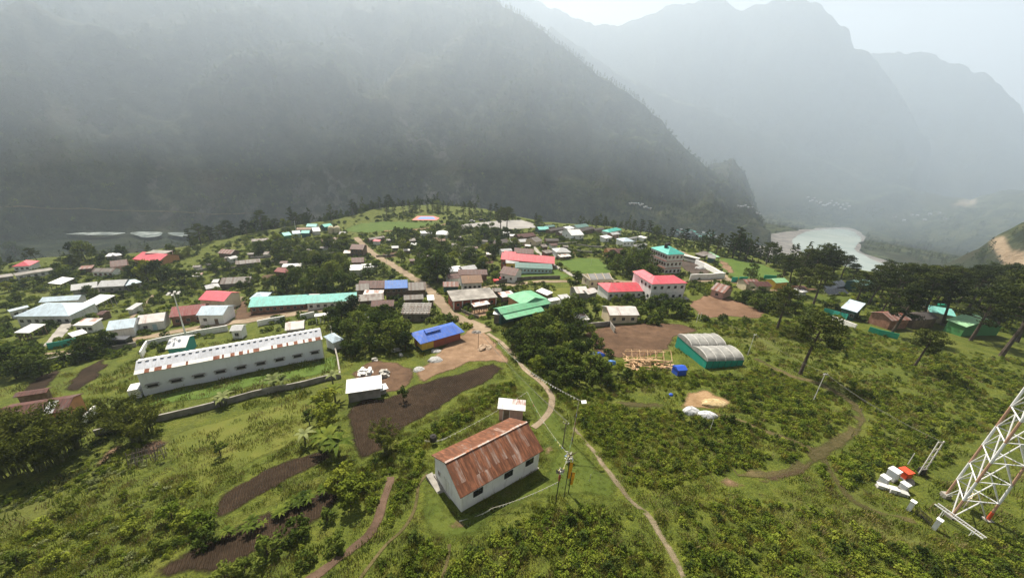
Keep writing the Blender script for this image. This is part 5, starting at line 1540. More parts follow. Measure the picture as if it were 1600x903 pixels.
# ---- teal three-storey block
tb = H('pale three-storey block with bright teal hipped roof and orange floor bands', (1044, 398), (1071, 397), (1044, 384), 9.0, 1.9, M_WHITE2, RF_TEAL2, 'hip', floors=3, win=4, wl=7, frame=M_PINKW, name='block', cat='block', ww=1.2, wh=1.3)
L_, W_, he_, rh_ = DIM[tb.name]
b = MB()
for f in (1, 2): b.box((0, 0, he_ * f / 3), (L_ - 0.2, W_ - 0.2, 0.22), M_REDW)
b.build('floor_band', tb)
b = MB(); b.tube([(-1.5, 0, he_ + rh_*.6), (-1.5, 0, he_ + rh_ + 1.0)], 0.75, M_DARK, 10); b.tube([(0.4, 0.6, he_ + rh_*.6), (0.4, 0.6, he_ + rh_ + 1.0)], 0.75, M_DARK, 10); b.build('roof_tank', tb)

# ---- unfinished concrete block house with roof trusses
ub = H('unfinished concrete house with open roof frames beside the lawn', (921, 438), (960, 436), 7.0, 3.4, 0, M_CREAM, M_CONC, 'flat', win=4, wl=1, frame=M_PINKW, wh=1.3, name='unfinished_house', cat='house')
L_, W_, he_, rh_ = DIM[ub.name]
b = MB()
for k in range(4):
    x = -L_ / 2 + 0.6 + k * (L_ - 1.2) / 3
    b.prism_x([(-W_ / 2 + .4, he_), (W_ / 2 - .4, he_), (0, he_ + 1.5)], x - .12, x + .12, M_CREAM)
b.build('gable_frame', ub)
for k in range(3):
    b = MB(); x0 = -L_ / 2 + 0.8 + k * (L_ - 1.2) / 3; x1 = x0 + (L_ - 1.2) / 3 - .5
    b.slab([(x0, -W_ / 2 + .3, he_ + .12), (x1, -W_ / 2 + .3, he_ + .12), (x1, -.1, he_ + 1.35), (x0, -.1, he_ + 1.35)], RF_GREYD, .05); b.build('roof_sheet', ub)

# ---- flat concrete slab building, red walls, on the main street
sl = H('big flat stained-concrete-roofed building with red walls on the main street', (707, 471), (778, 464), (752, 450), 3.3, 0, M_REDW, M_SLAB, 'flat', win=5, wl=3, floors=1, oh=0.5, name='street_building', cat='building')
L_, W_, he_, rh_ = DIM[sl.name]
b = MB()
for k in range(6):
    b = MB(); b.box((-L_ / 2 + .5 + k * (L_ - 1) / 5, -W_ / 2 + .3, he_ / 2 - .4), (.35, .35, he_ + .3), M_WHITE2); b.build('column', sl)
# ---- green L-shaped building
g1 = H('L-shaped building with pale green metal roof behind the dark grove', (783, 491), (861, 474), (846, 467.5), 3.4, 1.9, M_DKGREEN, RF_GREEN, 'gable', win=6, name='office_building', cat='building')
L_, W_, he_, rh_ = DIM[g1.name]
wd = 5.0; x0 = L_ / 2 - 9.5
b = MB(); b.box((x0 + wd, W_ / 2 + 2.6, he_ / 2 - .5), (2 * wd - .8, 6.4, he_ + .8), M_ORANGEW); b.build('rear_wing_wall', g1)
b = MB(); z1 = he_ + rh_ + 0.9
b.add([(x0, -.4, he_ + .5), (x0 + 2 * wd, -.4, he_ + .5), (x0 + 2 * wd, W_ / 2 + 7, he_), (x0, W_ / 2 + 7, he_), (x0 + wd, 0.2, z1), (x0 + wd, W_ / 2 + 4, z1)], [(0, 4, 5, 3), (1, 2, 5, 4), (2, 3, 5), (0, 1, 4)], RF_GREEN); b.build('rear_wing_roof', g1)
b = MB(); b.prism_x([(-W_ / 2 - 2.2, he_ - .9), (-W_ / 2 + .3, he_ - .25), (-W_ / 2 + .3, he_ - .15), (-W_ / 2 - 2.2, he_ - .8)], -L_ / 2 + .4, L_ / 2 - 4, RF_GREEN); b.build('verandah_roof', g1)

# ---- collapsed timber house
rn = H('collapsed timber house with bare roof battens left of the main street', (627, 492), (671, 489), (660, 474), 2.6, 0, M_PLANK, RF_OLD, 'flat', win=2, name='ruined_house', cat='house')
L_, W_, he_, rh_ = DIM[rn.name]
for k in range(9):
    b = MB(); x = -L_ / 2 + L_ * k / 8; b.tube([(x, -W_ / 2, he_ + .1), (x + .3, 0, he_ + 1.1), (x, W_ / 2, he_ + .15)], .09, M_PLANK, 4); b.build('rafter', rn)
b = MB()
for k in range(7): b.box((0, -W_ / 2 + W_ * (k + .5) / 7, he_ + .35 + .5 * (1 - abs(k - 3) / 3)), (L_ + .4, .12, .1), M_WHITE2)
b.build('battens', rn)
_sr = random.Random(12)
for x, y in [(706, 383), (668, 402), (652, 398), (720, 392), (738, 388), (752, 378), (664, 384), (714, 372), (738, 400), (760, 398), (690, 404), (630, 392), (612, 388), (624, 378), (848, 386), (862, 384), (820, 385), (640, 408), (604, 376), (880, 386),
             (350, 404), (320, 414), (300, 418), (410, 398), (436, 412), (386, 398), (330, 442), (300, 432), (478, 392), (462, 386), (500, 388), (520, 380), (536, 396), (80, 470), (60, 478), (150, 492), (196, 484)]:
    w_ = _sr.uniform(7, 13)
    H('small weathered tin or plank shack half hidden in the terraced village gardens', (x, y), (x + w_, y - w_ * .06), _sr.uniform(3.0, 4.5), 2.0, .5, _sr.choice((M_PLANK, M_WOOD, M_WHITE2)), _sr.choice((RF_OLD, RF_RUSTD, RF_OLD, RF_DARK, RF_RUSTL, RF_GREY)), _sr.choice(('gable', 'shed', 'gable')), name='garden_shack', cat='shack', group='weathered garden shacks')

# =================================================================== roads, fields, lawns
path('dirt_road', [(556, 371), (566, 382), (580, 394), (598, 406), (618, 417), (640, 431), (662, 446), (680, 462), (690, 475), (703, 489), (722, 499), (742, 508), (758, 520)], 4.2, SOIL_ROAD, 0.10, 'winding dirt main street')
path('dirt_road', [(700, 438), (740, 449), (778, 447), (830, 441.5), (890, 440), (960, 440), (1020, 441), (1080, 440), (1136, 437)], 3.8, SOIL_ROAD, 0.13, 'level dirt road through the village')
path('dirt_road', [(-20, 572), (60, 557), (125, 548), (190, 534), (260, 521), (330, 509), (400, 499), (470, 489), (520, 482), (560, 478)], 4.6, SOIL_ROAD, 0.11, 'dirt road past the teal barracks')
path('concrete_path', [(833, 386), (848, 400), (868, 416), (890, 428), (912, 438)], 1.8, M_CONC, 0.12, 'straight concrete path beside the lawn', 0.1)
path('lane', [(1050, 388), (1075, 399), (1100, 412), (1125, 428), (1142, 440)], 3.6, SOIL_ROAD, 0.12, 'lane by the white wall')
path('lane', [(1142, 440), (1190, 452), (1230, 455), (1275, 452)], 2.4, SOIL_TAN, 0.1)
path('concrete_drive', [(77, 540), (92, 523), (105, 507), (118, 494), (135, 478)], 2.2, M_CONC, 0.12, 'concrete driveway of the blue-roofed house', 0.1)
path('footpath', [(762, 521), (785, 537), (803, 556), (818, 575), (840, 593), (856, 609), (862, 622), (860, 640), (848, 656), (833, 668)], 1.15, SOIL_PATH, 0.07, 'narrow pale footpath winding to the hall', 0.25)
path('footpath', [(668, 740), (655, 756), (651, 780), (646, 800), (630, 826), (604, 850), (580, 880), (562, 905)], 0.38, SOIL_TRACK, 0.06, None, 0.2)
path('footpath', [(690, 905), (700, 870), (702, 850)], 0.35, SOIL_TRACK, 0.06, None, 0.2)
path('worn_trail', [(896, 668), (928, 706), (952, 738), (980, 776), (1010, 802), (1030, 834), (1050, 864), (1068, 905)], 0.75, SOIL_PATH, 0.06, 'patchy worn trail running down from the flag poles', 0.6, True, 0.78)
path('farm_track', [(1180, 560), (1230, 585), (1280, 600), (1322, 622), (1342, 645), (1338, 668), (1310, 690), (1272, 715), (1240, 735), (1195, 742), (1150, 740)], 2.0, SOIL_TRACK, 0.08, 'muddy track curving through the scrub', 0.45, True, 1.0)
path('farm_track', [(1275, 705), (1240, 690), (1190, 672), (1150, 655), (1110, 645)], 0.9, SOIL_TRACK, 0.07, None, 0.4)
path('farm_track', [(1285, 712), (1300, 740), (1330, 780), (1370, 800), (1430, 815)], 1.0, SOIL_TRACK, 0.06, None, 0.6, True, .8)
path('earth_track', [(610, 745), (598, 790), (580, 830), (545, 860), (505, 890), (480, 908)], 1.1, soil_mat((0.075, 0.048, 0.033), (0.15, 0.10, 0.07), 0.6), 0.07, 'reddish eroded track by the dark plots', 0.35)
path('lane', [(190, 516), (215, 488), (232, 470), (240, 460)], 1.2, SOIL_PATH, 0.1, None, 0.3)
path('lane', [(357, 500), (368, 478), (378, 464)], 1.3, SOIL_PATH, 0.1, None, 0.3)
path('mountain_road', [(-30, 326), (60, 325), (130, 326), (210, 330), (270, 331), (340, 335), (410, 332)], 1.6, SOIL_TRACK, .5, 'thin road cut across the foot of the dark mountain', .3, False)
path('lane', [(600, 361), (640, 360), (680, 355), (697, 350)], 3.0, SOIL_TAN, 0.12, None, 0.2)

sheet('paved_yard', [(716, 352), (760, 347), (815, 344), (834, 350), (838, 356), (800, 358), (745, 358), (722, 359)], patchy((0.20, 0.19, 0.18), (0.26, 0.25, 0.24), (0.33, 0.31, 0.29), 0.08, 0.2, 'paved_yard'), 0.14, 3.0, 0.6, 'grey paved parade yard on the far edge')
court = sheet('sports_court', [(643, 344.5), (652, 338), (678, 338), (687, 341), (682, 344.5)], paint((0.62, 0.22, 0.20), 0.1), 0.13, 3.0, 0.0, 'pink and blue sports court')
sheet('court_surface', [(651, 343), (657, 339.2), (677, 339.2), (681, 343)], paint((0.20, 0.32, 0.62), 0.1), 0.24, 3.0, 0.0, 'blue inner court')
sheet('lawn', [(530, 362), (560, 350), (600, 346), (645, 347), (690, 348), (640, 360), (575, 364)], LAWN_L, 0.09, 3.0, 1.2)
sheet('lawn', [(866, 408), (905, 403), (938, 404), (952, 416), (962, 430), (915, 432), (890, 424)], LAWN_L, 0.08, 2.0, 0.6, 'school lawn')
sheet('lawn', [(802, 428), (868, 420), (895, 432), (880, 437), (806, 440)], LAWN_L, 0.08, 2.0, 0.6)
sheet('lawn', [(1110, 404), (1150, 402), (1195, 414), (1226, 428), (1205, 438), (1150, 438), (1128, 424)], LAWN_L, 0.08, 2.5, 1.0, 'bright open green by the white wall')
sheet('lawn', [(1245, 462), (1290, 455), (1330, 460), (1345, 470), (1315, 474), (1268, 476)], LAWN_D, 0.08, 2.5, 1.0)
sheet('lawn', [(855, 452), (905, 445), (890, 470), (925, 480), (890, 482), (872, 466)], LAWN_Y, 0.07, 2.0, 0.8)
sheet('lawn', [(668, 742), (690, 765), (712, 800), (770, 788), (850, 735), (862, 705), (838, 670), (812, 620), (790, 570), (775, 540), (800, 562), (850, 620), (878, 648), (900, 690), (932, 716), (975, 760), (960, 785), (870, 778), (800, 800), (742, 842), (700, 850), (660, 835), (650, 800), (656, 764)], LAWN_D, 0.04, 0.6, 0.35, 'clipped dark green grass round the hall')
sheet('lawn', [(230, 640), (330, 622), (440, 598), (530, 580), (530, 545), (508, 520), (512, 556), (460, 575), (330, 600), (215, 622)], LAWN_L, 0.06, 1.0, 0.6, 'green strip in front of the warehouse')
sheet('meadow', [(255, 680), (340, 655), (430, 630), (505, 612), (500, 650), (480, 690), (420, 715), (360, 745), (330, 790), (300, 760), (270, 720)], LAWN_Y, 0.05, 0.9, 0.5, 'yellow-green meadow by the low wall')
sheet('meadow', [(345, 815), (400, 780), (470, 752), (520, 735), (515, 755), (440, 785), (380, 815), (330, 845)], LAWN_Y, 0.05, 0.8, 0.4)
FP = []
for px_, mt_, lf, rs_, jg, lb in (
        ([(540, 640), (560, 622), (600, 622), (640, 602), (680, 590), (720, 580), (770, 565), (795, 575), (760, 600), (720, 618), (690, 640), (640, 668), (600, 705), (560, 720), (540, 690)], SOIL_DARK, .07, .8, .4, 'dark ploughed field behind the hall'),
        ([(322, 812), (340, 772), (418, 728), (508, 698), (528, 714), (470, 744), (420, 770), (345, 816)], SOIL_DARK, .07, .7, .3, 'upper dark tilled strip'),
        ([(205, 912), (262, 872), (335, 832), (430, 788), (522, 758), (548, 768), (505, 812), (425, 858), (340, 905)], SOIL_DARK, .07, .7, .3, 'lower dark tilled strip'),
        ([(95, 612), (118, 580), (165, 558), (172, 570), (150, 595), (112, 618)], SOIL_DARK, .07, .8, .5, 'small tilled plot by the road wall'),
        ([(28, 612), (55, 590), (104, 572), (85, 600), (48, 618)], SOIL_DARK, .07, .8, .5, None),
        ([(640, 585), (672, 562), (700, 535), (735, 512), (760, 518), (785, 545), (800, 568), (770, 565), (735, 568), (690, 585), (660, 600)], SOIL_TAN, .09, .8, .5, 'bare tan earth yard beside the blue hall'),
        ([(545, 585), (560, 570), (600, 560), (645, 575), (650, 598), (600, 618), (560, 622)], SOIL_RED, .05, .8, .6, None),
        ([(912, 520), (945, 507), (1010, 504), (1068, 505), (1095, 518), (1055, 528), (1050, 545), (1012, 558), (965, 560), (925, 548)], SOIL_RED, .07, 1.0, .5, 'reddish bare field behind the greenhouse'),
        ([(1073, 474), (1095, 462), (1125, 462), (1165, 474), (1200, 490), (1190, 498), (1130, 496), (1100, 500), (1085, 490)], soil_mat((0.13, 0.075, 0.045), (0.25, 0.155, 0.10), 0.3), .07, 1.2, .8, 'scraped reddish bank'),
        ([(1118, 750), (1130, 744), (1160, 752), (1172, 762), (1140, 768), (1122, 760)], SOIL_TAN, .05, .5, .3, None),
        ([(1180, 748), (1220, 735), (1262, 722), (1275, 735), (1230, 752), (1185, 762)], soil_mat((0.06, 0.038, 0.026), (0.13, 0.085, 0.055), 0.7), .09, .5, .3, 'churned mud on the track'),
        ([(135, 730), (160, 705), (190, 690), (205, 690), (175, 715), (150, 738)], SOIL_TAN, .06, .6, .4, None),
        ([(205, 712), (230, 690), (262, 680), (270, 690), (240, 715)], SOIL_RED, .05, .6, .4, None),
        ([(40, 755), (60, 738), (80, 742), (70, 758)], SOIL_TAN, .06, .6, .4, None),
        ([(692, 822), (712, 808), (740, 812), (735, 826), (706, 832)], SOIL_TAN, .07, .4, .3, None),
        ([(846, 700), (862, 694), (872, 702), (858, 715), (848, 712)], SOIL_TAN, .07, .4, .25, None),
        ([(755, 795), (768, 785), (790, 788), (780, 800), (762, 806)], SOIL_TRACK, .07, .4, .25, None),
        ([(1060, 640), (1075, 612), (1100, 608), (1145, 628), (1140, 640), (1105, 640)], soil_mat((0.24, 0.15, 0.075), (0.38, 0.26, 0.15), 0.6), .05, .6, .4, 'dug ochre earth around the pit'),
        ([(940, 628), (965, 622), (1010, 628), (1050, 632), (1040, 640), (980, 638)], SOIL_TRACK, .05, .6, .4, None),
        ([(722, 492), (745, 480), (766, 478), (768, 490), (745, 500)], SOIL_TAN, .07, .8, .4, None),
        ([(362, 505), (372, 470), (388, 470), (390, 487), (470, 478), (555, 468), (550, 478), (460, 488)], SOIL_RED, .05, 1.2, .5, None),
        ([(1120, 402), (1140, 412), (1150, 425), (1142, 432), (1126, 418)], SOIL_TAN, .1, 1.5, .6, None),
        ([(1055, 408), (1080, 408), (1112, 424), (1100, 432), (1075, 428)], soil_mat((0.045, 0.034, 0.028), (0.11, 0.085, 0.07), 0.4), .08, 1.2, .6, 'dark builders spoil by the teal block')):
    o = sheet('ploughed_field' if mt_ is SOIL_DARK else 'bare_ground', px_, mt_, lf, rs_, jg, lb)
    CLEAR.append(world_poly(px_))
for q in ([(668, 742), (690, 765), (712, 800), (770, 788), (850, 735), (862, 705), (838, 670), (812, 620), (790, 570), (775, 540), (800, 562), (850, 620), (878, 648), (900, 690), (932, 716), (975, 760), (960, 785), (870, 778), (800, 800), (742, 842), (700, 850), (660, 835), (650, 800), (656, 764)],
          [(1110, 404), (1150, 402), (1195, 414), (1226, 428), (1205, 438), (1150, 438), (1128, 424)], [(866, 408), (905, 403), (938, 404), (952, 416), (962, 430), (915, 432), (890, 424)],
          [(802, 428), (868, 420), (895, 432), (880, 437), (806, 440)], [(530, 362), (560, 350), (600, 346), (645, 347), (690, 348), (640, 360), (575, 364)],
          [(716, 352), (760, 347), (815, 344), (834, 350), (838, 356), (800, 358), (745, 358), (722, 359)], [(640, 346), (650, 336), (690, 336), (690, 346)]):
    CLEAR.append(world_poly(q))

# =================================================================== walls and fences
wall_line('compound_wall', 'low grey stone wall between the warehouse strip and the meadow', [(150, 682), (200, 668), (262, 655), (300, 646), (360, 630), (430, 612), (500, 597), (532, 590)], 1.3, 0.3, M_CONC)
wall_line('compound_wall', 'low wall running uphill from the sack yard to the dark trees', [(532, 590), (528, 565), (522, 540), (517, 515)], 1.2, 0.3, M_CONC)
wall_line('compound_wall', 'short ruined white wall piece at the lower left beside the feathery bamboo', [(132, 664), (142, 654), (152, 645)], 1.6, 0.3, M_WHITE2)
wall_line('compound_wall', 'white roadside wall left of the white gatehouse', [(222, 560), (232, 542), (262, 535), (310, 525), (357, 517)], 1.9, 0.3, M_WHITE)
wall_line('compound_wall', 'white roadside wall right of the white gatehouse with a blue tint', [(403, 510), (440, 503), (446, 502)], 1.9, 0.3, M_WHITE)
wall_line('compound_wall', 'white roadside wall ending at the bus shelter', [(470, 500), (492, 495)], 1.9, 0.3, M_WHITE)
wall_line('compound_wall', 'low grey wall along the field side of the lower left road', [(74, 568), (110, 560), (160, 551), (214, 541)], 1.3, 0.3, M_CONC)
wall_line('tarp_fence', 'teal tarpaulin fence beside the concrete driveway', [(76, 546), (95, 543), (122, 537)], 1.9, 0.12, paint((0.06, 0.40, 0.32), 0.2), 'fence')
wall_line('fence', 'grey plank fence along the level road in front of the school lawn', [(775, 444), (800, 440), (828, 437), (875, 436)], 1.5, 0.15, M_PLANK, 'fence')
wall_line('retaining_wall', 'long white wall stepping down beside the field lane', [(1086, 412), (1100, 418), (1115, 426), (1130, 434)], 2.2, 0.5, M_WHITE)
wall_line('retaining_wall', 'white wall along the level road right of the pink block', [(1077, 438), (1105, 437), (1131, 435)], 2.6, 0.4, M_WHITE)
wall_line('compound_wall', 'grey block wall beside the reddish bare field', [(897, 513), (930, 511), (952, 509), (960, 520)], 1.5, 0.25, M_CONC)
wall_line('tarp_fence', 'teal tarpaulin screen on a white wall before the pale-blue roofed house', [(1285, 490), (1300, 494), (1322, 500)], 2.0, 0.12, paint((0.04, 0.36, 0.28), 0.15), 'fence')
wall_line('stone_wall', 'white painted retaining wall under the teal screen', [(1299, 500), (1318, 507), (1336, 514)], 1.4, 0.4, M_WHITE2)
wall_line('tarp_fence', 'bright green tarpaulin fence on the grass below the right-hand pines', [(1356, 518), (1372, 523), (1390, 527), (1402, 530)], 1.6, 0.12, paint((0.03, 0.36, 0.22), 0.15), 'fence')
wall_line('tarp_fence', 'teal tarpaulin sheet right of the white wall end, left one of two by the lane', [(1142, 441), (1151, 441)], 2.2, 0.12, paint((0.03, 0.42, 0.33), 0.1), 'fence')
wall_line('tarp_fence', 'green tarpaulin sheet beside the rusty shacks, right one of two by the lane', [(1153, 441), (1166, 441)], 2.4, 0.12, paint((0.02, 0.36, 0.26), 0.1), 'fence')
wall_line('tarp_fence', 'green tarpaulin laid low in front of the rusty shacks', [(1170, 451), (1184, 454)], 0.9, 1.2, paint((0.03, 0.34, 0.22), 0.1), 'fence')
wall_line('tarp_fence', 'bright green tarpaulin behind the rusty shacks', [(1192, 438), (1211, 439)], 2.4, 0.15, paint((0.03, 0.42, 0.27), 0.1), 'fence')
wall_line('plank_fence', 'broken plank fence by the bend of the main street', [(714, 478), (722, 488), (735, 494), (748, 498)], 1.0, 0.15, M_PLANK, 'fence')
wall_line('stone_wall', 'white terrace wall in front of the white gable house', [(889, 369), (900, 372), (911, 374)], 1.6, 0.3, M_WHITE)
wall_line('stone_wall', 'low stone wall at the far edge of the paved yard', [(838, 350), (850, 352), (862, 353)], 0.8, 0.3, M_STONE)
wall_line('tarp_sheet', 'bright green tarpaulin under the pines right of the solar panels', [(1341, 456), (1358, 454)], 1.6, 1.5, paint((0.02, 0.32, 0.20), 0.1), 'tarpaulin')
wall_line('tarp_sheet', 'small green tarpaulin between the brown house and the bright green shed', [(1463, 482), (1475, 483)], 1.8, 1.0, paint((0.02, 0.34, 0.20), 0.1), 'tarpaulin')

for a_, c_ in (((588, 402), (630, 398)), ((606, 388), (640, 386)), ((648, 412), (690, 408)), ((700, 390), (742, 387)), ((716, 404), (772, 402)), ((650, 374), (690, 371)), ((740, 380), (768, 378)), ((880, 390), (930, 396)), ((900, 384), (948, 388)),
               ((842, 384), (905, 380)), ((412, 412), (444, 408)), ((430, 396), (470, 392)), ((330, 424), (372, 419)), ((484, 400), (530, 396)), ((292, 426), (330, 421)), ((392, 404), (424, 402))):
    wall_line('garden_wall', 'low weathered garden wall between the terraced plots of the village', [a_, ((a_[0] + c_[0]) / 2, (a_[1] + c_[1]) / 2 + .8), c_], 1.1, .35, R.choice((M_STONE, M_PLANK)), 'wall', 'garden walls')
for q_ in ([(596, 396), (630, 392), (628, 400), (600, 404)], [(650, 400), (676, 398), (680, 406), (654, 408)], [(744, 404), (772, 403), (774, 412), (746, 414)], [(884, 392), (920, 396), (924, 402), (886, 398)], [(404, 430), (432, 428), (434, 438), (406, 440)], [(340, 408), (366, 405), (366, 411), (342, 413)]):
    sheet('bare_ground', q_, SOIL_RED, .07, 1.5, .6, None)
# =================================================================== greenhouse
A = at(1102, 576); B = at(1159, 571); C0 = at(1056, 542)
ux = Vector((B.x - A.x, B.y - A.y, 0)); Lg = ux.length; ux /= Lg; uy = Vector((-ux.y, ux.x, 0)); Wg = abs((C0 - A).dot(uy)); cg = A + ux * Lg / 2 + uy * Wg / 2
zg = gz(cg.x, cg.y)
gh = empty('greenhouse', (cg.x, cg.y, zg), math.atan2(ux.y, ux.x), 'double-span polytunnel greenhouse with teal net walls and translucent arched roofs', 'greenhouse')
FOOT.append((cg.x, cg.y, ux.x, ux.y, Lg / 2 + .3, Wg / 2 + .3))
M_NET = paint((0.012, 0.26, 0.19), 0.12); 
pm, pnt, pbs, po = new_mat('plastic_film')
pc = ramp(pnt, [(0.35, (0.20, 0.20, 0.19)), (0.65, (0.33, 0.325, 0.305))], noise(pnt, obj_pos(pnt), 0.7, 5))
pnt.links.new(pc, pbs.inputs['Base Color']); pbs.inputs['Roughness'].default_value = 0.4
b = MB(); hw = 2.3
b.box((0, -Wg / 2, hw / 2 - .4), (Lg, .08, hw + .8), M_NET); b.box((0, Wg / 2, hw / 2 - .4), (Lg, .08, hw + .8), M_NET)
b.box((-Lg / 2, 0, hw / 2 - .4), (.08, Wg - .1, hw + .8), M_NET); b.box((Lg / 2, 0, hw / 2 - .4), (.08, Wg - .1, hw + .8), M_NET); b.build('net_wall', gh)
for s_ in (-1, 1):
    yc = s_ * Wg / 4; r_ = Wg / 4; arc = [(yc + r_ * math.cos(t), hw + 1.25 * math.sin(t)) for t in np.linspace(0, math.pi, 15)]
    b = MB(); b.prism_x(arc, -Lg / 2 - .15, Lg / 2 + .15, pm); b.build('film_roof', gh)
    b = MB()
    for k in range(5):
        x = -Lg / 2 + Lg * k / 4; b.tube([(x, yc + (r_ + .05) * math.cos(t), hw + 1.30 * math.sin(t)) for t in np.linspace(0, math.pi, 13)], 0.06, M_WHITE2, 4)
    b.build('hoop', gh)
b = MB()
for k in range(7):
    b = MB(); x = -Lg / 2 + Lg * k / 6; b.tube([(x, -Wg / 2 - .07, -.3), (x, -Wg / 2 - .07, hw)], 0.05, M_DKGREEN, 4); b.build('post', gh)

# =================================================================== timber frame, tarps, heaps
A = at(984, 574); B = at(1046, 574); u_ = (B - A); u_.z = 0; Lf = u_.length; u_.normalize(); cc = (A + B) / 2
tf = empty('timber_frame', (cc.x, cc.y, gz(cc.x, cc.y)), math.atan2(u_.y, u_.x), 'fresh unroofed timber house frame beside the blue tarpaulin hut', 'house frame')
FOOT.append((cc.x, cc.y + 1.5, u_.x, u_.y, Lf / 2 + .5, 3.2))
b = MB()
for k in range(7):
    x = -Lf / 2 + Lf * k / 6
    for y in (0, 3.6): b.box((x, y, .9), (.14, .14, 2.2), M_NEWWOOD)
b.build('posts', tf)
b = MB()
for y in (0, 3.6):
    for z in (.35, 1.95): b.box((0, y - .12 if z > 1 else y + .13, z), (Lf + .6, .12, .16), M_NEWWOOD)
b.build('beams', tf)
for k in range(6):
    b = MB(); x = -Lf / 2 + Lf * k / 5.0
    b.tube([(x, -.5, 2.0), (x + .4, 1.8, 3.4)], .08, M_NEWWOOD, 4); b.tube([(x + .4, 1.8, 3.4), (x + .2, 4.1, 2.05)], .08, M_NEWWOOD, 4); b.build('rafter', tf)
b = MB(); rr = random.Random(4)
for k in range(60):
    a = rr.uniform(-.4, .4) + (math.pi / 2 if k % 4 == 0 else 0); b.box((rr.uniform(-Lf / 2, Lf / 2), rr.uniform(-1.4, 2.8), .15 + .011 * k), (rr.uniform(2, 4.5), .2, .08), M_NEWWOOD, a)
b.build('stacked_planks', tf)

M_TARP = paint((0.03, 0.10, 0.55), 0.08, 0.45)
p = at(1060, 584); tp = empty('tarp_hut', p, 0.25, 'boxy hut draped in blue tarpaulin between the timber frame and the greenhouse', 'hut'); FOOT.append((p.x, p.y, 1, 0, 1.6, 1.6))
b = MB(); b.box((0, 0, .7), (2.1, 1.9, 1.5), M_TARP, 0, .97); b.prism_x([(-1.05, 1.43), (1.05, 1.43), (1.0, 1.55), (0, 2.0), (-1.0, 1.55)], -1.15, 1.15, M_TARP); b.build('cover', tp)
b = MB()
for sx in (-1, 1): b.tube([(sx * 1.07, -1, -.2), (sx * 1.07, -1, 1.6)], .05, M_WOOD, 5)
b.build('post', tp)


def mound(name, label, px, rx, ry, h, mat, cat, seed, lump=0.25, group=None):
    p = at(*px); V = []; F = []; n, m_ = 28, 9
    for j in range(m_ + 1):
        t = j / m_; r = math.sin(t * math.pi / 2)
        for i in range(n):
            a = 2 * math.pi * i / n; q = 1 + lump * float(fbm(np.array(math.cos(a) * 1.3 + t), np.array(math.sin(a) * 1.3 + seed), seed, 3)) * 1.6
            V.append((math.cos(a) * r * rx * q, math.sin(a) * r * ry * q, h * math.cos(t * math.pi / 2) ** 0.8 * (1 + lump * float(fbm(np.array(math.cos(a) * r * 2.5), np.array(math.sin(a) * r * 2.5), seed + 3, 3))) - .15))
    for j in range(m_):
        for i in range(n): F.append((j * n + i, (j + 1) * n + i, (j + 1) * n + (i + 1) % n, j * n + (i + 1) % n))
    o = link_mesh(name, V, F, mat, None, False); o.location = p
    FOOT.append((p.x, p.y, 1, 0, rx, ry))
    return tag(o, label, cat, group)


M_GRAVEL = patchy((0.20, 0.20, 0.20), (0.33, 0.33, 0.325), (0.46, 0.455, 0.44), 2.5, 0.8, 'gravel_heap')
mound('gravel_heap', 'pale grey gravel heap nearest to the white sack yard', (655, 578), 1.4, 1.2, .7, M_GRAVEL, 'gravel heap', 1)
mound('gravel_heap', 'biggest grey gravel heap, middle of three by the blue hall', (681, 564), 1.7, 1.4, .9, M_GRAVEL, 'gravel heap', 2)
mound('gravel_heap', 'gravel heap closest under the blue hall eave', (682, 549), 1.3, 1.0, .6, M_GRAVEL, 'gravel heap', 3)
M_STRAW = patchy((0.28, 0.20, 0.09), (0.42, 0.32, 0.17), (0.55, 0.44, 0.26), 1.4, 0.8, 'straw')
mound('earth_mound', 'ochre earth mound behind the dug pit', (1118, 631), 2.6, 1.2, .8, M_STRAW, 'earth mound', 5)
mound('pit', 'dark hollow pit in the ochre earth', (1078, 620), 1.2, .7, .22, soil_mat((0.02, 0.012, 0.008), (0.05, 0.03, 0.02), 1.0), 'pit', 6)
M_FILM = patchy((0.34, 0.35, 0.36), (0.48, 0.49, 0.51), (0.62, 0.63, 0.65), 1.4, 0.6, 'plastic_sheet')
mound('sheeted_heap', 'grey sheet-covered heap, left half of the pair by the pit', (1079, 644), 1.45, 1.1, 1.15, M_FILM, 'covered heap', 7)
mound('sheeted_heap', 'grey sheet-covered heap, right half of the pair by the pit', (1106, 650), 1.6, 1.0, .95, M_FILM, 'covered heap', 8)
mound('tarp_heap', 'small crumpled blue tarpaulin beside the pit', (1048, 617), .5, .35, .5, M_TARP, 'tarpaulin', 9)
mound('tarp_heap', 'long blue tarpaulin over a woodpile in the bushes left of the timber frame', (932, 556), 2.1, .9, 1.1, M_TARP, 'tarpaulin', 10)
mound('tarp_heap', 'lighter blue tarpaulin just right of the long blue one', (956, 568), 1.1, .7, 1.0, paint((0.10, 0.25, 0.62), .08, .45), 'tarpaulin', 11)
mound('rubble_heap', 'heap of tan boulders beside the street end', (758, 544), 1.6, 1.5, .9, patchy((0.20, 0.14, 0.09), (0.36, 0.26, 0.18), (0.5, 0.4, 0.3), 1.2, 0.9, 'rubble'), 'rubble heap', 12, .6)
mound('rubble_heap', 'grey stone heap at the footpath start', (746, 520), 1.4, 1.0, .7, M_STONE, 'rubble heap', 13, .6)
mound('spoil_heap', 'dark spoil heap in front of the teal three-storey block', (1078, 421), 5, 3, 1.5, soil_mat((0.03, 0.022, 0.018), (0.08, 0.06, 0.05), 0.6), 'spoil heap', 14, .5)
mound('gravel_heap', 'pale gravel heap against the long white wall', (1094, 420), 2.5, 2, 1.3, M_GRAVEL, 'gravel heap', 15)

# sack stacks in the yard
rr = random.Random(9)


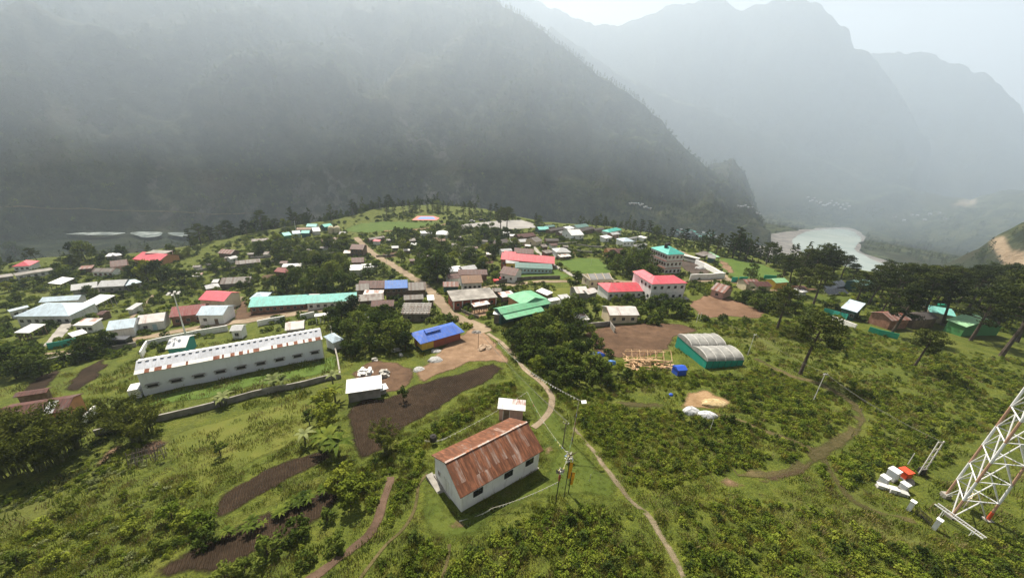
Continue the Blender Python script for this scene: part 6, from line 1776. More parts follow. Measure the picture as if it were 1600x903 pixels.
def stack(label, px, w, d, h, mat, n, rz, name='sack_stack', group=None):
    p = at(*px); b = MB(); FOOT.append((p.x, p.y, 1, 0, w / 2, d / 2))
    for k in range(n):
        lv = rr.random() ** 1.5; f = 1 - .35 * lv
        b.box((rr.uniform(-w / 2, w / 2) * f, rr.uniform(-d / 2, d / 2) * f, h * lv * .9 + .12), (.75 * rr.uniform(.7, 1.5), .5 * rr.uniform(.8, 1.3), .24), mat, rr.uniform(-.3, .3) + (1.57 if rr.random() < .4 else 0), .86)
    b.box((0, 0, h * .35), (w * .85, d * .85, h * .7), mat, 0, .8)
    o = b.build(name); o.location = p; o.rotation_euler = (0, 0, rz); return tag(o, label, 'sack stack', group)


M_SACK = paint((0.74, 0.74, 0.73), 0.25); M_SACKG = patchy((0.22, 0.21, 0.19), (0.38, 0.37, 0.34), (0.55, 0.53, 0.5), 1.4, .5, 'grey_sacking')
stack('bright white sack stack behind the low white tin shed', (571, 584), 2.9, 2.4, 1.0, M_SACK, 46, .3)
stack('grey covered sack stack right of the bright white one', (600, 587), 1.9, 2.6, 1.1, M_SACKG, 40, .25)
stack('small grey pallet of sacks by the dark trees', (585, 563), 1.0, .8, .5, M_SACKG, 10, .1)
stack('flat grey slab stack left of the gravel heaps', (620, 548), 1.8, 1.0, .4, M_SACKG, 14, .2)
stack('flat pale slab bundle nearer to the gravel heaps', (627, 556), 1.2, .6, .4, M_SACKG, 10, .4)

# =================================================================== solar panels
M_PV = glossy((0.012, 0.014, 0.022), 0.2)
for k, (a_, c_) in enumerate((((1290, 451), (1317, 447)), ((1289, 456), (1319, 452)), ((1288, 462), (1321, 459)))):
    A = at(*a_); B = at(*c_); d_ = B - A; L = math.hypot(d_.x, d_.y); p = (A + B) / 2
    o = empty('solar_array', (p.x, p.y, gz(p.x, p.y)), math.atan2(d_.y, d_.x), ('backmost', 'middle', 'front')[k] + ' row of dark solar panels on the camp green', 'solar panels', 'solar panel rows')
    b = MB(); n_ = 7
    for i in range(n_):
        x = -L / 2 + L * (i + .5) / n_; b.slab([(x - L / n_ / 2 + .08, -1.2, .7), (x + L / n_ / 2 - .08, -1.2, .7), (x + L / n_ / 2 - .08, 1.2, 1.9), (x - L / n_ / 2 + .08, 1.2, 1.9)], M_PV, .06)
    b.build('panel', o)
    b = MB()
    for i in range(n_):
        x = -L / 2 + L * (i + .5) / n_; b.tube([(x, .9, -.5), (x, .9, 1.66)], .06, M_WHITE2, 4); b.tube([(x, -.9, -.5), (x, -.9, .78)], .06, M_WHITE2, 4)
        b.box((x, -1.24, .66), (.25, .06, .2), M_WHITE)
    b.build('support', o)

# =================================================================== telecom tower
TA = at(1476, 776); TB = at(1486, 808); TC = at(1543, 812)
e1_ = (TC - TB); e1_.z = 0; side = e1_.length; ang = math.atan2(e1_.y, e1_.x)
ct = (TA + TB + TC) / 3; zt = gz(ct.x, ct.y)
tw = empty('telecom_tower', (ct.x, ct.y, zt), 0, 'white and orange lattice telecom tower at the right edge', 'tower')
M_TW = glossy((0.72, 0.73, 0.74), .4); M_TO = glossy((0.44, 0.27, 0.19), .5); M_TR = glossy((0.55, 0.08, 0.03), .4)
HT = 36.0; bay = 2.9; nb = int(HT / bay)
C3 = [Vector((q.x - ct.x, q.y - ct.y, 0)) for q in (TA, TB, TC)]


def tpt(i, z):
    q = C3[i] * (1 - .40 * z / HT); return Vector((q.x, q.y, z + (gz(TA.x, TA.y) - zt if False else 0)))


for i in range(3):
    b = MB()
    for k in range(nb):
        z0, z1 = k * bay, (k + 1) * bay
        b.tube([tpt(i, z0 - (.6 if k == 0 else 0)), tpt(i, z1)], .13, M_TW if (k // 1) % 2 else M_TO, 8)
    if i == 2: b.tube([tpt(i, .3), tpt(i, 1.5)], .17, M_TR, 8)
    lg = b.build('leg', tw)
    b = MB(); b.box(tuple(tpt(i, .0)), (.75, .75, .7), M_CONC); b.build('footing', lg)
for f in range(3):
    a_, c_ = f, (f + 1) % 3; b = MB()
    for k in range(nb):
        z0, z1 = k * bay, (k + 1) * bay; m_ = (tpt(a_, z1) + tpt(c_, z1)) / 2
        b.tube([tpt(a_, z1), tpt(c_, z1)], .065, M_TW, 5)
        b.tube([tpt(a_, z0), m_], .06, M_TW, 5); b.tube([tpt(c_, z0), m_], .06, M_TW, 5)
    b.build('bracing', tw)
b = MB()
for s_ in (-.22, .22): b.tube([(s_, side * .2, 0), (s_ * .8, side * .1, HT)], .025, M_CONC, 4)
for k in range(90): b.tube([(-.22, side * .2, k * .4), (.22, side * .2, k * .4)], .015, M_CONC, 4)
b.build('ladder', tw)
b = MB(); b.box((side * .22, side * .12, 1.5), (1.5, .12, 1.2), M_CREAM, .6); b.box((side * .22, side * .12, .5), (.1, .1, 1.6), M_CONC); b.build('equipment_panel', tw)

A = at(1461, 790, .9); B = at(1540, 838, .9); d_ = B - A; L = d_.length
ctr = empty('cable_tray', ((A.x + B.x) / 2, (A.y + B.y) / 2, gz((A.x + B.x) / 2, (A.y + B.y) / 2)), math.atan2(d_.y, d_.x), 'grey open cable tray on short legs at the tower foot', 'cable tray')
b = MB(); zt_ = .95
for y in (-.3, .3): b.box((0, y, zt_), (L, .06, .12), M_TW)
for k in range(24): b.box((-L / 2 + L * (k + .5) / 24, 0, zt_ - .03), (.05, .56, .04), M_CONC)
b.build('tray', ctr)
for x in (-L * .3, L * .3):
    b = MB(); b.tube([(x, -.28, -.5), (x, -.28, zt_ - .05)], .05, M_TW, 5); b.tube([(x, .28, -.5), (x, .28, zt_ - .05)], .05, M_TW, 5); b.build('leg', ctr)


def cabinet(label, px, w, d, h, rz, col, name='equipment_cabinet', cat='cabinet', z=0.0):
    p = at(*px); r_ = empty(name, (p.x, p.y, p.z + z), rz, label, cat); FOOT.append((p.x, p.y, 1, 0, w / 2 + .2, d / 2 + .2))
    m_ = glossy(col, .45); b = MB(); b.box((0, 0, h / 2), (w, d, h), m_); b.build('body', r_)
    b = MB(); b.box((0, 0, h + .03), (w + .12, d + .12, .06), m_); b.build('lid', r_)
    b = MB(); b.box((0, -d / 2 - .015, h / 2), (w * .86, .03, h * .84), m_); b.box((w * .3, -d / 2 - .05, h * .5), (.05, .05, .18), M_DARK); b.build('door', r_)
    b = MB(); b.box((0, 0, -.12), (w * 1.12, d * 1.12, .24), M_CONC); b.build('plinth', r_)
    return r_


WC = (0.74, 0.75, 0.76)
cabinet('tallest white equipment cabinet in the tower compound', (1391, 748), 1.15, 1.0, 1.35, .4, WC, z=.25)
cabinet('white cabinet at the left end of the tower compound group', (1379, 754), .85, .8, .85, .4, WC, z=.2)
cabinet('low white box in front of the left cabinet of the group', (1377, 762), 1.0, .6, .4, -.4, (0.62, 0.62, 0.61), z=.1)
cabinet('white cabinet nearest to the red box of the tower compound', (1410, 765), .8, .75, .75, .35, WC, z=.3)
cabinet('low white cabinet in the middle front of the tower compound', (1394, 768), .85, .7, .5, -.3, (0.66, 0.66, 0.65), z=.1)
cabinet('pale grey low box at the right front of the cabinet group', (1407, 772), 1.2, .6, .35, -.45, (0.45, 0.45, 0.43), z=.1)
cabinet('red generator box, the only red unit of the tower compound', (1410, 746), 1.2, 1.1, .95, .25, (0.62, 0.07, 0.02), 'generator', 'generator', .35)
mound('concrete_rubble', 'grey concrete lumps behind the red generator box', (1421, 752), .8, .6, .5, M_CONC, 'rubble', 21, .6)
for lab, px in (('left white gate pillar lying nearer the cabinets', (1419, 797)), ('right white gate pillar beside the cable tray', (1459, 826))):
    p = at(*px); o = empty('gate_pillar', p, .5, lab, 'pillar'); b = MB(); b.box((0, 0, .65), (.5, .4, 1.7), M_WHITE); b.build('shaft', o); b = MB(); b.box((0, 0, 1.54), (.62, .52, .08), M_WHITE); b.build('cap', o)
A = at(1424, 800); B = at(1456, 824)
ga = empty('mesh_gate', A, math.atan2(B.y - A.y, B.x - A.x), 'dark wire mesh gate between the two white pillars', 'gate'); L = math.hypot(B.x - A.x, B.y - A.y)
b = MB(); 
for z in (.1, .65, 1.2): b.box((L / 2, 0, z), (L - .5, .04, .05), M_DARK)
b.build('rail', ga)
b = MB()
for k in range(22): b.box((.3 + (L - .6) * k / 21, 0.03, .65), (.025, .02, 1.15), M_DARK)
b.build('bars', ga)
# H-frame ladder pole
A = at(1434, 742); hh = height_for((1434, 742), (1463, 690)); B = at(1444, 741)
hf_ = empty('transformer_frame', A, .2, 'short steel H-frame ladder pole behind the cabinets', 'pole'); wdt = .9
for x in (0, wdt):
    b = MB(); b.tube([(x, 0, -.5), (x, 0, hh)], .07, M_WHITE2, 6); b.build('post', hf_)
b = MB()
for k in range(5): b.tube([(-.15, -.07, hh * (k + .9) / 5), (wdt + .15, -.07, hh * (k + .9) / 5)], .05, M_CONC, 5)
for k in range(3): b.tube([(.08, .07, hh * k / 4 + .8), (wdt - .08, .07, hh * k / 4 + 1.7)], .035, M_CONC, 5)
b.build('crossarm', hf_)
b = MB(); b.box((wdt / 2, .1, .7), (.7, .6, .8), M_DARK); b.build('transformer', hf_)


# =================================================================== poles, wires, flags
def pole(label, base, top, r, mat, name='utility_pole', arms=(), lamp=False, hh=None):
    p = at(*base); h = hh or height_for(base, top); o = empty(name, p, R.uniform(-.4, .4), label, 'pole')
    b = MB(); b.tube([(0, 0, -.5), (0, 0, h)], [r, r * .7], mat, 7); b.build('shaft', o)
    for z, w in arms:
        b = MB(); b.box((0, -.1, h - z), (w, .08, .1), mat)
        for s_ in (-.42, .42): b.tube([(s_ * w, -.1, h - z + .05), (s_ * w, -.1, h - z + .25)], .04, M_WHITE2, 6)
        b.build('crossarm', o)
    if lamp:
        b = MB(); b.tube([(0, 0, h - .1), (.25, -.3, h + .1), (.5, -.6, h + .15)], .04, M_CONC, 5); b.build('bracket', o)
        b = MB(); b.slab([(.2, -.9, h + .05), (.9, -.9, h + .15), (.9, -.4, h + .3), (.2, -.4, h + .2)], M_WHITE, .1); b.build('lamp_head', o)
    return p + Vector((0, 0, h))


t1 = pole('slim wooden pole with a small white lamp right of the hall', (894, 692), (903, 624), .06, M_WOOD, 'lamp_post', (), True)
t2 = pole('short thick grey pole beside the footpath right of the hall', (879, 698), (881, 658), .09, M_PLANK, 'utility_pole', ((.3, .9),))
t3 = pole('slender white electric pole left of the right-hand scrub track', (1270, 627), (1289, 583), .07, M_WHITE2, 'utility_pole', ((.2, .8),))
t4 = pole('white electric pole just right of the greenhouse', (1168, 555), (1179, 522), .07, M_WHITE2, 'utility_pole', ((.2, .8),))
t5 = pole('left post of the twin electric poles at the corner of the reddish field', (1088, 504), (1091, 489), .08, M_WHITE2)
t6 = pole('right post of the twin electric poles at the corner of the reddish field', (1093, 501), (1096, 488), .08, M_WHITE2)
t7 = pole('bent pale pole of the main street beside the concrete slab building', (747, 545), (752, 518), .07, M_WOOD)
t8 = pole('electric pole at the upper bend of the winding lane', (604, 412), (607, 398), .09, M_WHITE2, 'utility_pole', ((.3, 1.2),))
t9 = pole('thin white stake in the grass right of the prayer flags', (921, 752), (921, 741), .035, M_WHITE2, 'stake')
pole('thin stake in the scrub below the sheeted heaps', (1109, 673), (1112, 655), .04, M_WHITE2, 'stake')
pole('white marker post behind the cabinets', (1418, 726), (1417, 708), .06, M_WHITE2, 'stake')
pole('flag mast at the far ridge camp', (463, 366), (463, 345), .12, M_WHITE2, 'flag_mast')
pole('slim pole in the middle of the school lawn', (923, 416), (922, 405), .07, M_WHITE2)
pole('slim pole in front of the teal barracks, left one', (427, 478), (427, 466), .07, M_CONC)
pole('slim pole in front of the teal barracks, right one', (502, 473), (501, 460), .07, M_CONC)
pole('leaning pale pole at the roadside above the blue-gabled house', (596, 415), (599, 406), .09, M_WHITE2)
# high mast lamp
p = at(294, 536); hm_ = height_for((294, 536), (273, 458)); o = empty('floodlight_mast', p, 0, 'tall slim floodlight mast with a ring of lamps by the dirt road', 'lamp mast')
b = MB(); b.tube([(0, 0, -.5), (0, 0, hm_)], [.22, .1], M_WHITE2, 8); b.build('mast', o)
for k in range(6):
    a = k * math.pi / 3; b = MB(); b.tube([(0, 0, hm_ - .1), (math.cos(a) * .9, math.sin(a) * .9, hm_ - .1)], .05, M_CONC, 5); b.box((math.cos(a) * 1.15, math.sin(a) * 1.15, hm_ - .15), (.6, .45, .25), M_WHITE2, a); b.build('floodlight', o)
b = MB(); b.box((.0, -.3, .6), (.5, .35, 1.0), M_CONC); b.build('control_box', o)


def sag(a, b_, s, n=24):
    return [a + (b_ - a) * (k / n) - Vector((0, 0, s * 4 * (k / n) * (1 - k / n))) for k in range(n + 1)]


M_WIRE = paint((0.16, 0.155, 0.14), .1); M_ROPE = paint((0.5, 0.48, 0.42), .2)


def wire(label, ends, s=.6, r=.022, off=(0, 0, 0)):
    o0 = Vector(ends[0]); b = MB()
    for i in range(len(ends) - 1): b.tube([q - o0 for q in sag(Vector(ends[i]) + Vector(off), Vector(ends[i + 1]) + Vector(off), s)], r, M_WIRE, 4)
    o = b.build('power_line'); o.location = o0; return tag(o, label, 'power line')


wire('upper electric wire from the short grey pole to the street end', [t2, t7]); wire('lower electric wire from the short grey pole to the street end', [t2, t7], .9, .022, (.5, 0, -.25))
wire('electric wire across the scrub from the twin poles to the greenhouse pole', [t6, t4], .5, .018); wire('electric wire from the greenhouse pole to the pole by the scrub track', [t4, t3], .5, .018)
th = hf_.location + Vector((.45, 0, hh)); wire('electric wire from the scrub track pole to the H-frame by the tower', [t3, th], .6, .018); wire('second electric wire running beside it to the tower H-frame', [t3, th], .8, .018, (.3, .1, -.1))

FC = [paint(c, .05) for c in ((0.80, 0.80, 0.76), (0.76, 0.66, 0.22), (0.78, 0.78, 0.74), (0.80, 0.78, 0.70), (0.22, 0.34, 0.60), (0.55, 0.15, 0.12), (0.20, 0.42, 0.22))]


def flags(label, ends, s, n, mono=True, size=.3, seed=0):
    rs_ = random.Random(seed); o0 = Vector(ends[0]); b = MB(); total = []
    for i in range(len(ends) - 1):
        P = sag(Vector(ends[i]) - o0, Vector(ends[i + 1]) - o0, s, max(4, n // max(1, len(ends) - 1))); b.tube(P, .018, M_ROPE, 4); total += P
    ro = b.build('prayer_flags'); ro.location = o0; tag(ro, label, 'prayer flags', 'strings of prayer flags')
    fb = MB()
    for i in range(len(total) - 1):
        for h_ in (.15,):
            a, c = total[i], total[i + 1]; m_ = a + (c - a) * (h_ + .25); d = (c - a); 
            if d.length < 1e-4: continue
            d.normalize(); z = Vector((rs_.uniform(-.25, .25), rs_.uniform(-.25, .25), -1)) * size * rs_.uniform(.7, 1.2); d = d * size * .45
            k_ = rs_.choice((0, 2, 3) if mono else (0, 1, 1, 2, 3, 4, 5, 6)); sd_ = d.cross(z).normalized() * .012
            q = [m_ - d - sd_, m_ + d - sd_, m_ + d + z * .9 - sd_, m_ - d + z - sd_]; q2 = [v + sd_ * 2 for v in q]
            fb.add(q + q2, [(0, 1, 2, 3), (7, 6, 5, 4), (0, 4, 5, 1), (1, 5, 6, 2), (2, 6, 7, 3), (3, 7, 4, 0)], FC[k_])
    fo = fb.build('flags', ro); fo['kind'] = 'stuff'
    return ro


def pt(px, py, h): return at(px, py) + Vector((0, 0, h))


tA = pt(777, 552, 3.0)
flags('long white prayer-flag string beside the footpath up to the lamp pole', [tA, t1], 1.2, 44, True, .28, 1)
shr = pt(887, 722, 1.4)
flags('colourful prayer-flag string from the lamp pole down to the flag shrine', [t1, shr], .3, 14, False, .34, 2)
flags('prayer-flag string from the annex corner to the flag shrine', [pt(822, 630, 2.6), shr], .9, 22, False, .26, 3)
fp1 = pt(868, 780, 3.6)
flags('low white prayer-flag string along the front of the hall', [pt(718, 815, .25), pt(768, 800, .7), fp1 - Vector((0, 0, .6))], .35, 40, True, .2, 4)
flags('white prayer-flag string along the back of the hall', [pt(664, 694, .8), pt(700, 690, 1.0), pt(822, 630, 2.6)], .4, 36, True, .24, 5)
flags('short prayer-flag string tied to the yellow banner poles', [fp1, shr], .3, 8, False, .24, 6)
M_FLAGY = paint((0.80, 0.42, 0.03), .05); M_FLAGD = paint((0.30, 0.08, 0.05), .1)
for lab, px, top, fl in (('taller golden-yellow banner on a dark pole', (881, 778), (884, 722), 2.6), ('shorter golden-yellow banner on a dark pole', (888, 770), (893, 737), 2.1)):
    p = at(*px); h = height_for(px, top); o = empty('banner_pole', p, 0, lab, 'banner'); b = MB(); b.tube([(0, 0, -.4), (0, 0, h)], .05, M_DARK, 6); b.build('pole', o)
    V = []; F = []; n_ = 10
    for k in range(n_ + 1):
        z = h - .05 - fl * k / n_; y = .06 * math.sin(k * .9); wv = .42 * (1 - .3 * k / n_)
        V += [(.05, y - .012, z), (.05 + wv, y + .05 * math.sin(k * 1.3) - .012, z - .05), (.05, y + .012, z), (.05 + wv, y + .05 * math.sin(k * 1.3) + .012, z - .05)]
    for k in range(n_):
        a_ = k * 4; F += [(a_, a_ + 4, a_ + 5, a_ + 1), (a_ + 2, a_ + 3, a_ + 7, a_ + 6), (a_, a_ + 2, a_ + 6, a_ + 4), (a_ + 1, a_ + 5, a_ + 7, a_ + 3)]
    link_mesh('banner', V, F, M_FLAGY, o)
p = at(868, 787); h = height_for((868, 787), (868, 732)); o = empty('banner_pole', p, 0, 'dark red and white wrapped prayer pole left of the yellow banners', 'banner'); b = MB(); b.tube([(0, 0, -.4), (0, 0, h)], .06, M_DARK, 6); b.build('pole', o)
b = MB(); b.tube([(0, 0, h - 1.9), (.02, 0, h - 1.4), (0, 0, h - .9)], [.1, .16, .1], M_FLAGD, 7); b.tube([(0, 0, h - .85), (0, 0, h - .3)], [.1, .2], M_WHITE, 7); b.build('wrapping', o)
b = MB(); rs_ = random.Random(3)
for k in range(26):
    a = rs_.uniform(0, 6.28); b.slab([Vector((math.cos(a) * q + rs_.uniform(-.12, .12), math.sin(a) * q + rs_.uniform(-.12, .12), h - .3 + rs_.uniform(-.35, .3))) for q in (.1, .4, .45, .2)], FC[rs_.randrange(7)] if k % 2 else M_CONC, .012)
b.build('ribbons', o)
p = at(887, 722); o = empty('flag_shrine', p, 0, 'knotted heap of faded prayer cloth at the pole foot right of the hall', 'shrine')
b = MB()
for k in range(40):
    a = rs_.uniform(0, 6.28); z = rs_.uniform(.3, 1.6); q = rs_.uniform(.1, .55); c_ = Vector((math.cos(a) * q, math.sin(a) * q, z))
    b.slab([c_ + Vector((rs_.uniform(-.25, .25), rs_.uniform(-.25, .25), rs_.uniform(-.2, .2))) for _ in range(4)], FC[(0, 2, 3, 1, 4)[k % 5]] if k % 3 else M_CONC, .012)
b.build('cloth', o); b = MB(); b.tube([(0, 0, -.3), (0, 0, 1.7)], .07, M_WOOD, 6); b.tube([(.1, 0, 1.2), (1.3, .4, 1.7)], [.1, .03], M_WOOD, 5); b.build('post', o)
# water tank behind the hall
p = at(677, 693); o = empty('water_tank', p, .1, 'black plastic water tank on a frame behind the hall', 'water tank'); FOOT.append((p.x, p.y, 1, 0, .8, .8))
b = MB(); b.tube([(0, 0, .6), (0, 0, 1.5), (0, 0, 1.62)], [.5, .5, .3], M_DARK, 14); b.tube([(0, 0, 1.62), (0, 0, 1.72)], .2, M_DARK, 10); b.build('tank', o)
for sx, sy in ((-1, -1), (1, -1), (1, 1), (-1, 1)):
    b = MB(); b.box((sx * .45, sy * .45, .1), (.08, .08, 1.0), M_DARK); b.build('leg', o)
# two cream tanks on the ridge
for lab, px in (('left one of two cream domed water tanks on the ridge', (518, 364)), ('right one of two cream domed water tanks on the ridge', (527.5, 364))):
    p = at(*px); o = empty('water_tank', p, 0, lab, 'water tank', 'ridge water tanks'); b = MB(); b.tube([(0, 0, -.5), (0, 0, 3.6), (0, 0, 4.6), (0, 0, 5.1)], [2.1, 2.1, 1.5, .3], paint((0.62, 0.54, 0.36), .15), 16); b.build('drum', o); b = MB(); b.tube([(0, 0, 5.05), (0, 0, 5.4)], .35, M_CONC, 8); b.build('hatch', o)

# bean trellis lower left
A = at(205, 728); B = at(262, 712); d_ = B - A; L = math.hypot(d_.x, d_.y)
o = empty('trellis', A, math.atan2(d_.y, d_.x), 'grey stick trellis in the weedy garden beside the feathery bamboo', 'trellis'); b = MB(); rs_ = random.Random(8)
for k in range(16):
    x = L * k / 15; b.tube([(x + rs_.uniform(-.3, .3), -.5 + rs_.uniform(-.2, .2), 0), (x + rs_.uniform(-.2, .2), .4, 2.0 + rs_.uniform(-.3, .4))], .045, M_PLANK, 5)
b.build('stakes', o)
b = MB()
for z in (.6, 1.2, 1.8): b.tube([(-.2, z * .42 - .45, z), (L + .2, z * .42 - .45, z + .05)], .035, M_PLANK, 5)
b.build('rails', o)


# =================================================================== vehicles
def car(label, px, heading, L, W, Hh, col, name='parked_car', cat='car', kind='car'):
    p = at(*px); o = empty(name, p + Vector((0, 0, .14)), heading, label, cat); m_ = glossy(col, .35); z0 = .32
    b = MB()
    if kind == 'bus': b.prism_x([(-W / 2, z0), (W / 2, z0), (W / 2, Hh - .15), (W / 2 - .15, Hh), (-W / 2 + .15, Hh), (-W / 2, Hh - .15)], -L / 2, L / 2, m_)
    else:
        hb = Hh * .56; pr = [(-L / 2, z0), (L / 2, z0), (L / 2, hb - .08), (L * .26, hb), (-L / 2, hb)]
        b.add([(x, -W / 2, z) for x, z in pr] + [(x, W / 2, z) for x, z in pr], [(0, 1, 2, 3, 4), (9, 8, 7, 6, 5)] + [(i, 5 + i, 5 + (i + 1) % 5, (i + 1) % 5) for i in range(5)], m_)
    b.build('body', o)
    b = MB()
    if kind == 'bus':
        b.box((0, 0, Hh * .66), (L * .94, W + .03, Hh * .24), M_GLASS); b.box((L / 2, 0, Hh * .62), (.04, W * .86, Hh * .3), M_GLASS)
    else:
        x0, x1 = (-L * .42, L * .2) if kind == 'car' else (-L * .05, L * .24); q = .86
        b.add([(x0, -W / 2 + .06, hb), (x1, -W / 2 + .06, hb), (x1, W / 2 - .06, hb), (x0, W / 2 - .06, hb), (x0 + .35, -W / 2 * q, Hh - .06), (x1 - .6, -W / 2 * q, Hh - .06), (x1 - .6, W / 2 * q, Hh - .06), (x0 + .35, W / 2 * q, Hh - .06)],
              [(0, 1, 5, 4), (1, 2, 6, 5), (2, 3, 7, 6), (3, 0, 4, 7)], M_GLASS)
        rb_ = MB(); rb_.box(((x0 + x1 - .25) / 2, 0, Hh - .03), (x1 - x0 - .9, W * q + .02, .07), m_); rb_.build('roof', o)
    b.build('windows', o)
    for sx in (-.31, .31):
        for sy in (-1, 1):
            b = MB(); b.tube([(sx * L, sy * (W / 2 - .2), .33), (sx * L, sy * (W / 2 + .02), .33)], .33, M_DARK, 12); b.build('wheel', o)
    b = MB(); b.box((L / 2 + .02, -W * .33, z0 + .35), (.04, .3, .16), M_WHITE); b.build('headlight', o)
    b = MB(); b.box((L / 2 + .02, W * .33, z0 + .35), (.04, .3, .16), M_WHITE); b.build('headlight', o)
    FOOT.append((p.x, p.y, math.cos(heading), math.sin(heading), L / 2, W / 2)); return o


car('red pickup parked by the plank fence near the mottled-roof house', (780, 441), .3, 5.0, 1.9, 1.8, (0.6, 0.03, 0.03), 'pickup', 'pickup', 'pickup')
car('dark lorry parked on the dirt road past the roadside tree', (184, 542), .2, 6.2, 2.2, 2.6, (0.04, 0.04, 0.045), 'lorry', 'lorry', 'bus')
car('cream bus parked behind the white wall of the teal block', (1077, 409), -.75, 9.0, 2.4, 2.9, (0.72, 0.70, 0.62), 'bus', 'bus', 'bus')
car('silver car on the paved yard, left of the dark one', (738, 347), .1, 4.4, 1.8, 1.5, (0.55, 0.56, 0.58))
car('black jeep on the paved yard, right of the silver car', (753, 346), .1, 5.6, 2.0, 1.9, (0.02, 0.02, 0.02), 'parked_jeep', 'jeep')

# =================================================================== far valley settlements
def tiny_house(px, py, w, roof, wall, label, group):
    w *= .5; p = at(px, py); b = MB(); d = w * .7; h = w * .45
    b.prism_x([(-d / 2, -2), (d / 2, -2), (d / 2, h), (0, h + d * .25), (-d / 2, h)], -w / 2, w / 2, wall)
    b.prism_x([(-d / 2 - .5, h - .1), (0, h + d * .27), (d / 2 + .5, h - .1), (d / 2 + .5, h + .25), (0, h + d * .27 + .35), (-d / 2 - .5, h + .25)], -w / 2 - .4, w / 2 + .4, roof)
    o = b.build('valley_house'); o.location = p; o.rotation_euler = (0, 0, R.uniform(-.5, .5)); return tag(o, label, 'house', group)


rs_ = random.Random(21)
for k in range(34):
    f = k / 33; x = 1054 + f * 62 + rs_.uniform(-2, 2); y = 362 + f * 7 + rs_.uniform(-4, 5)
    tiny_house(x, y, rs_.uniform(7, 12), rs_.choice((RF_TEAL, RF_DKTEAL, RF_TEAL2, RF_GREY)), M_CONC, 'tiny teal or white roofed house of the hamlet down in the valley beyond the terrace', 'hamlet in the valley below')
for k in range(11):
    tiny_house(984 + k * 3.2, 320 + rs_.uniform(-3, 5) + .3 * k, rs_.uniform(7, 10), rs_.choice((RF_GREY, RF_LBLUE)), M_CONC, 'tiny pale roofed house at the foot of the dark mountain spur', 'pale houses at the mountain foot')
for k in range(9):
    tiny_house(1153 + k * 3.6 + (4 if k > 6 else 0), 321 + rs_.uniform(-1, 2) + .5 * k + (10 if k > 6 else 0), rs_.uniform(7, 11), RF_GREY, M_CONC, 'tiny white house on the green shelf above the lake', 'white houses above the lake')
for k in range(20):
    tiny_house(1262 + k * 3.4, 311 + k * .7 + rs_.uniform(-5, 6), rs_.uniform(8, 13), RF_GREY, M_CONC, 'tiny white house strung along the far valley road', 'white houses along the far valley road')
for k in range(8):
    tiny_house(1400 + k * 11 + rs_.uniform(-4, 4), 340 + rs_.uniform(-8, 10), rs_.uniform(9, 13), RF_GREY, M_CONC, 'tiny white house scattered on the hazy right valley slope', 'white houses on the right slope')

# =================================================================== trees
NT = [0]


def T_(key, px, py, hpx, name, label, cat='tree', group=None, single=False, hmul=1.0):
    p = at(px, py); PH = {'broad': 7.0, 'lime': 5.0, 'pine': 15.0, 'fir': 15.0, 'bush': 2.6, 'sap': 3.2, 'bamboo': 8.0, 'banana': 2.6}[key.rstrip('0123456789')]
    h = max(0.8, height_for((px, py), (px, py - hpx)) * hmul) if hpx else PH
    NT[0] += 1
    return tree(key, p, h / PH, name, label, cat, group, single)


BR = lambda: 'broad%d' % R.randrange(4)
LI = lambda: 'lime%d' % R.randrange(3)
PI_ = lambda: 'pine%d' % R.randrange(5)

# --- groves of dark broadleaf trees
G1 = ('rounded dark green tree of the grove above the teal barracks', 'grove above the teal barracks')
for x, y, h in [(430, 454, 26), (448, 458, 34), (466, 450, 36), (478, 462, 30), (492, 455, 42), (507, 462, 36), (520, 448, 44), (536, 458, 38), (552, 452, 30), (480, 432, 30), (500, 428, 32), (514, 424, 34),
                (532, 424, 32), (542, 436, 30), (458, 436, 24), (416, 450, 20), (404, 445, 18), (440, 470, 20), (520, 466, 24), (588, 428, 22), (576, 434, 24), (600, 432, 20)]:
    T_(BR(), x, y, h * .9, 'broadleaf_tree', G1[0], 'tree', G1[1])
G2 = ('dense dark tree of the grove at the right end of the long warehouse', 'grove beside the warehouse')
for x, y, h in [(518, 508, 30), (534, 500, 34), (552, 498, 38), (530, 528, 36), (548, 540, 42), (562, 528, 44), (578, 548, 44), (596, 534, 48), (612, 546, 46), (628, 536, 40), (604, 515, 40), (588, 512, 34),
                (556, 558, 28), (540, 555, 22), (620, 522, 30), (570, 505, 30), (634, 548, 30)]:
    T_(BR(), x, y, h * .95, 'broadleaf_tree', G2[0], 'tree', G2[1])
G3 = ('dense dark tree of the big grove below the green-roofed building', 'big central grove')
for x, y, h in [(800, 540, 26), (812, 530, 28), (826, 532, 36), (840, 526, 36), (852, 528, 40), (864, 512, 36), (876, 516, 46), (890, 502, 44), (898, 520, 38), (834, 548, 36), (852, 552, 38), (870, 545, 40),
                (888, 538, 34), (812, 545, 30), (905, 500, 34), (846, 566, 26), (868, 568, 26), (884, 560, 24)]:
    T_(BR(), x, y, h, 'broadleaf_tree', G3[0], 'tree', G3[1])
G4 = ('leafy tree of the grove left of the big teal-roofed block', 'grove left of the teal block')
for x, y, h in [(948, 418, 24), (962, 426, 28), (978, 432, 32), (992, 430, 34), (1004, 426, 36), (1014, 418, 30), (986, 412, 26), (1000, 406, 24), (972, 410, 20), (1010, 438, 26), (1018, 436, 20), (956, 408, 16), (1002, 440, 18), (1022, 428, 18)]:
    T_(BR(), x, y, h, 'broadleaf_tree', G4[0], 'tree', G4[1])
for x, y, h in [(672, 436, 46), (684, 442, 52), (664, 432, 30), (694, 434, 34)]:
    T_('broad1' if h < 50 else 'broad0', x, y, h, 'broadleaf_tree', 'tall dark bushy tree of the clump beside the main street below the gardens', 'tree', 'dark clump beside the main street')
T_('sap0', 895, 459, 36, 'roadside_tree', 'lone dark upright tree standing by the level road beside the striped shack', 'tree')
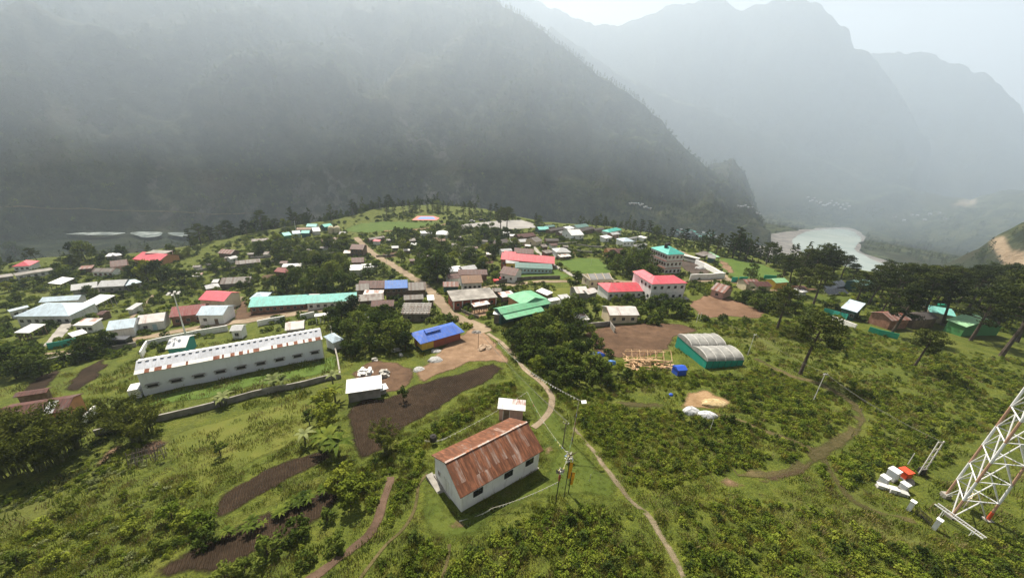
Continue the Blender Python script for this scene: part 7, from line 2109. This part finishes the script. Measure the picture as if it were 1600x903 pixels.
T_('broad0', 908, 441, 14, 'roadside_tree', 'low round bush tree across the level road from the lone dark tree', 'tree')
T_('broad1', 1172, 436, 24, 'roadside_tree', 'round-crowned dark tree standing alone behind the rusty shacks', 'tree')
T_('broad2', 27, 408, 30, 'spreading_tree', 'wide flat-crowned dark tree on the far left skyline', 'tree'); T_('pine4', 60, 410, 24, 'leaning_tree', 'thin leaning tree next to the flat-crowned skyline tree', 'tree')
T_('broad0', -2, 424, 26, 'broadleaf_tree', 'dark tree cut by the left picture edge on the skyline', 'tree')
G5 = ('dark skyline tree between the far left pink house and the red-roofed house', 'left skyline trees')
for x, y, h in [(122, 406, 28), (134, 408, 32), (144, 404, 18), (160, 410, 14), (112, 412, 14), (192, 402, 20), (186, 404, 14), (270, 402, 22), (282, 404, 14), (296, 400, 14), (262, 410, 12)]:
    T_(BR(), x, y, h, 'broadleaf_tree', G5[0], 'tree', G5[1])
G6 = ('dark garden tree among the houses of the left village quarter', 'left quarter garden trees')
for x, y, h in [(96, 436, 24), (106, 440, 22), (216, 436, 28), (232, 440, 34), (248, 438, 32), (262, 440, 26), (204, 434, 18), (278, 436, 18), (290, 442, 20), (150, 468, 18), (140, 464, 18), (178, 474, 14), (192, 466, 12), (30, 470, 14), (12, 486, 14),
                (240, 476, 12), (222, 480, 12), (270, 466, 14), (300, 452, 18), (40, 450, 14), (64, 446, 14), (14, 456, 16), (232, 456, 14), (212, 454, 12), (256, 458, 14), (66, 505, 14), (44, 508, 12), (296, 500, 14), (312, 440, 14), (330, 420, 14), (356, 424, 16), (384, 428, 14),
                (338, 430, 18), (390, 450, 16), (376, 452, 14), (404, 426, 16), (420, 420, 16), (436, 404, 14), (450, 398, 16), (466, 402, 18), (480, 410, 18), (424, 390, 14), (442, 384, 12), (340, 460, 12)]:
    T_(R.choice((BR(), BR(), LI())), x, y, h, 'garden_tree', G6[0], 'tree', G6[1], True)
G7 = ('dark leafy tree of the row along the lower left road', 'lower left road trees')
for x, y, h in [(14, 586, 44), (56, 582, 40), (66, 588, 36), (138, 560, 34), (152, 552, 30), (170, 546, 32), (128, 556, 22), (26, 592, 30), (40, 590, 20)]:
    T_(BR(), x, y, h, 'broadleaf_tree', G7[0], 'tree', G7[1])
for x, y, h, kk in [(18, 742, 86, 0), (58, 735, 90, 1), (92, 722, 76, 0), (118, 700, 56, 1), (30, 700, 60, 1), (0, 720, 70, 0)]:
    T_('bamboo%d' % kk, x, y, h, 'bamboo_clump', 'big feathery bamboo clump of the thicket at the left edge below the brown row house', 'bamboo', 'left edge bamboo thicket')
for x, y, h, kk in [(190, 672, 52, 1), (215, 690, 62, 0), (232, 676, 44, 1)]:
    T_('bamboo%d' % kk, x, y, h, 'bamboo_clump', 'feathery bamboo clump leaning over the left end of the low stone wall', 'bamboo', 'bamboo by the stone wall')
T_('bamboo1', 605, 702, 44, 'bamboo_clump', 'single thin feathery bamboo sprig standing in the ploughed field', 'bamboo')
T_('sap0', 630, 626, 22, 'sapling', 'small dark round sapling at the top of the ploughed field', 'tree'); T_('sap0', 484, 664, 24, 'sapling', 'small dark round sapling standing alone on the meadow', 'tree')
T_('sap1', 345, 712, 26, 'sapling', 'thin airy sapling in the middle of the yellow-green meadow', 'tree')
T_('banana1', 477, 693, 22, 'banana_plant', 'dry banana plant on the meadow beside the hedge', 'banana plant')
G8 = ('lime green tree of the hedge between the meadow and the ploughed field', 'hedge trees')
for x, y, h, k in [(512, 640, 34, 'lime0'), (504, 655, 24, 'lime1'), (516, 668, 36, 'lime1'), (508, 680, 26, 'lime0'), (530, 770, 34, 'lime0'), (548, 790, 36, 'lime1'), (555, 768, 30, 'lime0'), (540, 748, 24, 'lime1')]:
    T_(k, x, y, h, 'hedge_tree', G8[0], 'tree', G8[1])
for x, y, h in [(518, 704, 32), (530, 712, 30), (508, 700, 26), (524, 626, 24), (500, 640, 20)]:
    T_('banana%d' % (x % 2), x, y, h, 'banana_plant', 'banana plant in the hedge line left of the ploughed field', 'banana plant', 'hedge bananas')
for x, y, h in [(430, 610, 24), (352, 634, 20), (345, 636, 16), (442, 608, 20), (520, 600, 20)]:
    T_('banana1', x, y, h, 'banana_plant', 'banana plant leaning over the low grey stone wall', 'banana plant', 'wall bananas')
G9 = ('small round bushy tree of the terraced weedy garden at the lower left', 'lower left garden trees')
for x, y, h in [(270, 812, 40), (292, 818, 34), (318, 826, 44), (322, 850, 36), (266, 790, 22), (296, 768, 24), (210, 830, 30), (168, 868, 28), (105, 800, 26), (196, 778, 24), (64, 830, 30), (140, 830, 22), (30, 880, 34), (90, 880, 30), (352, 905, 40), (250, 860, 28)]:
    T_(R.choice(('bush2', 'bush0', 'lime0')), x, y, h * .5, 'garden_bush', G9[0], 'bush', G9[1])
G10 = ('round dark bush of the row along the lower dark tilled strip', 'tilled strip bushes')
for x, y, h in [(463, 836, 40), (418, 866, 42), (512, 812, 28), (526, 856, 34), (478, 880, 28), (382, 892, 30)]:
    T_('bush0', x, y, h * .55, 'garden_bush', G10[0], 'bush', G10[1])
G11 = ('lime or dark shrub tree of the belt between the central grove and the reddish field', 'shrub belt trees')
for x, y, h in [(838, 582, 26), (856, 586, 28), (874, 580, 30), (892, 578, 30), (920, 585, 28), (900, 562, 30), (916, 556, 26), (928, 575, 22), (940, 590, 24), (884, 596, 24), (862, 602, 22), (905, 600, 26), (925, 604, 22), (948, 604, 20),
                (826, 562, 22), (812, 560, 18), (930, 540, 18), (922, 525, 18), (965, 585, 20), (980, 595, 20), (1000, 592, 18), (1020, 590, 18)]:
    T_(R.choice((LI(), BR(), 'bush0')), x, y, h, 'shrub_tree', G11[0], 'shrub', G11[1])
G12 = ('dark bush of the thicket above the reddish bare field', 'thicket above the bare field')
for x, y, h in [(985, 490, 16), (1000, 500, 18), (1014, 494, 20), (1028, 500, 20), (1042, 492, 20), (1056, 494, 18), (1068, 498, 16), (1020, 478, 16), (1036, 474, 14), (980, 474, 14), (1004, 474, 14), (1052, 480, 14), (960, 474, 12), (1072, 486, 12), (942, 482, 14), (930, 496, 16), (1020, 505, 16)]:
    T_(R.choice((BR(), 'bush1', 'bush0')), x, y, h, 'thicket_bush', G12[0], 'bush', G12[1], True)
G13 = ('dark leafy bush tree between the pinkish cottage and the slim pines', 'bushes right of the scraped bank')
for x, y, h in [(1164, 474, 20), (1178, 482, 24), (1192, 486, 26), (1204, 480, 24), (1216, 490, 26), (1186, 466, 18), (1172, 462, 14), (1150, 470, 12), (1226, 476, 20), (1240, 490, 20)]:
    T_(BR(), x, y, h, 'bush_tree', G13[0], 'bush', G13[1], True)
# --- pines on the right
for x, y, h, k, lab in [(1214, 514, 66, 'pine1', 'slim pine with a bare lower trunk, leftmost of the right-hand pines'),
                        (1250, 584, 92, 'pine2', 'tall dark pine standing alone in the right-hand scrub'),
                        (1428, 574, 62, 'pine4', 'gnarled low pine with a bent trunk and flat crown in the scrub'),
                        (1197, 413, 34, 'pine2', 'lone tall pine with a bare trunk on the rim above the lake'),
                        (1270, 478, 62, 'pine0', 'pine with a long bare trunk beside the camp green'),
                        (1392, 522, 76, 'pine3', 'thick pine at the left of the brown tin-roofed house'),
                        (1440, 504, 74, 'pine0', 'leaning pine in front of the dark roofed house'),
                        (1472, 508, 78, 'pine4', 'pine directly left of the bright green shed'),
                        (1516, 532, 84, 'pine1', 'pine with a straight trunk just right of the bright green shed'),
                        (1564, 556, 112, 'pine2', 'large pine with a forked bare trunk near the right edge'),
                        (1588, 534, 108, 'pine0', 'large pine nearest to the right picture edge')]:
    T_(k, x, y, h, 'pine_tree', lab, 'pine')
GP = ('dark pine of the dense stand on the rim behind the right-hand sheds', 'right rim pine stand')
for x, y, h in [(1222, 442, 40), (1236, 446, 50), (1250, 440, 56), (1262, 448, 54), (1276, 442, 60), (1290, 446, 48), (1244, 460, 46), (1228, 432, 34), (1258, 428, 44), (1284, 428, 52), (1300, 432, 44), (1312, 436, 40), (1338, 474, 54), (1352, 480, 60), (1330, 440, 30),
                (1376, 470, 62), (1390, 484, 66), (1372, 496, 54), (1404, 470, 64), (1420, 478, 66), (1436, 470, 60), (1450, 476, 66), (1466, 470, 62), (1480, 480, 68), (1496, 474, 64), (1512, 482, 66), (1528, 478, 66), (1544, 490, 74), (1560, 480, 70),
                (1576, 494, 78), (1594, 486, 74), (1612, 500, 84), (1556, 512, 78), (1600, 520, 90), (1534, 506, 70), (1496, 460, 44), (1520, 456, 46), (1546, 458, 48), (1572, 456, 48), (1596, 462, 50), (1462, 454, 42), (1428, 452, 42), (1402, 450, 42), (1378, 448, 46), (1362, 456, 46), (1412, 496, 60)]:
    T_(PI_(), x + R.uniform(-3, 3), y, h * .92, 'pine_tree', GP[0], 'pine', GP[1])
# --- skyline conifers
GS = ('dark conifer of the line on the rim between the teal hamlet house and the lake', 'rim conifers right of the hamlet')
for x, y, h in [(930, 360, 20), (944, 356, 16), (958, 357, 12), (976, 364, 16), (988, 366, 20), (1000, 370, 24), (1012, 374, 26), (1024, 374, 20), (1034, 378, 18), (1046, 380, 22), (1062, 382, 20), (1068, 386, 26), (1084, 388, 18), (1096, 392, 20), (1106, 394, 24), (1118, 398, 30),
                (1136, 402, 34), (1144, 404, 44), (1154, 404, 36), (1164, 408, 30), (1174, 410, 26), (1184, 410, 18), (1150, 396, 24), (1208, 416, 16), (1216, 420, 22)]:
    T_(R.choice(('fir0', 'fir1', 'fir2', 'broad1', 'broad0')), x, y, h * 1.15, 'conifer', GS[0], 'tree', GS[1], True)
T_('pine1', 782, 360, 34, 'pine_tree', 'left pine of the tall pair in front of the paved yard', 'pine'); T_('pine2', 792, 360, 36, 'pine_tree', 'right pine of the tall pair in front of the paved yard', 'pine')
GB = ('small dark conifer on the rim behind the sports court and paved yard', 'rim conifers behind the court')
for x, y, h in [(668, 330, 12), (676, 330, 16), (684, 331, 16), (692, 331, 12), (700, 332, 14), (724, 336, 20), (734, 337, 22), (742, 337, 18), (752, 340, 12), (766, 340, 20), (774, 341, 22), (782, 342, 18), (792, 344, 14), (836, 350, 16), (842, 350, 12), (640, 331, 14), (648, 331, 14), (656, 330, 12), (630, 332, 18), (616, 334, 18), (604, 338, 22)]:
    T_(R.choice(('fir0', 'fir1', 'broad1')), x, y, h * 1.1, 'conifer', GB[0], 'tree', GB[1], True)
GL = ('dark conifer standing on the drop behind the far left ridge camp', 'conifers behind the ridge camp')
for k in range(64):
    f = k / 63; x = 300 + f * 310 + R.uniform(-4, 4); y = np.interp(x, [300, 400, 520, 610], [386, 365, 345, 327]) + R.uniform(-1, 1)
    th, _ = az_el(x, y); q = at(x, y + 2); rho = math.hypot(q.x, q.y) + R.uniform(4, 26); X, Y = rho * math.sin(math.atan2(q.x, q.y)), rho * math.cos(math.atan2(q.x, q.y))
    tree(R.choice(('fir0', 'broad1', 'broad0', 'pine1')), Vector((X, Y, gz(X, Y))), R.uniform(.6, 1.0), 'conifer', GL[0], 'tree', GL[1], True)
# --- garden trees in the middle and upper gardens
GC = ('small garden tree in the terraced gardens between the winding lane and the red school', 'centre garden trees')
for x, y in scatter_px([(585, 400), (600, 372), (700, 362), (780, 372), (840, 384), (780, 400), (776, 432), (700, 420), (650, 428), (616, 408)], 74, R):
    p = at(x, y)
    if blocked(p.x, p.y, 1.0) or on_road(p.x, p.y, 1.0): continue
    T_(R.choice((BR(), BR(), LI(), 'bush0')), x, y, R.uniform(9, 22), 'garden_tree', GC[0], 'tree', GC[1], True)
for x, y, h in [(712, 362, 16), (722, 364, 18), (704, 360, 14), (756, 366, 16), (768, 368, 20), (776, 370, 16), (700, 366, 14), (748, 362, 12), (690, 392, 24), (716, 398, 20)]:
    T_(BR(), x, y, h, 'garden_tree', 'dark round tree in the row below the paved yard', 'tree', 'trees below the paved yard', True)
GU = ('small tree in the sloping gardens left of the winding lane', 'upper slope garden trees')
for x, y in scatter_px([(400, 400), (440, 385), (540, 384), (545, 412), (540, 425), (450, 420)], 34, R):
    p = at(x, y)
    if blocked(p.x, p.y, 1.0) or on_road(p.x, p.y, 1.0): continue
    T_(R.choice((BR(), LI(), BR())), x, y, R.uniform(12, 24), 'garden_tree', GU[0], 'tree', GU[1], True)

# =================================================================== ground cover
CL_S = [clump_mesh('a', 9, 17, .095, .62, .72, LM_SCRUB, 1), clump_mesh('b', 8, 16, .11, .6, .95, LM_SCRUB, 2), clump_mesh('c', 9, 16, .09, .68, .55, LM_LIME, 3), clump_mesh('d', 8, 16, .10, .6, .75, LM_BROAD, 4), tuft_mesh('e', 46, .55, .035, .55, LM_OLIVE, 5)]
CL_B = [clump_mesh('f', 10, 17, .17, 1.0, 1.15, LM_BROAD, 6), clump_mesh('g', 10, 17, .17, 1.0, 1.3, LM_DARK, 7), clump_mesh('h', 10, 16, .17, 1.0, .9, LM_SCRUB, 8), clump_mesh('i', 10, 16, .16, 1.0, .8, LM_LIME, 9)]
CL_G = [tuft_mesh('p', 40, .2, .025, .6, LM_DRY, 16), tuft_mesh('j', 40, .2, .025, .6, LM_OLIVE, 11), tuft_mesh('k', 40, .17, .025, .6, LM_SCRUB, 12), tuft_mesh('l', 34, .26, .03, .55, LM_LIME, 13)]


def gather(polys, dens, seed, thr=None, sc=9.0, dmin=0, dmax=1e9):
    out = []
    for i, pl in enumerate(polys):
        q = scatter_world(world_poly(pl), dens, seed + i, dmin, dmax)
        if thr is not None and len(q):
            f = fbm(q[:, 0] / sc, q[:, 1] / sc, seed + 50, 3); q = q[f > thr + np.random.default_rng(seed).uniform(-.25, .25, len(q))]
        if len(q): out.append(q)
    return keep_clear(np.concatenate(out), .15)


SCRUB = [[(880, 605), (960, 615), (1060, 645), (1160, 655), (1255, 690), (1275, 705), (1190, 742), (1100, 745), (1040, 765), (985, 760), (940, 705), (905, 660)],
         [(690, 930), (735, 858), (800, 822), (870, 795), (935, 790), (985, 800), (1015, 850), (1050, 930)],
         [(1085, 930), (1040, 820), (1060, 785), (1150, 778), (1240, 790), (1330, 815), (1400, 850), (1470, 875), (1540, 850), (1640, 830), (1640, 930)],
         [(1040, 620), (1150, 600), (1180, 575), (1240, 590), (1310, 620), (1330, 650), (1310, 680), (1260, 690), (1160, 645)],
         [(930, 600), (1030, 580), (1110, 585), (1160, 590), (1100, 606), (1030, 612), (960, 612)],
         [(1270, 730), (1350, 690), (1480, 690), (1490, 720), (1430, 745), (1360, 740), (1330, 770), (1300, 770)],
         [(555, 740), (640, 690), (700, 655), (770, 610), (800, 595), (812, 630), (780, 625), (700, 680), (668, 700), (662, 735), (640, 790), (600, 840), (575, 800), (560, 770)],
         [(560, 905), (600, 860), (645, 820), (660, 840), (700, 855), (720, 880), (700, 930), (560, 930)],
         [(790, 570), (830, 580), (870, 620), (895, 640), (925, 690), (960, 740), (925, 705), (905, 660), (880, 610), (850, 575), (800, 545)]]
q1 = gather(SCRUB, 4.2, 100, -.26, 5.0)
q2 = gather([[(1160, 520), (1230, 500), (1320, 510), (1440, 540), (1600, 560), (1640, 640), (1480, 700), (1350, 690), (1330, 630), (1240, 580), (1165, 560)], [(1100, 500), (1200, 500), (1230, 520), (1165, 540), (1100, 515)]], 2.0, 140, -.16, 7)
sq = np.concatenate([q1, q2]); cover('scrub', 'knee-high leafy scrub covering the slopes', sq, RN.uniform(.3, 1.15, len(sq)) * (1 + .35 * fbm(sq[:, 0] / 12, sq[:, 1] / 12, 5, 2)), CL_S + [tuft_mesh('n', 40, .5, .03, .5, LM_DRY, 31), clump_mesh('o', 10, 17, .12, .75, 1.25, LM_DARK, 32)], [.27, .15, .25, .07, .15, .07, .04])
LEFTW = [[(-40, 770), (150, 730), (250, 720), (300, 780), (330, 800), (270, 870), (210, 930), (-40, 930)], [(350, 930), (440, 850), (520, 815), (575, 800), (540, 860), (480, 930)], [(110, 690), (260, 660), (255, 690), (200, 745), (120, 760)]]
w1 = gather(LEFTW, 1.5, 160, -.02, 5)
cover('weeds', 'mixed pale and dark weeds of the lower left garden', w1, RN.uniform(.35, .95, len(w1)), [CL_S[0], CL_S[2], CL_S[3], clump_mesh('m', 9, 16, .11, .65, .5, LM_PALE, 15)], [.3, .25, .2, .25])
corn = scatter_world(world_poly([(385, 825), (440, 795), (520, 760), (525, 770), (450, 805), (390, 835), (340, 850), (340, 840)]), 2.5, 3); cover('maize_row', 'row of maize plants along the tilled strip', corn, RN.uniform(.3, .55, len(corn)), [PROTO['banana0'][1]])
for a_, c_ in (((395, 605), (510, 590)), ((290, 650), (380, 628))):
    pass
ALLG = [[(-40, 930), (-40, 560), (200, 560), (540, 500), (700, 520), (900, 500), (1200, 480), (1400, 520), (1640, 520), (1640, 930)]]
g1q = gather(ALLG, 2.2, 200, -.22, 6, 0, 62); g2q = gather(ALLG, .33, 210, -.05, 8, 62, 120); gq = np.concatenate([g1q, g2q])
cover('grass', 'uneven grass tufts on the slopes', gq, np.concatenate([RN.uniform(.7, 1.5, len(g1q)), RN.uniform(1.3, 2.4, len(g2q))]), CL_G)
VIL = [[(-40, 600), (-40, 425), (120, 402), (300, 390), (400, 368), (520, 350), (640, 330), (760, 332), (850, 350), (960, 360), (1060, 376), (1120, 388), (1200, 415), (1300, 420), (1450, 445), (1620, 455), (1620, 530), (1300, 500), (1180, 510), (1060, 500), (960, 570), (900, 600), (780, 520), (640, 500), (530, 500), (200, 560)]]
v1 = gather(VIL, .11, 300, -.12, 16); v2 = gather(VIL, .06, 310, .0, 10)
vq = np.concatenate([v1, v2]); cover('undergrowth', 'bushy undergrowth between the village gardens', vq, RN.uniform(.7, 1.9, len(vq)), CL_B, [.34, .26, .24, .16])
_c = CLEAR; CLEAR = []
lw = keep_clear(scatter_world(world_poly([(668, 742), (690, 765), (712, 800), (770, 788), (850, 735), (862, 705), (838, 670), (812, 620), (790, 570), (800, 562), (850, 620), (878, 648), (900, 690), (932, 716), (975, 760), (960, 785), (870, 778), (800, 800), (742, 842), (700, 850), (660, 835), (650, 800), (656, 764)]), 3.0, 77), .1)
CLEAR = _c
cover('short_grass', 'short trampled grass round the white hall', lw, RN.uniform(.25, .6, len(lw)), CL_G)
# far forest
def forest_pts(n, rmin, rmax, seed, keep):
    rg = np.random.default_rng(seed); th = rg.uniform(-1.0, 1.0, n); rho = np.exp(rg.uniform(math.log(rmin), math.log(rmax), n)); x = rho * np.sin(th); y = rho * np.cos(th)
    k = keep(x, y, th, rho); return np.stack([x[k], y[k]], -1)


WET = [world_poly(p_, -127) for p_ in ([(1178, 378), (1196, 366), (1230, 360), (1290, 354), (1335, 355), (1354, 370), (1346, 392), (1400, 410), (1440, 440), (1330, 450), (1200, 440), (1185, 410)], [(50, 376), (100, 364), (150, 360), (240, 359), (310, 359), (315, 368), (292, 377), (50, 377)])]
fm_ = [np_mesh('conifer_a', *leaves([(0, 0, z) for z in (2.2, 4, 5.8, 7.4, 9)], [(2.4 * f, 2.4 * f, 1.3) for f in (1, .9, .75, .5, .25)], 14, .55, .3, .6), LM_PINE), np_mesh('round_b', *leaves([(0, 0, 3), (1.2, 0, 4), (-1, .8, 4.4), (0, -1, 5.4)], [(2.2, 2.2, 1.8)] * 4, 16, .6, .4, .7), LM_DARK)]


def kp(x, y, th, rho):
    er = np.interp(th, _eth, _erho); k = rho > er + 8
    for P in WET: k &= ~pip(P, x, y)
    z = hz(x, y); f = fbm(x / 120, y / 120, 44, 4)
    flat_ = (z < -118) & (rho > 700)
    return k & (f > np.where(flat_, .05, -.2)) & ~((rho > 560) & (rho < 900) & pip([(1546, 366), (1566, 366), (1600, 390), (1640, 420), (1640, 450), (1590, 440), (1555, 400)], *px_of(x, y, z)))


fq = forest_pts(34000, 190, 1500, 5, kp)
cover('forest', 'far dark forest on the valley slopes', fq, RN.uniform(.6, 1.5, len(fq)), fm_, [.6, .4])
# trees on the ridge line of the dark mountain
r0_ = RIDGES[0]; thr_ = np.linspace(az_el(770, 0)[0], az_el(1010, 172)[0], 150) + RN.uniform(-.002, .002, 150)
rr_ = np.interp(thr_, np.linspace(r0_.th[0], r0_.th[-1], 5), r0_.rid) + RN.uniform(-12, 6, 150)
rq = np.stack([rr_ * np.sin(thr_), rr_ * np.cos(thr_)], -1); cover('ridge_forest', 'tiny conifers fringing the dark mountain ridge', rq, RN.uniform(.8, 1.7, len(rq)), fm_[:1], None, -1.0)
print('counts', NT[0], len(sq), len(w1), len(gq), len(vq), len(fq))
